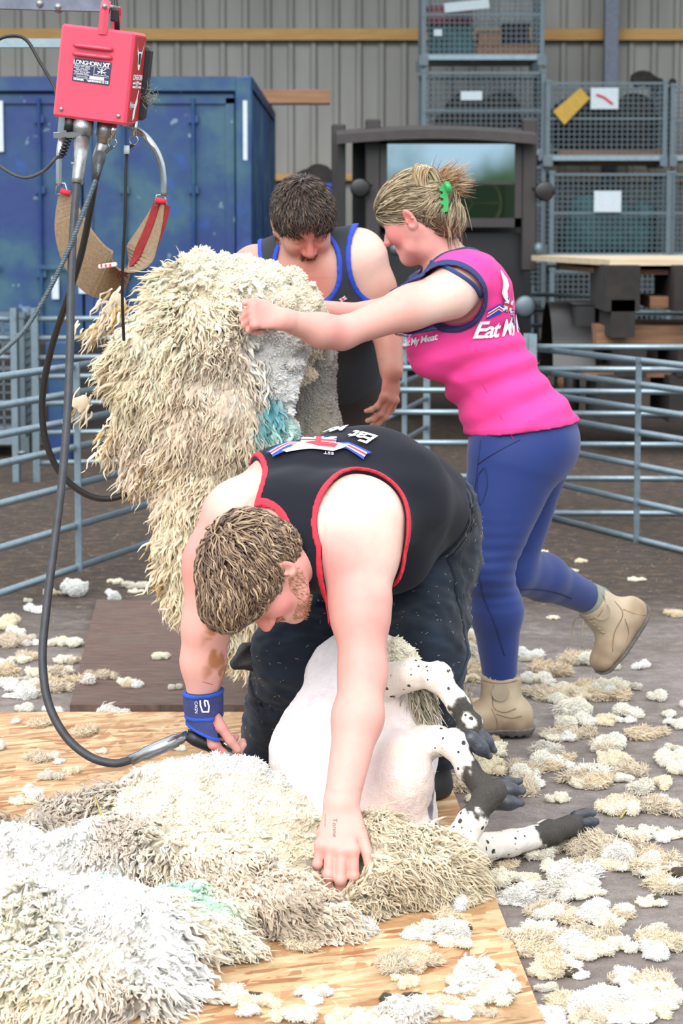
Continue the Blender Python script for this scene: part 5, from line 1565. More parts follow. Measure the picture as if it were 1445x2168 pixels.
    # claw clip
    mb = MB(); ca = A(949, 418, 6.41)
    pts = [A(x, y, 6.41) for x, y in ((932, 446), (939, 450), (948, 447), (949, 425), (945, 400), (940, 388), (934, 390), (935, 396), (929, 399), (930, 404), (937, 406), (937, 410), (930, 412), (931, 418), (938, 420), (938, 424), (931, 427), (931, 432), (938, 434), (938, 439))]
    mb.poly(pts, (0, 1, 0), .014); cl = mb.build('claw_clip', M['clip'], root)
    mb = MB(); mb.poly([A(x, y, 6.40) for x, y in ((939, 388), (943, 383), (950, 385), (955, 394), (957, 406), (953, 410), (946, 408), (943, 398))], (0, 1, 0), .02); mb.build('clip_lever', M['clip'], cl, True)
    mb = MB(); mb.ring(hit(HP, 873, 462), .003, .0008, (1, 0, 0), (0, 0, 1), 12, 5); mb.build('earring', M['gold'], root)
    q = MB(); Q = []
    for x, y in [(862, 490 + 60), (880, 545), (895, 530), (915, 515)]:
        Q.append(A(x, y, 6.38))
    # brow and lashes
    for sx in (-1, 1):
        pt = lock_paths(np.array([HW(sx * (.014 + .03 * t), .088 - .012 * t, .024 + .004 * math.sin(t * 3)) for t in np.linspace(0, 1, 70)]), HR @ np.array([sx * 1., .2, .2]), HR @ np.array([sx * 1., -.2, 0]), .009, 4, 0, 1, .25, 9)
        hair_obj('eyebrow', pt, np.array([.0006, .0006, .0005, .0003]), colpick(70, [lin(140, 104, 84)], [1]), root)
        pt = lock_paths(np.array([HW(sx * (.02 + .024 * t), .0835 - .008 * t, -.001) for t in np.linspace(0, 1, 40)]), HR @ np.array([sx * .2, 1., -.5]), HR @ np.array([sx * .3, 1., -.1]), .007, 4, 0, 1, .12, 9)
        hair_obj('eyelashes', pt, np.array([.0006, .0006, .0004, .0002]), colpick(40, [lin(50, 36, 34)], [1]), root)
    # prints
    bk = T + UA
    for anc, s, off in ((A(1078, 645, 6.36), .052, .019),):
        xd, yd = nrm(np.array([.75, .65, -.12])), nrm(np.array([.3, 0, -1.0])) * -1
        flag_badge(anc + np.array([0.012, 0, 0]), xd, yd, bk, root, s, off)
        lam = [(-1.05, -.95), (-.9, -1.1), (-.1, -.95), (.55, -1.0), (.85, -.7), (1.0, -.45), (.7, -.35), (.35, -.5), (-.1, -.3), (-.55, -.45), (-.75, -.78)]
        lam = [(y * .9 + .2, -x * .75 + .9) for x, y in lam]
        decal('badge_lamb', [[(x * s, y * s) for x, y in lam]], anc, xd, yd, bk, M['white'], root, off + .0005)
    decal('back_lettering', text_polys('Eat My Meat', .062, .25, .9, .0014), A(1118, 696, 6.38), nrm((.75, .62, .06)), (.1, 0, 1), bk, M['white'], root, .019)
    decal('chest_lettering', text_polys('Eat My Meat', .024, .25, .9, .0006), A(882, 722, 6.36), nrm((.9, -.5, .22)), (-.1, 0, 1), bk, M['white'], root, .0185)
    flag_badge(A(880, 701, 6.36), nrm((.9, -.5, .2)), (-.1, 0, 1), bk, root, .02, .0185)
    return dict(root=root, HW=HW)
M['seam'] = simple('dark_seam', lin(150, 122, 94), 0.9)
M['navytrim'] = simple('navy_edging', lin(44, 56, 110), 0.8, 0, 0.05, 200, 0.2)
M['pinkhem'] = simple('pink_hem', lin(228, 52, 134), 0.85, 0, 0.05, 200, 0.2)
M['navydark'] = simple('navy_thread', lin(26, 36, 84), 0.8, 0, 0.05)
WO = woman()

# ------------------------------------------------------------------ the man behind the fleece
def back_man():
    A = V
    root = empty('person', (*V(700, 1440, 7.25)[:2], 0), 'dark-haired person in charcoal vest with blue edging bending behind the raised fleece', 'person')
    pel = A(690, 830, 7.35); ch = A(655, 640, 7.05)
    lat = nrm(A(770, 560, 7.0) - A(530, 590, 7.1))
    T = [PR(pel, A(678, 740, 7.22), (.17, .14), (.175, .145), lat, .05), PR(A(678, 740, 7.22), ch, (.175, .145), (.2, .13), lat, .05),
         PR(ch, A(650, 580, 6.98), (.2, .12), (.15, .09), lat, .05),
         PR(A(650, 555, 6.98), A(755, 535, 6.98), .075, .07, None, .05), PR(A(645, 560, 6.98), A(545, 565, 7.06), .075, .065, None, .05)]
    shl, el, wl = A(765, 555, 6.98), A(818, 690, 7.0), A(828, 785, 6.92)
    shr, er, wr = A(532, 585, 7.08), A(480, 700, 7.0), A(500, 780, 6.8)
    UA = [PR(shl, A(790, 610, 6.99), .076, .062, None, .04), PR(shr, A(505, 650, 7.04), .07, .058, None, .04)]
    ARM = [PR(A(790, 610, 6.99), el, .06, .046, None, .03), PR(el, wl, .046, (.034, .029), None, .03),
           PR(A(505, 650, 7.04), er, .058, .046, None, .03), PR(er, wr, .045, .03, None, .03)]
    LEG = []
    for (h, k, a) in ((A(735, 860, 7.35), A(745, 1130, 7.15), A(735, 1400, 7.3)), (A(640, 860, 7.4), A(610, 1130, 7.2), A(600, 1395, 7.35))):
        LEG += [PR(h, k, .105, .08, None, .04), PR(k, a, .078, .05, None, .03)]
    hc = A(642, 476, 6.9)
    HP, HR, HW = head_prims(hc, (.2, -.78, -.60), (.04, -.60, .78), 1.0, A(655, 560, 7.03), .066)
    LH, LR, LW, lt = hand_prims(wl, (-.08, -.1, -1), (.75, -.6, 0), 1.0, curls=((35, 35, 15), (22, 30, 15), (25, 30, 15), (30, 30, 15)), thumb=(10, 10, 10), thumb_side=-1, thumb_out=22, spread=5)
    RH, RR, RW, rt = hand_prims(wr, (.3, -.5, -.7), (-.8, -.5, 0), 1.0, thumb_side=-1)
    allp = T + UA + ARM + LEG + HP + LH + RH
    hb = box_of([hc], (.13, .13, .15)); lb = box_of([t[0] for t in lt] + [wl], .035)
    v, f = body_mesh(allp, .006, [(*hb, .0027), (*lb, .0027)])
    col = colour_field(v, lin(226, 172, 152), [(A(770, 540, 6.9), .15, SK_PALE, .8), (HW(0, .09, -.02), .07, lin(206, 112, 98), .8), (HW(0, .08, .04), .05, lin(214, 130, 112), .6), (A(655, 600, 6.9), .1, lin(226, 138, 122), .7),
                                (A(828, 830, 6.9), .12, lin(214, 132, 112), .7), (A(825, 720, 6.95), .1, lin(214, 140, 120), .5), (HW(0, .085, -.056), .018, lin(190, 90, 84), .8)])
    pobj('body', v, f, M['skin'], root, True, col)
    g = Grid.around(T, .0048, .04); F = g.field(T + UA, .04); P = g.P(); wz = (.003 * vnoise(P, 12)).astype(np.float32)
    neck = g.one(PR(A(650, 560, 7.0), A(650, 590, 6.82), (.085, .1), (.085, .085), (1, 0, 0)))
    neck = np.minimum(neck, g.one(PE(A(648, 560, 6.86), (.088, .12, .115), None)))
    aL = g.one(PE(A(800, 545, 6.96), (.085, .2, .125), None)); aR = g.one(PE(A(512, 580, 7.05), (.07, .2, .13), None))
    hem = (P[..., 2] - A(690, 850, 7.3)[2]).astype(np.float32)
    garment('vest', g, F, [neck, aL, aR, hem], .009, M['cloth'], root, lin(62, 66, 72), wz)
    for nm, c, oth in (('neck_trim', neck, [aL, aR]), ('arm_trim', aL, [neck, aR]), ('arm_trim', aR, [neck, aL])):
        S = np.maximum(np.maximum(F + wz - .012, np.maximum(c - .016, -(c + .001))), -(F + wz - .003))
        for q in oth: S = np.maximum(S, -q)
        a, b = g.mesh(np.maximum(S, -hem)); pobj(nm, relax(a, b, 3), b, M['bluetrim'], root)
    flag_badge(hit(T + UA, 728, 632), (.8, -.2, .5), (-.4, 0, .9), T, root, .018, .012, False, False)
    del F, neck, aL, aR
    LP = T[:1] + LEG; g = Grid.around(LP, .006, .04); FL = g.field(LP, .04); P = g.P()
    ank = (g.ax[2][None, None, :] - .1 + 0 * FL).astype(np.float32); hm = (A(690, 775, 7.3)[2] - P[..., 2]).astype(np.float32)
    garment('trousers', g, FL, [ank, hm], .012, M['denim'], root, lin(58, 48, 46), (.004 * vnoise(P * np.array([1, 1, 2]), 14)).astype(np.float32))
    for a in (A(735, 1400, 7.3), A(600, 1395, 7.35)):
        a = np.array([a[0], a[1], 0]); fd = nrm((-.2, -.95, 0)); pr = [PR(a + (0, 0, .1), a + (0, 0, .05), .052, .05, None, .03), PR(a - fd * .03 + (0, 0, .045), a + fd * .17 + (0, 0, .04), .042, (.046, .036), np.cross(fd, (0, 0, 1)), .03)]
        gg = Grid.around(pr, .007); Fs = np.maximum(gg.field(pr), -(gg.ax[2][None, None, :] - .03)); vv, ff = gg.mesh(Fs); pobj('shoe', vv, ff, M['rubberblk'], root)
    cap = [PE(HW(0, -.018, .04), (.082, .1, .089), HR, .02), PE(HW(0, .03, .05), (.071, .062, .054), HR, .03), PE(HW(0, -.07, -.015), (.066, .045, .05), HR, .03)]
    cut = [PE(HW(0, .145, .0), (.12, .085, .074), HR), PE(HW(-.09, .01, -.03), (.034, .04, .036), HR), PE(HW(.09, .01, -.03), (.034, .04, .036), HR), PE(HW(0, .02, -.1), (.13, .09, .06), HR), PE(HW(0, .1, -.06), (.1, .07, .1), HR)]
    gh = Grid.around(cap, .0035); Fh = gh.field(cap)
    for c in cut: Fh = np.maximum(Fh, -gh.one(c))
    hv, hf = gh.mesh(Fh); Pr, Nr = sample_surf(hv, hf, 4200, 4); m = sd_points(cap, Pr) > -.002; Pr = Pr[m]
    crown = HW(0, -.05, .12)
    def flow(Q):
        d = Q - crown; d /= np.linalg.norm(d, axis=1, keepdims=True) + 1e-9
        return d + .3 * np.stack([vnoise(Q, 25, 1), vnoise(Q, 25, 5), vnoise(Q, 25, 9)], 1)
    pa = comb_paths(cap, Pr, flow, 5, .0052, lambda t: .001 + .009 * t, .25, .1, 3)
    hair_obj('hair', pa, np.array([.0017, .002, .002, .0017, .0012, .0005]), colpick(len(pa), [lin(72, 56, 48), lin(100, 80, 66), lin(50, 40, 36), lin(122, 102, 88)], [4, 3, 3, 1], 5), root, base=(hv, hf, np.tile(lin(64, 50, 44)[:3], (len(hv), 1))), flat=.7)
    bp = [PR(HW(sx * .06, .0, -.035), HW(sx * .036, .045, -.08), .018, .018, None, .02) for sx in (-1, 1)] + [PR(HW(-.03, .066, -.087), HW(.03, .066, -.087), .02, .02, None, .02), PR(HW(-.022, .088, -.044), HW(.022, .088, -.044), .006, .006, None, .01)]
    gb = Grid.around(bp, .005); bv, bf = gb.mesh(gb.field(bp)); Q, Nq = sample_surf(bv, bf, 2600, 6)
    Q = Q - grad_points(HP, Q) * sd_points(HP, Q)[:, None]; Q = Q[sd_points(bp, Q) < .004]; gN = grad_points(HP, Q)
    hair_obj('beard', lock_paths(Q, gN * .6 - HR[:, 2], -HR[:, 2], .009, 4, .1, 1, .3, 7), np.array([.0008, .0007, .0005, .0003]), colpick(len(Q), [lin(120, 76, 56), lin(84, 60, 50)], [1, 1], 3), root)
    for sx in (-1, 1):
        pt = lock_paths(np.array([HW(sx * (.013 + .034 * t), .092 - .014 * t, .025 + .004 * math.sin(t * 3)) for t in np.linspace(0, 1, 110)]), HR @ np.array([sx * 1., .2, .3]), HR @ np.array([sx * 1., -.2, 0]), .011, 4, 0, 1, .35, 9)
        hair_obj('eyebrow', pt, np.array([.0008, .0008, .0006, .0003]), colpick(110, [lin(70, 48, 42)], [1]), root)
M['bluetrim'] = simple('blue_edging', lin(38, 78, 208), 0.8, 0, 0.05, 200, 0.2)
back_man()
# ------------------------------------------------------------------ wool
CREAM = linw(253, 247, 232); CREAM2 = linw(253, 242, 222); WHITEW = linw(253, 252, 249); BEIGE = linw(244, 232, 217); GREYW = linw(222, 212, 202); BROWNW = linw(196, 182, 164); TEAL = linw(70, 190, 204); MINT = linw(216, 244, 230); STONE = linw(206, 201, 194)

def fleece(name, prims, zones, nlock, nfluff, mat, label, cat, parent=None, vox=.008, disp=.012, df=22, floor=None, gravity=(0, 0, -1), seed=1, lockL=(.045, .08), lw=.006, base_dark=.93, group=None, flow=None, root_at=None, camside=True, origin_name=None, fl_len=.009, extra_cut=None):
    """zones: (centre, kind 0 fluff .. 1 locks, colour, weight radius)"""
    g = Grid.around(prims, vox, .05); F = g.field(prims, .06)
    P = g.P()
    F = F + (disp * (1.6 * np.abs(vnoise(P, df * .7, seed)) - .5) * -1 + disp * .6 * vnoise(P, df * 2.3, seed + 3)).astype(np.float32)
    if floor is not None: F = np.maximum(F, -(g.ax[2][None, None, :] - floor))
    if extra_cut is not None: F = np.maximum(F, extra_cut(P).astype(np.float32))
    v, f = g.mesh(F); v, f = biggest(v, f)
    zc = np.array([z[0] for z in zones]); zk = np.array([z[1] for z in zones], float); zcol = np.array([z[2][:3] for z in zones]); zr = np.array([z[3] for z in zones])
    def zone(Q, s=0):
        Qn = Q + .035 * np.stack([vnoise(Q, 11, s + 1), vnoise(Q, 11, s + 5), vnoise(Q, 11, s + 8)], 1)
        d = ((Qn[:, None] - zc[None]) ** 2).sum(2) / zr[None] ** 2
        w = np.exp(-(d - d.min(1, keepdims=True)) * 2.2); w /= w.sum(1, keepdims=True)
        return w @ zk, w @ zcol
    N = vnormals(v, f); kk, cc = zone(v)
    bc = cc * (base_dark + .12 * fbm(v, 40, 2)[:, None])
    parts = [(v, f, bc)]
    r = np.random.default_rng(seed)
    S, Nn = sample_surf(v, f, (nlock + nfluff) * 3, seed)
    c0 = np.array([0, 0, CAM_H])
    face = ((c0 - S) * Nn).sum(1) / np.linalg.norm(c0 - S, axis=1)
    keep = r.random(len(S)) < np.where(face > -.25, 1.0, .25)
    S, Nn = S[keep], Nn[keep]; k, c = zone(S, 0)
    islock = r.random(len(S)) < k
    g_ = np.asarray(gravity, float)
    idx = np.where(islock)[0][:nlock]
    if len(idx):
        Q, n_, col = S[idx], Nn[idx], c[idx]
        fl = (flow(Q, n_) if flow is not None else np.tile(g_, (len(Q), 1)) + n_ * .5)
        fl = fl + .55 * np.stack([vnoise(Q, 14, 2), vnoise(Q, 14, 6), vnoise(Q, 14, 10)], 1)
        L = r.uniform(*lockL, len(Q)) * (.8 + .5 * vnoise(Q, 12, 30))
        pa = lock_paths(Q - n_ * .004, n_ * .35 + fl * .6, fl, L, 8, .10, 1.5, .16, seed)
        if floor is not None: pa[:, :, 2] = np.maximum(pa[:, :, 2], floor + .004)
        wd = lw * (.6 + .8 * r.random(len(Q)))[:, None] * np.array([.8, 1.05, 1.1, 1.0, .85, .65, .4, .08])[None]
        a, b, si, tt = strands(pa, wd, 3, .55)
        cv = col * (1 + r.normal(size=(len(Q), 1)) * .10) * (1 + .05 * vnoise(Q, 30)[:, None])
        tip = np.array(linw(242, 228, 206)[:3])
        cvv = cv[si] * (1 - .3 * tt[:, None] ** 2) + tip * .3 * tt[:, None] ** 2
        parts.append((a, b, cvv))
        # fine fibres riding on the locks
        j = r.choice(len(Q), min(len(Q), nlock // 2)); pa2 = pa[j] + r.normal(size=(len(j), 1, 3)) * lw * .7; pa2 = pa2 + np.linspace(0, 1, 8)[None, :, None] * r.normal(size=(len(j), 1, 3)) * .008
        a, b, si, tt = strands(pa2, np.array([.3, .3, .28, .26, .22, .18, .12, .03]) * lw, 3)
        parts.append((a, b, np.clip(cv[j][si] * 1.12, 0, .96)))
    idx = np.where(~islock)[0][:nfluff]
    if len(idx):
        Q, n_, col = S[idx], Nn[idx], c[idx]
        sw = np.stack([vnoise(Q, 45, 2), vnoise(Q, 45, 6), vnoise(Q, 45, 10)], 1)
        L = fl_len * r.uniform(.5, 1.3, len(Q))
        pa = lock_paths(Q - n_ * .003, n_ + sw * .6, n_ * .6 + sw * 1.2 + g_ * .15, L, 5, .12, 1.2, .35, seed + 1)
        wd = .0028 * (.6 + .8 * r.random(len(Q)))[:, None] * np.array([1.1, 1.15, 1, .7, .1])[None]
        a, b, si, tt = strands(pa, wd, 3, .7)
        cv = col * (1 + r.normal(size=(len(Q), 1)) * .05)
        parts.append((a, b, cv[si]))
    vs, fs, cs, b0 = [], [], [], 0
    for a, b, c_ in parts: vs.append(a); fs.append(b + b0); cs.append(c_); b0 += len(a)
    vs, fs, cs = np.concatenate(vs), np.concatenate(fs), np.clip(np.concatenate(cs), 0, .97)
    if parent is None:
        o0 = vs.mean(0); o0[2] = max(0, vs[:, 2].min()) if floor is None else 0
        o = mesh_obj(name, vs - o0, fs, mat, None, True, cs); o.location = o0
        return tag(o, label, cat, group)
    return pobj(name, vs, fs, mat, parent, True, cs)

def Zc(px, py, z, r, k=.05, **kw): return PE(Zp(px, py, z), r, None, k)

# ---- shorn fleece heaped on the board in front
FL = OSB_T
fp = [Zc(455, 1745, .09, (.225, .19, .14), .06), Zc(580, 1795, .075, (.13, .13, .11), .06), Zc(655, 1850, .06, (.05, .06, .05), .05), Zc(360, 1740, .08, (.13, .15, .10), .05),
      PR(Zp(150, 1760, .07), Zp(300, 1760, .09), (.08, .07), (.08, .07), None, .05), PR(Zp(300, 1790, .08), Zp(480, 1870, .08), .08, .08, None, .05), PR(Zp(480, 1880, .06), Zp(620, 1940, .05), .075, .065, None, .05), PR(Zp(600, 1930, .04), Zp(720, 1975, .025), .06, .03, None, .05),
      Zc(60, 1815, .06, (.13, .1, .08), .05), PR(Zp(120, 1845, .07), Zp(380, 1850, .07), .075, .07, None, .05), PR(Zp(230, 1800, .10), Zp(330, 1820, .1), .06, .06, None, .05),
      Zc(400, 1960, .05, (.12, .1, .075), .05), Zc(455, 2010, .03, (.055, .06, .045), .05),
      Zc(160, 2000, .08, (.22, .17, .12), .05), Zc(40, 1960, .06, (.16, .14, .1), .05), Zc(300, 2060, .05, (.1, .11, .08), .05), Zc(330, 2110, .03, (.05, .06, .05), .05), Zc(60, 2110, .04, (.17, .09, .07), .05), Zc(200, 2120, .03, (.13, .08, .06), .05)]
zn = [(Zp(400, 1620, .2), 0, WHITEW, .1), (Zp(480, 1700, .22), 0, CREAM, .12), (Zp(540, 1760, .17), 0, CREAM, .1), (Zp(330, 1690, .17), 0, CREAM, .09), (Zp(600, 1800, .12), .1, CREAM2, .08), (Zp(640, 1850, .08), .8, BEIGE, .04),
      (Zp(440, 1800, .14), .15, CREAM2, .07), (Zp(200, 1720, .12), 1, GREYW, .08), (Zp(120, 1760, .1), .9, BROWNW, .06), (Zp(300, 1770, .14), 1, GREYW, .08), (Zp(400, 1840, .12), 1, BEIGE, .08), (Zp(500, 1880, .1), 1, BEIGE, .09), (Zp(600, 1930, .08), 1, linw(208, 194, 176), .08), (Zp(700, 1970, .04), 1, BEIGE, .06),
      (Zp(60, 1800, .12), .1, WHITEW, .1), (Zp(200, 1840, .12), .1, WHITEW, .08), (Zp(330, 1850, .12), .15, linw(236, 236, 232), .07), (Zp(120, 1900, .1), .1, WHITEW, .08), (Zp(370, 1905, .11), .2, linw(206, 240, 226), .075), (Zp(310, 1900, .06), .3, linw(186, 226, 206), .04),
      (Zp(430, 1960, .09), .9, CREAM, .07), (Zp(460, 2030, .05), 1, BEIGE, .05), (Zp(200, 1950, .17), .1, WHITEW, .1), (Zp(80, 2000, .14), .5, CREAM, .1), (Zp(200, 2040, .1), .6, CREAM2, .08), (Zp(330, 2040, .1), .2, WHITEW, .08), (Zp(240, 2110, .05), .9, GREYW, .07), (Zp(330, 2120, .05), .6, linw(226, 222, 214), .05), (Zp(80, 2120, .07), .9, CREAM2, .08)]
def fflow(Q, n):
    d = np.stack([np.sign(Q[:, 0] + .35) * .3 + .25 + 0 * Q[:, 0], -.9 + 0 * Q[:, 0], -.45 + 0 * Q[:, 0]], 1)
    return d + n * .3
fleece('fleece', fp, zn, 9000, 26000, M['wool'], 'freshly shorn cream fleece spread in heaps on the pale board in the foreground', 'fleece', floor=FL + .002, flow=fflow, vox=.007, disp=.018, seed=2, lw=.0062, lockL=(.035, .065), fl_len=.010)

# ---- raised fleece
A = V
rp = [PR(A(450, 660, 6.36), A(560, 672, 6.36), (.15, .13), (.12, .12), (1, 0, 0), .06), PR(A(388, 672, 6.36), A(355, 745, 6.34), .095, .10, None, .05), PR(A(435, 610, 6.36), A(520, 612, 6.36), .08, .075, None, .05),
      PR(A(318, 725, 6.34), A(292, 880, 6.3), .06, .055, None, .05), PR(A(285, 880, 6.3), A(310, 965, 6.28), .055, .035, None, .04), PR(A(330, 760, 6.3), A(400, 900, 6.28), .10, .09, None, .05),
      PR(A(440, 720, 6.26), A(450, 900, 6.24), .12, .105, None, .05), PR(A(450, 900, 6.24), A(425, 1080, 6.22), .10, .08, None, .05), PR(A(425, 1080, 6.22), A(410, 1210, 6.2), .08, .055, None, .05), PR(A(440, 1180, 6.3), A(520, 1350, 6.3), .09, .06, None, .05),
      PR(A(560, 660, 6.3), A(585, 760, 6.28), .085, .06, None, .05), PR(A(585, 740, 6.28), A(570, 920, 6.28), (.055, .05), (.055, .05), None, .05), PR(A(570, 920, 6.28), A(540, 1020, 6.3), .06, .05, None, .04),
      PR(A(500, 800, 6.3), A(520, 1000, 6.32), .08, .08, None, .05), PR(A(625, 640, 6.4), A(650, 720, 6.42), .065, .06, None, .05)]
zr_ = [(A(450, 560, 6.3), 0, CREAM, .13), (A(560, 570, 6.3), 0, CREAM, .1), (A(340, 600, 6.3), .25, CREAM2, .08), (A(620, 640, 6.3), 0, CREAM, .07), (A(420, 640, 6.2), .35, CREAM2, .09), (A(520, 620, 6.2), .15, CREAM, .07),
       (A(300, 720, 6.25), 1, CREAM2, .1), (A(380, 720, 6.2), .9, CREAM2, .09), (A(250, 850, 6.25), .6, linw(232, 222, 196), .07), (A(290, 940, 6.25), .9, BEIGE, .07), (A(450, 780, 6.15), 1, BEIGE, .1), (A(460, 900, 6.15), 1, linw(234, 220, 200), .1),
       (A(440, 1020, 6.15), 1, linw(242, 230, 208), .1), (A(400, 1150, 6.15), 1, linw(246, 236, 214), .09), (A(500, 1300, 6.2), 1, CREAM2, .1), (A(585, 740, 6.2), 0, WHITEW, .075), (A(590, 840, 6.22), 0, WHITEW, .06), (A(562, 890, 6.2), .5, TEAL, .03), (A(545, 880, 6.2), .6, TEAL, .022), (A(575, 960, 6.22), .2, linw(206, 232, 226), .05)]
def rflow(Q, n):
    c = A(450, 600, 6.4); d = Q - c; d[:, 2] *= .4; d = d / (np.linalg.norm(d, axis=1, keepdims=True) + 1e-6)
    low = np.clip((c[2] - Q[:, 2]) / .25, 0, 1)[:, None]
    return d * (1 - .8 * low) * .6 + np.array([-.12, -.1, -1.]) * (.35 + .65 * low) + n * .12
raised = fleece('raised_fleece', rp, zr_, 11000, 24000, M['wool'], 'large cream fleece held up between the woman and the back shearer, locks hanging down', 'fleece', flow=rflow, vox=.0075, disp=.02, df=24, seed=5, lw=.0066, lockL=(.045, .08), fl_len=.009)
# loose locks hanging off its left edge
lk = []
for (px, py, Y_, n_) in ((235, 660, 6.34, 40), (205, 700, 6.34, 26), (245, 910, 6.28, 50), (232, 950, 6.28, 26), (300, 1005, 6.28, 60), (350, 1000, 6.26, 60), (385, 985, 6.24, 50), (172, 855, 6.3, 14), (360, 1090, 6.22, 60), (352, 1150, 6.2, 60), (355, 1210, 6.2, 70), (385, 1260, 6.2, 60), (250, 640, 6.34, 40)):
    lk.append((A(px, py, Y_), n_))
# grey clipped underside panel (second sheep's clipped flank) ---------------------------------
gp = [PR(A(640, 745, 6.5), A(655, 930, 6.52), (.075, .07), (.085, .075), (1, 0, 0), .04), PR(A(655, 930, 6.52), A(640, 1010, 6.55), .085, .08, None, .04), PR(A(630, 700, 6.48), A(650, 760, 6.5), .06, .07, None, .04)]
fleece('clipped_panel', gp, [(A(650, 800, 6.4), 0, STONE, .2), (A(670, 760, 6.4), 0, linw(196, 190, 180), .07), (A(690, 900, 6.4), 0, linw(200, 190, 168), .08)], 0, 16000, M['wool'], None, None, raised, vox=.008, disp=.006, df=40, seed=8, fl_len=.007)
fleece('cream_tuft', [PE(A(640, 800, 6.36), (.028, .02, .02), rotm((0, 1, 0), -25), .01), PE(A(655, 795, 6.36), (.018, .015, .014), None, .01)], [(A(640, 800, 6.3), 0, CREAM2, .2)], 0, 500, M['wool'], None, None, raised, vox=.005, disp=.005, df=50, seed=9, fl_len=.01)

def loose_locks(parent):
    r = np.random.default_rng(4)
    for i, (c, n) in enumerate(lk):
        P = c + r.normal(size=(n, 3)) * np.array([.016, .016, .016])
        pa = lock_paths(P, np.tile(np.array([-.5, -.3, -.6]), (n, 1)), np.tile(np.array([-.35, 0, -1]), (n, 1)), r.uniform(.03, .065, n), 8, .09, 1.4, .35, 20 + i)
        a, b, si, tt = strands(pa, .0045 * np.array([.8, 1.05, 1.1, 1.0, .85, .65, .4, .08]), 3, .55)
        col = colpick(n, [CREAM2, BEIGE, linw(226, 206, 160)], [2, 1, 1], i)
        core = PE(c, (.02, .018, .02)); g = Grid.around([core], .005, .012); F = g.field([core]); F += (.01 * vnoise(g.P(), 60, i)).astype(np.float32); bv, bf = g.mesh(F)
        pobj('loose_lock', np.concatenate([bv, a]), np.concatenate([bf, b + len(bv)]), M['wool'], parent, True, np.concatenate([np.tile(np.array(CREAM2[:3]) * .85, (len(bv), 1)), col[si]]))
loose_locks(raised)

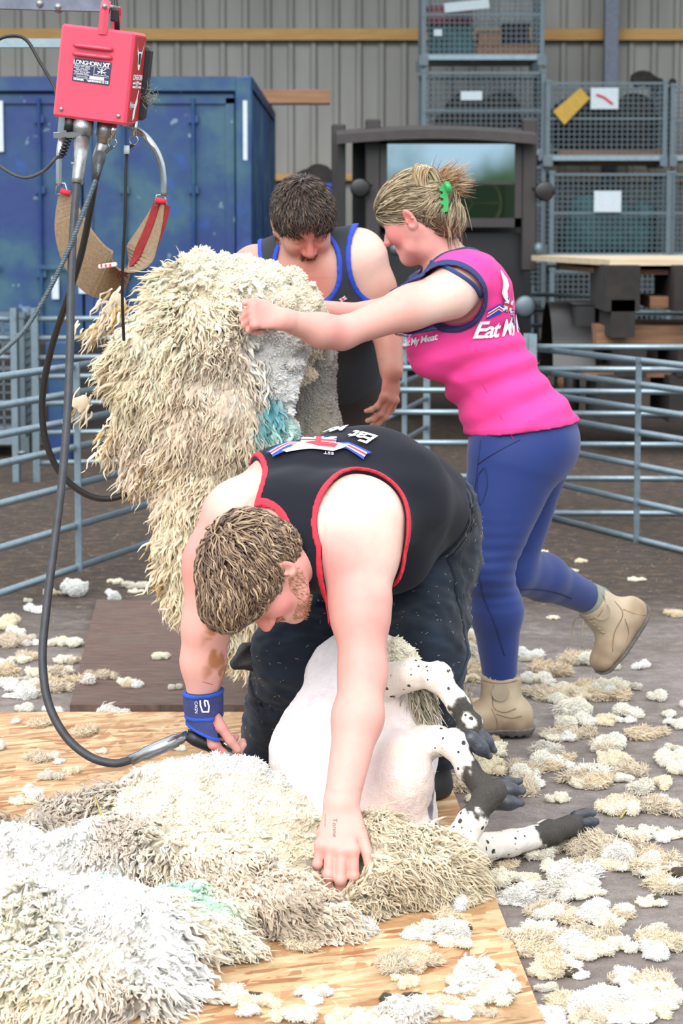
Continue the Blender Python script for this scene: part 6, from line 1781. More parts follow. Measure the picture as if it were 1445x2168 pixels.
# ------------------------------------------------------------------ the sheep
def sheep():
    root = empty('sheep', (*Zp(750, 1800, 0)[:2], OSB_T), 'half-shorn sheep sitting back between the shearer\'s knees with black-spotted legs in the air', 'sheep')
    B = [PR(A(770, 1445, 5.48), A(745, 1600, 5.37), (.125, .12), (.175, .15), (1, 0, 0), .05), PR(A(745, 1600, 5.37), A(755, 1760, 5.19), (.178, .15), (.172, .14), (1, 0, 0), .05),
         PR(A(755, 1760, 5.19), A(790, 1840, 5.04), (.165, .13), (.13, .09), (1, 0, 0), .05), PR(A(800, 1460, 5.42), A(850, 1540, 5.34), .09, .09, None, .05), PE(A(850, 1650, 5.16), (.07, .12, .1), None, .05),
         PR(A(770, 1440, 5.46), A(660, 1425, 5.66), .09, .075, None, .05)]
    # legs: fore A, fore B, hind C, hind D
    la = [A(812, 1445, 5.3), A(870, 1428, 5.24), A(925, 1432, 5.2), A(968, 1490, 5.18), A(995, 1535, 5.17)]
    lb = [A(872, 1572, 5.26), A(925, 1568, 5.18), A(962, 1575, 5.14), A(990, 1630, 5.12), A(1022, 1668, 5.1)]
    lc = [A(930, 1835, 4.95), A(968, 1790, 4.95), A(1000, 1735, 4.96), A(1028, 1690, 4.98), A(1050, 1675, 4.98)]
    ld = [Zp(900, 1790, .07), Zp(985, 1800, .06), Zp(1080, 1785, .05), Zp(1160, 1765, .05), Zp(1205, 1750, .055)]
    def chain(p, r, k=.015): return [PR(p[i], p[i + 1], r[i], r[i + 1], None, k) for i in range(len(p) - 1)]
    LG = chain(la, [.045, .032, .026, .0225, .024], .02) + chain(lb, [.045, .03, .026, .022, .025], .02) + chain(lc, [.052, .036, .027, .024, .024], .02) + chain(ld, [.05, .036, .027, .026, .024], .02)
    LG += [PE(la[4], (.026, .026, .026), None, .01), PE(lb[4], (.029, .029, .029), None, .01), PE(lc[3], (.029, .026, .028), None, .01), PE(ld[3], (.028, .026, .028), None, .01), PE(la[2], (.03, .028, .03), None, .015), PE(lb[2], (.03, .028, .03), None, .015)]
    # pasterns
    LG += [PR(la[4], A(1003, 1558, 5.16), .022, .021, None, .01), PR(lb[4], A(1048, 1682, 5.08), .023, .022, None, .01), PR(ld[4], Zp(1228, 1735, .05), .022, .018, None, .01)]
    # head behind the shearer's leg, ear
    HD = [PR(A(665, 1420, 5.68), A(600, 1470, 5.74), .065, .045, None, .03)]
    g = Grid.around(B + LG + HD, .0048, .03); F = g.field(B + LG + HD); P = g.P()
    F += (.0016 * vnoise(P, 55) + .0012 * vnoise(P, 120)).astype(np.float32)
    F = np.maximum(F, -(g.ax[2][None, None, :] - .004))
    v, f = g.mesh(F)
    dB, dL = sd_points(B, v), sd_points(LG, v); leg = np.clip((dB - dL) / .02 + .3, 0, 1)[:, None]
    col = np.tile(np.array(lin(246, 238, 238, .86)[:3]), (len(v), 1))
    bel = np.clip(1 - np.linalg.norm(v - A(850, 1660, 5.05), axis=1) / .22, 0, 1)[:, None]; bel = np.clip(bel * 1.6, 0, 1)
    col = col * (1 - bel * .8) + np.array(lin(232, 200, 182, .8)[:3]) * bel * .8
    yel = np.clip(fbm(v, 10, 4, 3), 0, 1)[:, None] * .35; col = col * (1 - yel) + np.array(linw(222, 200, 158)[:3]) * yel
    col = col * (1 - leg) + np.array(lin(244, 234, 222, .84)[:3]) * leg
    # black ends and back edges of the legs
    dk = np.zeros(len(v)); nz = .012 * vnoise(v, 60) + .008 * vnoise(v, 130)
    def near(seg, r): return np.clip((r - (sd_points([PR(seg[0], seg[1], .002, .002)], v) + nz)) / .006, 0, 1)
    for a, b, r in ((A(985, 1512, 5.16), A(1010, 1570, 5.15), .036), (A(1012, 1655, 5.1), A(1052, 1688, 5.07), .038), (lc[3] + (lc[2] - lc[3]) * .25, lc[4], .046), (Zp(1165, 1762, .06), Zp(1235, 1735, .05), .042),
                    (A(925, 1422, 5.2), A(972, 1478, 5.2), .017), (A(970, 1570, 5.14), A(995, 1612, 5.12), .014), (Zp(1000, 1815, .03), Zp(1150, 1785, .02), .024), (A(985, 1800, 4.96), A(1018, 1750, 4.97), .017), (A(912, 1600, 5.2), A(915, 1760, 5.08), .016)):
        dk = np.maximum(dk, near((a, b), r))
    dk = np.maximum(dk, np.clip((.075 - sd_points([PR(A(640, 1430, 5.7), A(590, 1480, 5.75), .02, .02)], v)) / .02, 0, 1))
    dk *= np.clip(leg[:, 0] + (v[:, 2] > 0) * (np.abs(v[:, 0] - A(913, 1700, 5.1)[0]) < .03) + (v[:, 1] > 5.6), 0, 1)
    sox = np.clip((.018 - np.linalg.norm(v - A(995, 1525, 5.145), axis=1) + nz * .5) / .004, 0, 1); dk = dk * (1 - sox)
    col = col * (1 - dk[:, None]) + np.array(lin(34, 31, 33)[:3]) * dk[:, None]
    # two materials: clipped skin on the trunk, spotted hair on the legs
    fl = leg[f].mean(1)[:, 0] > .5
    me_o = pobj('body', v, f, [M['shorn'], M['spotted']], root, True, col)
    if len(me_o.data.polygons) == len(fl): me_o.data.polygons.foreach_set('material_index', fl.astype(np.int32))
    # hair nap on legs
    Q, N = sample_surf(v, f[fl], 9000, 3); kt = None
    # hooves
    def hoof(base, d, up, L=.06, w=.031):
        d = nrm(d); up = nrm(np.asarray(up) - d * np.dot(d, up)); s = np.cross(d, up)
        for sg in (-1, 1):
            L *= .96; c = np.asarray(base) + s * sg * w * .46
            pr = [PR(c - d * .004, c + d * L * .45 - up * .004, (w * .6, .021), (w * .58, .019), s, .006), PR(c + d * L * .4 - up * .003, c + d * L * .88 - up * .007, (w * .56, .017), (.009, .007), s, .006)]
            g_ = Grid.around(pr, .0024, .006); Fh = g_.field(pr, .02); Ph = g_.P(); Fh = np.maximum(Fh, (-(Ph - (c - up * .014)) @ up).astype(np.float32)); a_, b_ = g_.mesh(Fh)
            pobj('hoof', a_, b_, M['hoof'], root)
    hoof(A(1003, 1560, 5.15), (.62, -.1, -.45), (.45, -.45, .75), .062)
    hoof(A(1050, 1685, 5.07), (.95, -.15, .05), (.1, -.75, .6), .066)
    hoof(A(1052, 1668, 5.1), (.85, .2, .35), (-.1, .2, .9), .06, .022)
    hoof(Zp(1226, 1738, .052), (.85, .15, .25), (-.1, -.75, .6), .045, .024)
    # black ear
    e0, e1 = A(562, 1372, 5.62), A(486, 1412, 5.6); ed = nrm(e1 - e0)
    er = [PR(e0, e0 + ed * .045, (.022, .014), (.034, .010), (0.3, .3, 1), .01), PR(e0 + ed * .045, e1 - ed * .012, (.034, .01), (.014, .006), (.3, .3, 1), .01)]
    er += [dict(PR(e0 + ed * .03 + (0, -.014, .004), e1 - ed * .02 + (0, -.012, .002), (.018, .008), (.008, .005), (.3, .3, 1), .006), op='sub')]
    g = Grid.around(er, .0025, .01); a_, b_ = g.mesh(g.field(er)); pobj('ear', a_, b_, M['blackhair'], root)
    # wool still on: rump and hip
    wp = [PR(A(730, 1880, 4.86), A(880, 1860, 4.88), (.1, .09), (.09, .08), None, .05), PR(A(800, 1800, 4.92), A(905, 1830, 4.92), .07, .06, None, .04), PR(A(660, 1890, 4.85), A(760, 1920, 4.8), .05, .06, None, .04), PR(A(640, 1870, 4.9), A(700, 1880, 4.88), .04, .05, None, .04)]
    cutp = lambda P_: .018 - sd_prim(PR(A(725, 1800, 4.86), A(720, 1860, 4.8), .05, .04), *[P_[..., i].astype(np.float32) for i in range(3)])
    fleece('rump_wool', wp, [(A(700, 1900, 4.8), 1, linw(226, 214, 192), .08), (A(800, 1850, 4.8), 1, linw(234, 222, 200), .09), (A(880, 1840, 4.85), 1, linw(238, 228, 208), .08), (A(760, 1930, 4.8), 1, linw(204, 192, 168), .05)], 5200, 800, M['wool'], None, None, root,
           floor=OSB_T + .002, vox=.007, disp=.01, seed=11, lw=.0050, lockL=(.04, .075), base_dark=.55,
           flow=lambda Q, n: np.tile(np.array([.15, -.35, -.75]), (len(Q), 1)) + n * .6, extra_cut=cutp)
    fleece('brisket_wool', [PE(A(832, 1395, 5.36), (.03, .04, .045), None, .02), PE(A(860, 1400, 5.36), (.028, .03, .03), None, .02)], [(A(840, 1390, 5.3), 0, CREAM, .2)], 0, 1500, M['wool'], None, None, root, vox=.005, disp=.01, df=45, seed=12, fl_len=.009)
    P0 = np.array([A(885, 1440 + 95 * t, 5.27) for t in np.linspace(0, 1, 260)]) + np.random.default_rng(3).normal(size=(260, 3)) * .011
    hair_obj('axilla_hair', lock_paths(P0, (.5, -.5, -.4), (.15, -.1, -1), .05, 7, .03, 1, .25, 3), np.array([.0022, .0024, .0022, .002, .0016, .001, .0003]), colpick(260, [linw(206, 200, 184), linw(172, 164, 142), linw(222, 214, 196)], [1, 1, 1], 3), root, M['wool'])
    sp = [PE(A(795, 1772, 4.95), (.055, .05, .03), None, .01)]
    g = Grid.around(sp, .004, .01); a_, b_ = g.mesh(g.field(sp)); pobj('thigh_patch', a_, b_, M['spotted'], root, True, np.tile(linw(246, 242, 240)[:3], (len(a_), 1)))
    return root
SHEEP = sheep()

# ---- wool scraps on the ground
def scrap_kinds():
    out = []
    for i in range(7):
        r = np.random.default_rng(50 + i)
        n = r.integers(3, 6); pr = [PE((r.normal() * .035, r.normal() * .03, .016 + .01 * r.random()), (r.uniform(.02, .04), r.uniform(.018, .032), r.uniform(.012, .022)), None, .015) for _ in range(n)]
        g = Grid.around(pr, .006, .02); F = g.field(pr, .04) + (.014 * vnoise(g.P(), 38, i) + .006 * vnoise(g.P(), 90, i)).astype(np.float32); F = np.maximum(F, -(g.ax[2][None, None, :] - .002))
        v, f = g.mesh(F); v, f = biggest(v, f)
        S, N = sample_surf(v, f, 900, i); m = S[:, 2] > .006; S, N = S[m], N[m]
        lockish = i in (2, 5)
        sw = np.stack([vnoise(S, 40, 2), vnoise(S, 40, 6), vnoise(S, 40, 10)], 1)
        pa = lock_paths(S, N + sw * .5, N * .5 + sw + (np.array([.8, .2, 0]) if lockish else 0), (.026 if lockish else .009) * r.uniform(.5, 1.4, len(S)), 5, .12, 1.2, .4, i); pa[:, :, 2] = np.maximum(pa[:, :, 2], .003)
        a, b, si, tt = strands(pa, .0024 * np.array([1.1, 1.15, 1, .7, .1]), 3, .7)
        base = [linw(251, 246, 232), linw(253, 252, 248), linw(240, 228, 206), linw(248, 240, 220), linw(250, 247, 238), linw(234, 224, 206), linw(238, 234, 224)][i]
        bc = np.array(base[:3]) * (.95 + .08 * fbm(v, 40, 2)[:, None]); c = np.tile(base[:3], (len(S), 1)) * (1 + r.normal(size=(len(S), 1)) * .07)
        o = mesh_obj('wool_scrap', np.concatenate([v, a]), np.concatenate([f, b + len(v)]), M['wool'], None, True, np.clip(np.concatenate([bc, c[si]]), 0, .97))
        out.append(o)
    return out
def scatter():
    kinds = scrap_kinds(); first = [True] * len(kinds); r = np.random.default_rng(21)
    Z = [('wool scraps along the right edge of the pale board', [(1050, 1800, 1180, 1860, 8, 'on the concrete under the lying hind leg'), (1060, 1860, 1230, 1960, 16, 'by the middle of the pale board\'s edge'), (1110, 1960, 1260, 2080, 14, 'by the front of the pale board\'s edge'), (1160, 2080, 1400, 2168, 22, 'on the concrete at the bottom right')], (0.7, 1.3), 0),
         ('wool scraps lying on the front of the pale board', [(930, 1900, 1010, 1920, 2, 'on the board just right of the unshorn rump'), (870, 1950, 960, 2010, 6, 'on the board in front of the unshorn rump'), (830, 2030, 1060, 2100, 12, 'on the board near its front right'), (850, 2100, 1080, 2168, 12, 'on the very front of the board'), (430, 2080, 560, 2168, 4, 'on the board right beside the heaped fleece'), (590, 2075, 680, 2150, 3, 'on the bare middle of the board front'), (640, 1990, 690, 2010, 1, 'on the board just beyond the fleece tips'), (560, 2150, 800, 2168, 5, 'at the bottom edge of the board')], (.6, 1.15), OSB_T),
         ('wool scraps on the back of the pale board', [(0, 1530, 110, 1640, 5, 'on the back left corner of the pale board'), (110, 1530, 200, 1640, 3, 'on the pale board inside the hose\'s bend'), (200, 1560, 500, 1640, 3, 'on the pale board below the steel ferrule'), (0, 1640, 120, 1740, 5, 'on the pale board left of the grey fleece')], (.5, 1.0), OSB_T),
         ('wool scraps on the brown board', [(335, 1395, 380, 1410, 1, 'high on the brown board near the wrist'), (240, 1430, 300, 1460, 3, 'in the middle of the brown board'), (345, 1455, 375, 1470, 1, 'on the brown board left of the blue wrist wrap'), (215, 1435, 225, 1440, 1, 'on the left of the brown board')], (.6, .9), .022),
         ('wool scraps between hurdle and brown board', [(0, 1290, 80, 1360, 6, 'on the floor at the left edge beyond the hose'), (0, 1360, 80, 1430, 7, 'on the floor left of the hose'), (0, 1430, 80, 1510, 8, 'on the floor just behind the pale board at the left'), (120, 1300, 160, 1410, 6, 'between the hose and the brown board'), (110, 1420, 150, 1510, 6, 'at the lower left corner of the brown board'), (200, 1235, 290, 1275, 4, 'behind the brown board')], (.7, 1.4), 0),
         ('wool scraps around the standing boot', [(960, 1310, 1020, 1500, 14, 'between the jeans and the standing boot'), (1110, 1370, 1290, 1430, 9, 'behind the standing boot'), (1110, 1440, 1200, 1500, 10, 'right behind the heel of the standing boot'), (1200, 1440, 1300, 1560, 12, 'below the toe of the raised boot'), (930, 1560, 1040, 1640, 7, 'between the sheep\'s two front legs'), (1010, 1560, 1100, 1600, 4, 'just in front of the standing boot'), (1170, 1380, 1440, 1420, 6, 'beneath the raised boot')], (.8, 1.5), 0),
         ('wool scraps on the middle of the concrete', [(1160, 1560, 1300, 1640, 9, 'on the concrete in line with the raised hooves'), (1300, 1560, 1440, 1640, 7, 'on the concrete at the right, level with the hooves'), (1100, 1620, 1240, 1700, 10, 'on the concrete right of the crossed hooves'), (1240, 1640, 1440, 1730, 9, 'on the concrete beyond the lying hoof'), (1200, 1750, 1310, 1860, 10, 'on the concrete below the lying hoof'), (1310, 1750, 1420, 1860, 8, 'at the right, below the thin straw'), (930, 1660, 1010, 1700, 2, 'beside the clipped belly'), (1290, 1440, 1440, 1560, 10, 'at the right below the raised boot')], (.8, 1.5), 0),
         ('wool scraps on the bare concrete at the right', [(1240, 1900, 1380, 1960, 6, 'half way down the right concrete'), (1380, 1840, 1445, 1890, 4, 'at the right edge of the concrete'), (1300, 2000, 1420, 2130, 10, 'on the concrete at the lower right'), (1350, 1980, 1440, 2010, 3, 'at the right edge, above the lowest clumps')], (.7, 1.3), 0),
         ('wool scraps far back by the hurdles', [(1130, 1160, 1440, 1340, 10, 'on the brown floor behind the raised boot'), (20, 1250, 130, 1290, 3, 'on the brown floor under the left hurdle')], (.5, .9), 0)]
    look = ['cream fluffy wool tuft', 'white rounded wool tuft', 'beige wool lock', 'yellowish wool tuft', 'off-white ragged wool tuft', 'brownish wool lock', 'grey-white matted wool tuft']
    for grp, boxes, (s0, s1), z in Z:
        for x0, y0, x1, y1, n, where in boxes:
            for _ in range(n):
                k = int(r.choice(len(kinds), p=[.18, .18, .12, .16, .16, .08, .12])); o = kinds[k]
                if not first[k]:
                    o = kinds[k].copy(); COL.objects.link(o)
                first[k] = False
                u = r.random(); px_ = r.uniform(x0, x1); p = Zp(px_, r.uniform(y0, y1), z); s = (s0 + (s1 - s0) * u) * .5
                o.location = (p[0], p[1], z); o.rotation_euler = (0, 0, r.random() * 6.28); o.scale = (s * r.uniform(.8, 1.3), s, s * r.uniform(.7, 1.1))
                size = 'small ' if u < .34 else ('' if u < .67 else 'large ')
                tag(o, size + look[k] + ' ' + where, 'wool scrap', grp)
    # larger matted lumps
    big = [([(160, 1245, .05, .11, .08), (200, 1240, .04, .07, .06)], linw(233, 234, 231), 'grey matted lump of wool beside the foot of the left hurdle', 0, 0),
           ([(245, 1265, .03, .05, .035)], linw(243, 245, 244), 'small white tuft of wool at the back edge of the brown board', 0, 0),
           ([(990, 1385, .05, .07, .07), (965, 1400, .04, .05, .05)], linw(245, 241, 231), 'cream lump of wool between the shearer\'s leg and the woman\'s boot', 0, .2),
           ([(1150, 1480, .04, .09, .05), (1220, 1500, .04, .1, .05), (1100, 1475, .03, .06, .05)], linw(245, 242, 232), 'long cream lump of wool behind the heel of the standing boot', 0, .3),
           ([(1180, 1660, .02, .08, .03), (1250, 1640, .02, .1, .03), (1310, 1660, .02, .08, .025), (1380, 1680, .02, .07, .02)], linw(241, 237, 228), 'wide flat drift of matted beige wool right of the sheep\'s hooves', 0, .8),
           ([(1160, 1590, .03, .06, .04), (1110, 1610, .02, .05, .025)], linw(237, 232, 223), 'brownish lump of wool behind the raised hooves', 0, .6),
           ([(1230, 1790, .03, .08, .035), (1310, 1810, .03, .09, .03), (1380, 1800, .02, .06, .025)], linw(243, 239, 232), 'drift of curly beige wool beyond the hoof lying on the ground', 0, .8),
           ([(1180, 1850, .02, .06, .03), (1240, 1850, .02, .05, .025)], linw(250, 248, 242), 'pale clump of wool just below the lying hind leg', 0, .2),
           ([(1105, 1895, .03, .06, .04), (1130, 1950, .03, .05, .035), (1080, 1870, .02, .04, .025)], linw(245, 243, 238), 'greyish clump of wool against the right edge of the pale board', 0, .4),
           ([(1170, 1890, .02, .05, .03), (1200, 1940, .02, .05, .025)], linw(241, 238, 231), 'beige clump of wool one step right of the board edge', 0, .7),
           ([(1220, 2000, .02, .06, .03), (1260, 2040, .02, .05, .03)], linw(248, 247, 242), 'white fluffy clump of wool on the concrete right of the board corner', 0, .3),
           ([(1250, 2120, .03, .08, .04), (1180, 2100, .03, .07, .035), (1330, 2110, .02, .05, .03)], linw(250, 249, 245), 'big white clump of wool at the bottom edge, right of the board', 0, .3),
           ([(975, 1915, .02, .035, .025), (990, 1925, .02, .03, .02)], linw(253, 253, 250), 'clean white tuft on the board below the unshorn rump', OSB_T, 0),
           ([(940, 1975, .02, .04, .03), (975, 1985, .02, .03, .025)], linw(243, 241, 234), 'dirty cream tuft with dark bits on the board, below the clean white one', OSB_T, .4),
           ([(870, 2050, .02, .06, .025), (930, 2060, .02, .06, .025), (990, 2065, .02, .05, .025)], linw(249, 247, 241), 'row of pale clotted wool across the front of the board', OSB_T, .4),
           ([(860, 2140, .03, .08, .035), (960, 2150, .03, .09, .035), (1060, 2140, .02, .06, .03)], linw(250, 249, 245), 'big pale clump of wool at the bottom edge on the board', OSB_T, .3),
           ([(720, 1985, .015, .03, .015), (780, 1965, .02, .05, .02), (840, 1930, .02, .04, .02)], linw(243, 240, 235), 'flat strip of loose wool in front of the unshorn rump', OSB_T, .7),
           ([(30, 1960 - 500, .02, .06, .03), (60, 1470, .02, .05, .03)], linw(241, 242, 238), 'grey-white lump of wool at the left edge behind the pale board', 0, .2),
           ([(190, 1500 - 60, .02, .04, .02)], linw(243, 240, 234), 'small lump of wool on the corner of the brown board', 0.022, .2),
           ([(150, 1520, .02, .05, .025), (220, 1508, .02, .05, .02), (260, 1512, .015, .04, .02)], linw(238, 236, 231), 'strip of wool caught between the two boards', 0.0, .5)]
    for i, (pp, colr, lab, z, k) in enumerate(big):
        pr = [PE(Zp(x, y, z + h * .6), (a * .42, a * .38, h * .5 + .004), None, .03) for x, y, h, a, b in pp]
        zs = [(Zp(x, y, z + h), min(1, k * r.uniform(.6, 1.4)), tuple(np.array(colr[:3]) * r.uniform(.88, 1.08)) + (1,), .05) for x, y, h, a, b in pp]
        fleece('wool_clump', pr, zs, int(900 * len(pp) * k) + 1, int(1500 * len(pp) * (1 - k)) + 1, M['wool'], lab, 'wool', floor=z + .002, vox=.006, disp=.012, df=30, seed=60 + i, lw=.0040, lockL=(.018, .038), fl_len=.008, flow=lambda Q, n: n * .12 + np.stack([vnoise(Q, 9, 1), vnoise(Q, 9, 4), 0 * Q[:, 0] - .35], 1) * 1.2)
    for i, (x, y, z, s, lab) in enumerate(((968, 1968, OSB_T, .022, 'dark green-brown dropping beside the dirty cream tuft'), (820, 2115, OSB_T, .018, 'dark flattened dropping near the front of the board'), (866, 2115, OSB_T, .02, 'grey-brown dropping at the left of the front wool clumps'), (1195, 2060, 0, .02, 'brown dropping on the concrete among the white wool'), (1384, 1905, 0, .014, 'small brown dropping on the bare concrete at the right'), (1440, 1850, 0, .03, 'dark dropping at the right edge of the picture'), (535, 2112, OSB_T, .018, 'flat dark dropping on the front middle of the board'))):
        p = Zp(x, y, z + s * .3); pr = [PE(p, (s, s * .8, s * .55), None, .01), PE(p + (s * .8, .003, 0), (s * .6, s * .6, s * .4), None, .01)]; g = Grid.around(pr, .004, .01); F = np.maximum(g.field(pr) + (.004 * vnoise(g.P(), 90, i)).astype(np.float32), -(g.ax[2][None, None, :] - z - .001)); v, f = g.mesh(F)
        o = mesh_obj('dropping', v - p, f, M['dung']); o.location = p; tag(o, lab, 'dropping')
    m = MB(); m.tube([Zp(184 + 6, 1672, .16), Zp(202, 1690, .17), Zp(222, 1718 + 30, .14)], .0018, 5); tag(m.build('straw_stalk', M['straw'], None, True), 'yellow-green stalk stuck upright in the grey part of the heaped fleece', 'straw')
    m = MB(); m.tube([Zp(1313, 1732, .004), Zp(1336, 1698, .02)], .0025, 5); tag(m.build('straw_stalk', M['straw'], None, True), 'pale straw lying on the bare concrete right of the hoof', 'straw')
scatter()
# ------------------------------------------------------------------ hanging shearing machine
def shearing_machine():
    Y = 5.9
    TL, TR, BL, BR = V(134, 53, Y), V(285, 71, Y - .015), V(111, 243, Y + .01), V(263, 262, Y)
    ex = nrm((TR - TL) + (BR - BL)); ez = nrm((TL - BL) + (TR - BR)); ez = nrm(ez - ex * np.dot(ex, ez)); ey = np.cross(ez, ex)   # ey points away from the camera
    # turn the box a little so that its right side shows
    R0 = np.stack([ex, ey, ez], 1) @ rotm((0, 0, 1), -4)
    ex, ey, ez = R0[:, 0], R0[:, 1], R0[:, 2]
    W, H, D = .182, .222, .125
    c = (TL + TR + BL + BR) / 4
    fc = c + ey * 0                          # centre of the front face
    P = lambda u, w, d=0: fc + ex * u + ez * w + ey * d
    root = empty('shearing_machine', P(0, -H / 2, D / 2), 'red hanging shearing motor box with a silver nameplate and two metal down-tube sockets', 'shearing machine')
    Rm = np.stack([ex, ey, ez], 1)
    m = MB(); m.box(P(0, 0, D / 2), (W, D, H), Rm, bev=.006); m.build('housing', M['redpaint'], root)
    m = MB(); m.box(P(W / 2 + .001, 0, D / 2), (.002, D - .016, H - .02), Rm); m.build('side_sticker', M['redside'], root)
    m = MB(); m.box(P(.03, -.01, D + .02), (W * .8, .05, H * .8), Rm, bev=.008); m.build('motor_cover', M['black'], root)
    for w in (.066, .046):
        v = MB(); n = 14; pts = []
        for i in range(n + 1):
            t = i / n; pts.append(P(-.052 + .092 * t - .001, w - .002, -.0015 - .007 * math.sin(math.pi * t) ** .35))
        v.tube(pts, .0065, 8, flat=(1, .8)); v.build('louvre', M['redpaint'], root, True)
    for (u, w) in ((-W / 2 + .02, -H / 2 + .02), (W / 2 - .02, -H / 2 + .02)):
        m = MB(); m.tube([P(u, w, .001), P(u, w, -.003), P(u, w, -.0045)], [.0052, .0052, .003], 14); m.build('screw', M['alloy'], root, True)
    # nameplate with its lettering
    m = MB(); m.box(P(-.005, .006, -.001), (.092, .0022, .054), Rm @ rotm((0, 1, 0), 1)); pl = m.build('nameplate', M['navyplate'], root)
    def lay(nm, polys, u, w, mat, par, d=-.0028):
        verts, fs = [], []
        for q in polys:
            b = len(verts); verts += [P(-.005 + u + x, .006 + w + y, d) for x, y in q]; fs.append(tuple(range(b, b + len(q))))
        pobj(nm, verts, fs, mat, par, False)
    rect = lambda x0, y0, x1, y1: [(x0, y0), (x1, y0), (x1, y1), (x0, y1)]
    lay('plate_title', text_polys('LONGHORN', .0138, 0, .8, .0001), -.012, .0185, M['white'], pl)
    lay('plate_title_suffix', text_polys('XT', .0138, 0, .9, .0006), .0345, .0185, M['white'], pl)
    for i, t in enumerate(('Power 240v 50Hz', 'Power input 350W', 'Output 270W', 'Motor Speed 2800', 'Frequency 50Hz')):
        lay('plate_text', text_polys(t, .0052), -.024, .0095 - i * .0042, M['white'], pl)
    lay('plate_rule', [rect(-.044, .0118, .044, .0124), rect(.0055, -.009, .0062, .0115), rect(-.044, -.0105, .044, -.0099), rect(-.044, -.0185, .044, -.0179)], 0, 0, M['white'], pl)
    lay('plate_flag', [rect(.014, .0012, .036, .0026), rect(.0236, -.003, .0262, .0105), [(.014, .0105), (.016, .0105), (.036, -.003), (.034, -.003)], [(.036, .0105), (.034, .0105), (.014, -.003), (.016, -.003)]], 0, 0, M['white'], pl)
    lay('plate_text', text_polys('Made in Great Britain', .0042), .025, -.006, M['white'], pl)
    lay('serial_box', [rect(-.004, -.0172, .032, -.0112)], 0, 0, M['white'], pl)
    lay('plate_text', text_polys('Serial Number', .0048), -.022, -.0142, M['white'], pl)
    lay('plate_text', text_polys('HORNER', .0062, 0, 1, .0002), -.03, -.0223, M['white'], pl)
    lay('plate_text', text_polys('SHEARING', .0062, 0, 1, .0002), .012, -.0223, M['white'], pl)
    lay('plate_text', text_polys('X CE', .0072, 0, 1, .0002), .036, -.0223, M['white'], pl)
    lay('plate_horns', [[(-.012, -.019), (-.008, -.021), (-.0045, -.0215), (-.001, -.021), (.003, -.019), (-.001, -.0225), (-.0045, -.0255), (-.008, -.0225)]], 0, 0, M['white'], pl)
    # right side decals: horned head, lettering, arm figure
    S = lambda u, w: fc + ex * (W / 2 + .0028) + ey * (D / 2 + u) + ez * w
    def lay2(nm, polys, mat, par=root, du=0):
        verts, fs = [], []
        for q in polys:
            b = len(verts); verts += [S(x, y) + ex * du for x, y in q]; fs.append(tuple(range(b, b + len(q))))
        pobj(nm, verts, fs, mat, par, False)
    hd = [(-.034, .092), (-.03, .075), (-.018, .066), (.018, .066), (.032, .075), (.036, .09), (.028, .07), (.016, .052), (.010, .030), (.006, .022), (-.006, .022), (-.012, .03), (-.018, .052), (-.03, .068)]
    lay2('horned_head_mark', [hd], M['white']); lay2('horned_head_dark', [[(-.012, .062), (.012, .062), (.008, .036), (-.008, .036)]], M['black'], du=.0006)
    lay2('side_lettering', [[(x, y + .004) for x, y in q] for q in text_polys('LONGHORN', .018, 0, .9, .0005)], M['white'])
    lay2('side_lettering', [[(x, y - .014) for x, y in q] for q in text_polys('XT', .022, 0, 1, .001)] + [rect(-.045, -.012, -.016, -.0075), rect(.016, -.012, .045, -.0075), rect(-.045, -.021, -.016, -.0165), rect(.016, -.021, .045, -.0165)], M['white'])
    lay2('arm_mark', [[(-.012, -.1), (.004, -.094), (.012, -.07), (.024, -.055), (.02, -.04), (.03, -.028), (.022, -.024), (.012, -.042), (-.004, -.062), (-.014, -.085)]], M['white'])
    lay2('script_mark', [[(x - .03, y - .062) for x, y in q] for q in text_polys('Nylon', .02, .3, 1, .0004)], M['white'])
    # hanging bracket: two red straps and bolt
    for d_, hh in ((.0, .062), (D, .05)):
        a = P(.012, H / 2 - .014, d_ - .004); pts = [a, a + ez * .03 , a + ez * (hh), a + ez * (hh + .018) + ey * (.01 if d_ == 0 else -.01)]
        m = MB(); m.tube(pts, .011, 4, flat=(1.0, .25)); m.build('hanger', M['redpaint'], root)
    tp = P(.014, H / 2 + .05, D * .45)
    m = MB(); m.tube([P(.012, H / 2 + .052, -.012), P(.012, H / 2 + .052, D + .01)], .006, 10); m.build('hanger_bolt', M['alloy'], root, True)
    m = MB(); m.box(P(.026, H / 2 + .034, D * .35), (.014, .03, .03), Rm, bev=.003); m.build('black_block', M['black'], root)
    # sockets and latches under the box
    s1, s2 = P(-.022, -H / 2, .03), P(.028, -H / 2, .055)
    def sock(a, drop, rr, latch):
        m = MB(); m.tube([a, a - ez * .035, a - ez * .036, a - ez * .05], [.026 * rr, .026 * rr, .021 * rr, .021 * rr], 18); s = m.build('socket', M['alloy'], root, True)
        if latch: m = MB(); m.box(a - ez * .04 - ex * .03 - ey * .022, (.07, .008, .014), Rm @ rotm((0, 1, 0), -8), bev=.002); m.build('latch', M['chrome'], s)
    sock(s1, .05, 1, True); sock(s2, .05, .8, False)
    m = MB(); m.box(P(-W / 2 + .02, -H / 2 - .01, .1), (.06, .006, .06), Rm); m.build('back_plate', M['steel'], root)
    # cable gland with ribs
    ga = P(-.052, -H / 2, .02); m = MB(); m.tube([ga, ga - ez * .03], .013, 12)
    for i in range(6): q = ga - ez * (.045 + i * .008) - ex * i * .002; m.tube([q, q - ez * .005], .0095, 12)
    m.tube([ga - ez * .03, ga - ez * .095 - ex * .012], .006, 10); m.build('cable_gland', M['rubberblk'], root, True)
    # eyes for the cords
    e1, e2 = P(.055, -H / 2, .03), P(W / 2 - .0, -H / 2 + .01, D * .8)
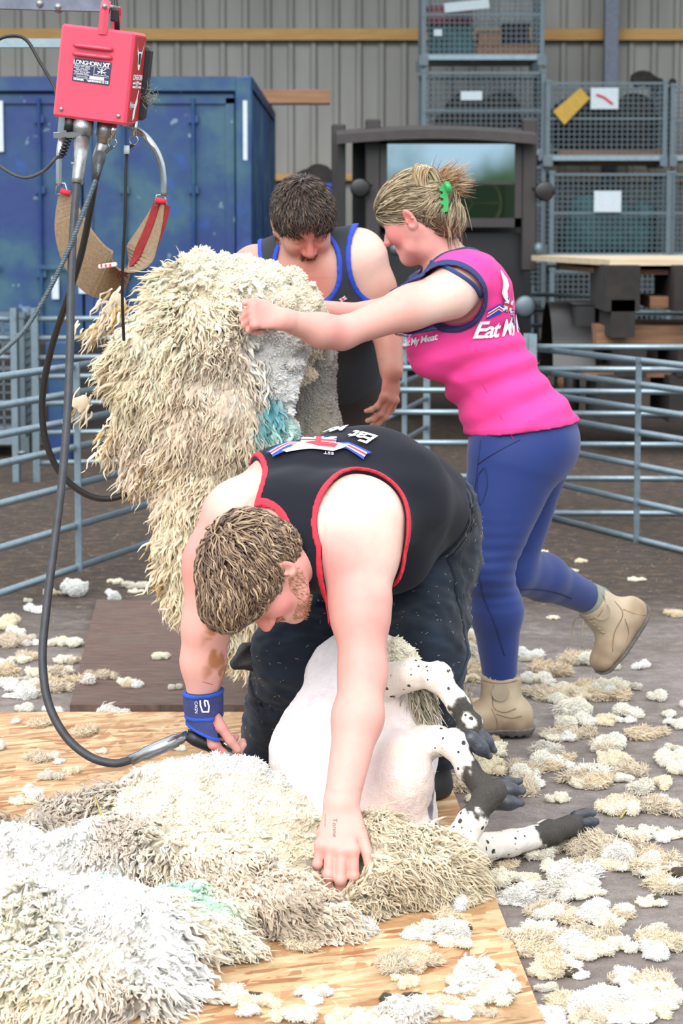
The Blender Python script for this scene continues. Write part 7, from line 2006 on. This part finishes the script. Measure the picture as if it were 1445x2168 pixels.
    for e, rr in ((e1, .0075), (e2, .0062)):
        m = MB(); m.tube([e, e - ez * .035], rr, 10); m.ring(e - ez * .046, .011, .0016, ex, ez, 16, 6); m.build('cord_eye', M['chrome'], root, True)
    # bracket arm from the top left
    a0, a1 = V(-60, 4, Y + .06), P(.012, H / 2 + .055, D * .35)
    m = MB(); dr = nrm(a1 - a0); up = nrm(np.array([0, 0, 1]) - dr * dr[2]); m.box((a0 + a1) / 2, (np.linalg.norm(a1 - a0), .008, .032), np.stack([dr, np.cross(up, dr), up], 1), bev=.002)
    o = m.build('steel_bracket', M['lavender']); tag(o, 'grey painted steel arm reaching in from the top left and carrying the red machine', 'bracket')
    for px, py in ((85, 8), (124, 15)):
        b = V(px, py, Y + .05); m = MB(); m.tube([b, b + (0, -.006, 0), b + (0, -.007, 0), b + (0, -.014, 0)], [.015, .015, .0085, .0085], 12); q = m.build('bolt', M['alloy'], o, True); 
    # down tube: rigid metal part, flexible drive, handpiece end
    t = empty('drive_tube', s1, 'long dark flexible drive tube hanging from the red machine down to the shearer\'s handpiece', 'tube')
    path1 = [s1 - ez * .045, V(171, 330, 5.88), V(163, 388, 5.86)]
    m = MB(); m.tube(spline(path1, 6), [.019] * 4 + [.0175] * 3 + [.0155] * 4 + [.0145] * 2, 14); m.tube([V(166, 345, 5.88), V(165, 352, 5.88)], .0185, 14); m.build('metal_sleeve', M['alloy'], t, True)
    pts = [V(163, 385, 5.86), V(156, 470, 5.82), V(150, 600, 5.76), V(148, 740, 5.7), V(142, 880, 5.64), V(131, 1020, 5.58), V(114, 1160, 5.52), V(97, 1300, 5.46), V(90, 1400, 5.42), V(103, 1490, 5.38), V(140, 1560, 5.35), V(190, 1602, 5.33), V(240, 1616, 5.32), V(280, 1608, 5.33)]
    m = MB(); m.tube(spline(pts, 8), .0098, 12); m.build('hose', M['rubber'], t, True)
    h0, h1 = V(276, 1610, 5.33), V(398, 1556, 5.34); hd = h1 - h0
    m = MB(); m.tube([h0, h0 + hd * .2, h0 + hd * .21, h0 + hd * .24, h0 + hd * .25, h0 + hd * .8, h0 + hd * .81, h0 + hd * .9, h0 + hd * .91, h1], [.0125, .0125, .014, .014, .0155, .0155, .013, .013, .011, .011], 18); m.build('steel_ferrule', M['chrome'], t, True)
    # second tube behind, looping through the yard
    t2 = empty('drive_tube', s2, 'second black drive tube looping low behind the first toward the raised fleece', 'tube')
    m = MB(); m.tube([s2 - ez * .04, V(207, 330, 5.96), V(204, 362, 5.98)], [.0145, .0135, .011], 12); m.build('metal_sleeve', M['alloy'], t2, True)
    pts = [V(204, 360, 5.98), V(190, 450, 6.0), V(170, 545, 6.05), V(140, 640, 6.1), V(108, 740, 6.16), V(90, 840, 6.2), V(96, 930, 6.22), V(130, 1005, 6.24), V(190, 1050, 6.26), V(250, 1052, 6.28), V(300, 1018, 6.3), V(325, 960, 6.34), V(345, 900, 6.45)]
    m = MB(); m.tube(spline(pts, 8), .0088, 10); m.build('hose', M['rubberblk'], t2, True)
    # power cable
    g = ga - ez * .095 - ex * .012
    m = MB(); m.tube(spline([g, V(118, 335, 5.87), V(92, 362, 5.87), V(50, 376, 5.88), V(0, 352, 5.9), V(-60, 300, 5.95)], 8), .0042, 8); tag(m.build('power_cable', M['rubber'], None, True), 'thin grey power cable curving left from under the red machine', 'cable')
    m = MB(); m.tube(spline([V(-20, 90, 6.1), V(20, 76, 6.1), V(55, 84, 6.1), V(84, 130, 6.08), V(112, 178, 6.05), V(122, 210, 6.03)], 8), .0045, 8); tag(m.build('power_cable', M['rubberblk'], None, True), 'black cable arching from the left edge behind the red machine', 'cable')
    # braided cord
    q0 = e1 - ez * .056; pts = spline([q0, V(213, 335, 5.84), V(204, 375, 5.82), V(176, 450, 5.8), V(140, 540, 5.78), V(95, 630, 5.76), V(50, 700, 5.74), V(0, 748, 5.72), V(-60, 800, 5.7)], 10)
    rp_ = empty('braided_cord', q0, 'grey braided cord running slantwise from the red machine to the left edge', 'cord')
    m = MB(); n = len(pts); m.tube(pts, .0042, 8); m.build('core', M['rubber'], rp_, True)
    fine = spline(pts[8:], 6)
    for ph in (0, 2.09, 4.19):
        w_ = []
        for i, p in enumerate(fine):
            tdir = nrm(fine[min(i + 1, len(fine) - 1)] - fine[max(i - 1, 0)]); a_ = nrm(np.cross(tdir, (0, 1, 0))); b_ = np.cross(tdir, a_); w_.append(p + .0042 * (a_ * math.cos(i * .9 + ph) + b_ * math.sin(i * .9 + ph)))
        m = MB(); m.tube(w_, .0024, 5); m.build('strand', M['steel_dark'], rp_, True)
    m = MB(); m.tube([V(214, 322, 5.84), V(211, 340, 5.835), V(207, 356, 5.83), V(202, 382, 5.82)], [.0125, .0125, .0105, .0085], 14); m.build('sleeve', M['rubber'], rp_, True)
    # black cord with white collar
    q1 = e2 - ez * .056
    cd = empty('pull_cord', q1, 'thin black cord hanging straight down from the right of the red machine', 'cord')
    m = MB(); m.tube(spline([q1, V(268, 330, 6.0), V(265, 450, 6.0), V(260, 560, 6.02), V(259, 640, 6.05), V(262, 720, 6.1)], 6), .0042, 8); m.build('cord', M['rubberblk'], cd, True)
    m = MB(); m.tube([V(268, 308, 5.99), V(268, 326, 5.99)], .0072, 12); m.build('collar', M['paper'], cd, True)
    for px in (228, 246):
        m = MB(); m.tube([V(px - 2, -30, 6.0), V(px, 20, 6.0), V(px + (2 if px > 240 else -6), 66 if px > 240 else 40, 6.0)], [.003, .006, .0065], 8); tag(m.build('black_cord', M['rubberblk'], None, True), 'black cord rising from the %s of the red machine out of the picture' % ('back' if px > 240 else 'hanger'), 'cord')
    # tuft of wool stuck behind
    r = np.random.default_rng(3); b = V(296, 205, 6.03) + r.normal(size=(90, 3)) * .008
    pt = lock_paths(b, (.5, -.3, .3), (.4, -.2, .1), .035, 8, .2, 1.5, .8, 3); a_, b_, si, tt = strands(pt, .0008 * np.array([1, 1, 1, 1, 1, 1, .8, .3]), 3)
    o = pobj('wool_wisp', a_, b_, M['wool'], None, True, np.tile(lin(206, 206, 196)[:3], (len(a_), 1))); tag(o, 'wisp of grey wool caught on the right side of the red machine', 'wool')
shearing_machine()
# galvanised rail at the left
m = MB(); a, b = V(-80, 86, 7.4), V(222, 97, 7.4); m.box((a + b) / 2, (b[0] - a[0], .03, .026)); tag(m.build('support_rail', M['steel']), 'galvanised rail running in from the left edge behind the red machine', 'rail')

# ------------------------------------------------------------------ back-support sling
def sling():
    Y = 6.7
    root = empty('support_sling', V(240, 560, Y), 'hessian and red webbing back-support sling hanging on bent metal tubes', 'sling')
    m = MB(); m.tube(spline([V(262, 258, Y - .1), V(300, 282, Y), V(326, 312, Y), V(341, 345, Y), V(346, 380, Y), V(347, 414, Y)], 6), .0095, 10); m.build('frame_tube', M['chrome'], root, True)
    m = MB(); m.tube(spline([V(150, 262, Y - .1), V(132, 290, Y), V(126, 320, Y), V(125, 360, Y), V(125, 394, Y)], 6), .009, 10); m.build('frame_tube', M['chrome'], root, True)
    for px, py in ((131, 400), (341, 424)):
        c = V(px, py, Y); m = MB(); t = [c + np.array([-.018, 0, -.014]), c + np.array([.018, 0, -.014]), c + np.array([.008, 0, .016]), c + np.array([-.012, 0, .014]), c + np.array([-.018, 0, -.014])]; m.tube(t, .0024, 6); m.build('ring', M['chrome'], root, True)
    L = [(134, 412), (142, 450), (155, 495), (175, 535), (200, 566), (232, 584), (262, 580), (290, 555), (310, 515), (328, 470), (340, 430)]
    # broad strap: its width leans in depth, edge nearest the camera drawn by L
    cur = spline([V(x, y, Y) for x, y in L], 5); n = len(cur)
    def strap(nm, w0, w1, mat, dz, par=root, th=.006, rng_=None, r0=0, r1=1):
        v, f = [], []; k = 0
        for i, p in enumerate(cur):
            t = i / (n - 1)
            if t < r0 or t > r1: continue
            tg = nrm(cur[min(i + 1, n - 1)] - cur[max(i - 1, 0)]); nn = nrm(np.cross(tg, (0, 1, 0)))
            lean = np.array([0.0, .55, 0]) + nn * np.interp(t, [0, .15, .45, .6, .75, 1], [-.5, -.9, -.8, -.1, .45, .35]); lean = nrm(lean)
            a = p + lean * w0(t); b = p + lean * w1(t); a, b = a + nn * dz, b + nn * dz
            v += [a, b, b + nn * th, a + nn * th]
            if k: q = 4 * (k - 1); f += [(q, q + 1, q + 5, q + 4), (q + 1, q + 2, q + 6, q + 5), (q + 2, q + 3, q + 7, q + 6), (q + 3, q, q + 4, q + 7)]
            k += 1
        f += [(0, 3, 2, 1), (4 * k - 4, 4 * k - 3, 4 * k - 2, 4 * k - 1)]
        return pobj(nm, v, f, mat, par, False)
    strap('hessian_strap', lambda t: -.024 - .055 * math.sin(math.pi * t), lambda t: .024 + .07 * math.sin(math.pi * t), M['hessian'], 0)
    strap('red_webbing', lambda t: -.05, lambda t: .012, M['redfelt'], -.0045, th=.003, r0=.55)
    strap('red_webbing', lambda t: -.012, lambda t: .024 , M['redfelt'], .0065, th=.003, r0=.5)
    for a, b in (((128, 404), (148, 410)), ((330, 424), (352, 428))):
        p, q = V(*a, Y - .02), V(*b, Y - .02); m = MB(); m.tube([p, q], .008, 8); m.build('red_end', M['redtrim'], root, True)
    m = MB(); c = V(228, 562, Y - .06); m.box(c, (.05, .03, .012), rotm((0, 1, 0), -8), bev=.003); q = m.build('checked_cloth', M['white']); tag(q, 'small red and white checked cloth lying in the bottom of the sling', 'cloth')
    for dx, dz in ((-.016, 0), (-.004, .0), (.008, 0.001)):
        m = MB(); m.box(c + np.array([dx, -.0155, dz]), (.005, .002, .009)); m.build('check', M['redprint'], q)
sling()

# ------------------------------------------------------------------ handpiece in the shearer's right hand
def handpiece():
    a, b = V(396, 1557, 5.34), V(500, 1600, 5.36)
    d = nrm(b - a); root = empty('handpiece', a, 'black and steel shearing handpiece gripped in the shearer\'s blue-wrapped right hand', 'handpiece')
    m = MB(); m.tube([a, a + d * .02, a + d * .06, a + d * .085], [.012, .017, .0165, .019], 16); m.build('body', M['rubberblk'], root, True)
    s = nrm(np.cross(d, (0, -.3, 1))); u = np.cross(s, d)
    R_ = np.stack([d, s, u], 1)
    m = MB(); m.box(a + d * .098, (.04, .038, .018), R_, bev=.004); m.build('head', M['alloy'], root)
    for i in range(10):
        m = MB(); c = a + d * .126 + s * (i - 4.5) * .0048 - u * .004; m.tube([c, c + d * .022], [.0018, .0006], 5); m.build('comb_tooth', M['chrome'], root)
    m = MB(); m.tube([a + d * .08 + u * .018, a + d * .112 + u * .012], [.006, .004], 10); m.build('tension_fork', M['chrome'], root, True)
    m = MB(); m.tube([a - d * .004 + u * .012, a + d * .012 + u * .018], [.004, .003], 6); m.build('oil_cap', M['rubberblk'], root)
handpiece()
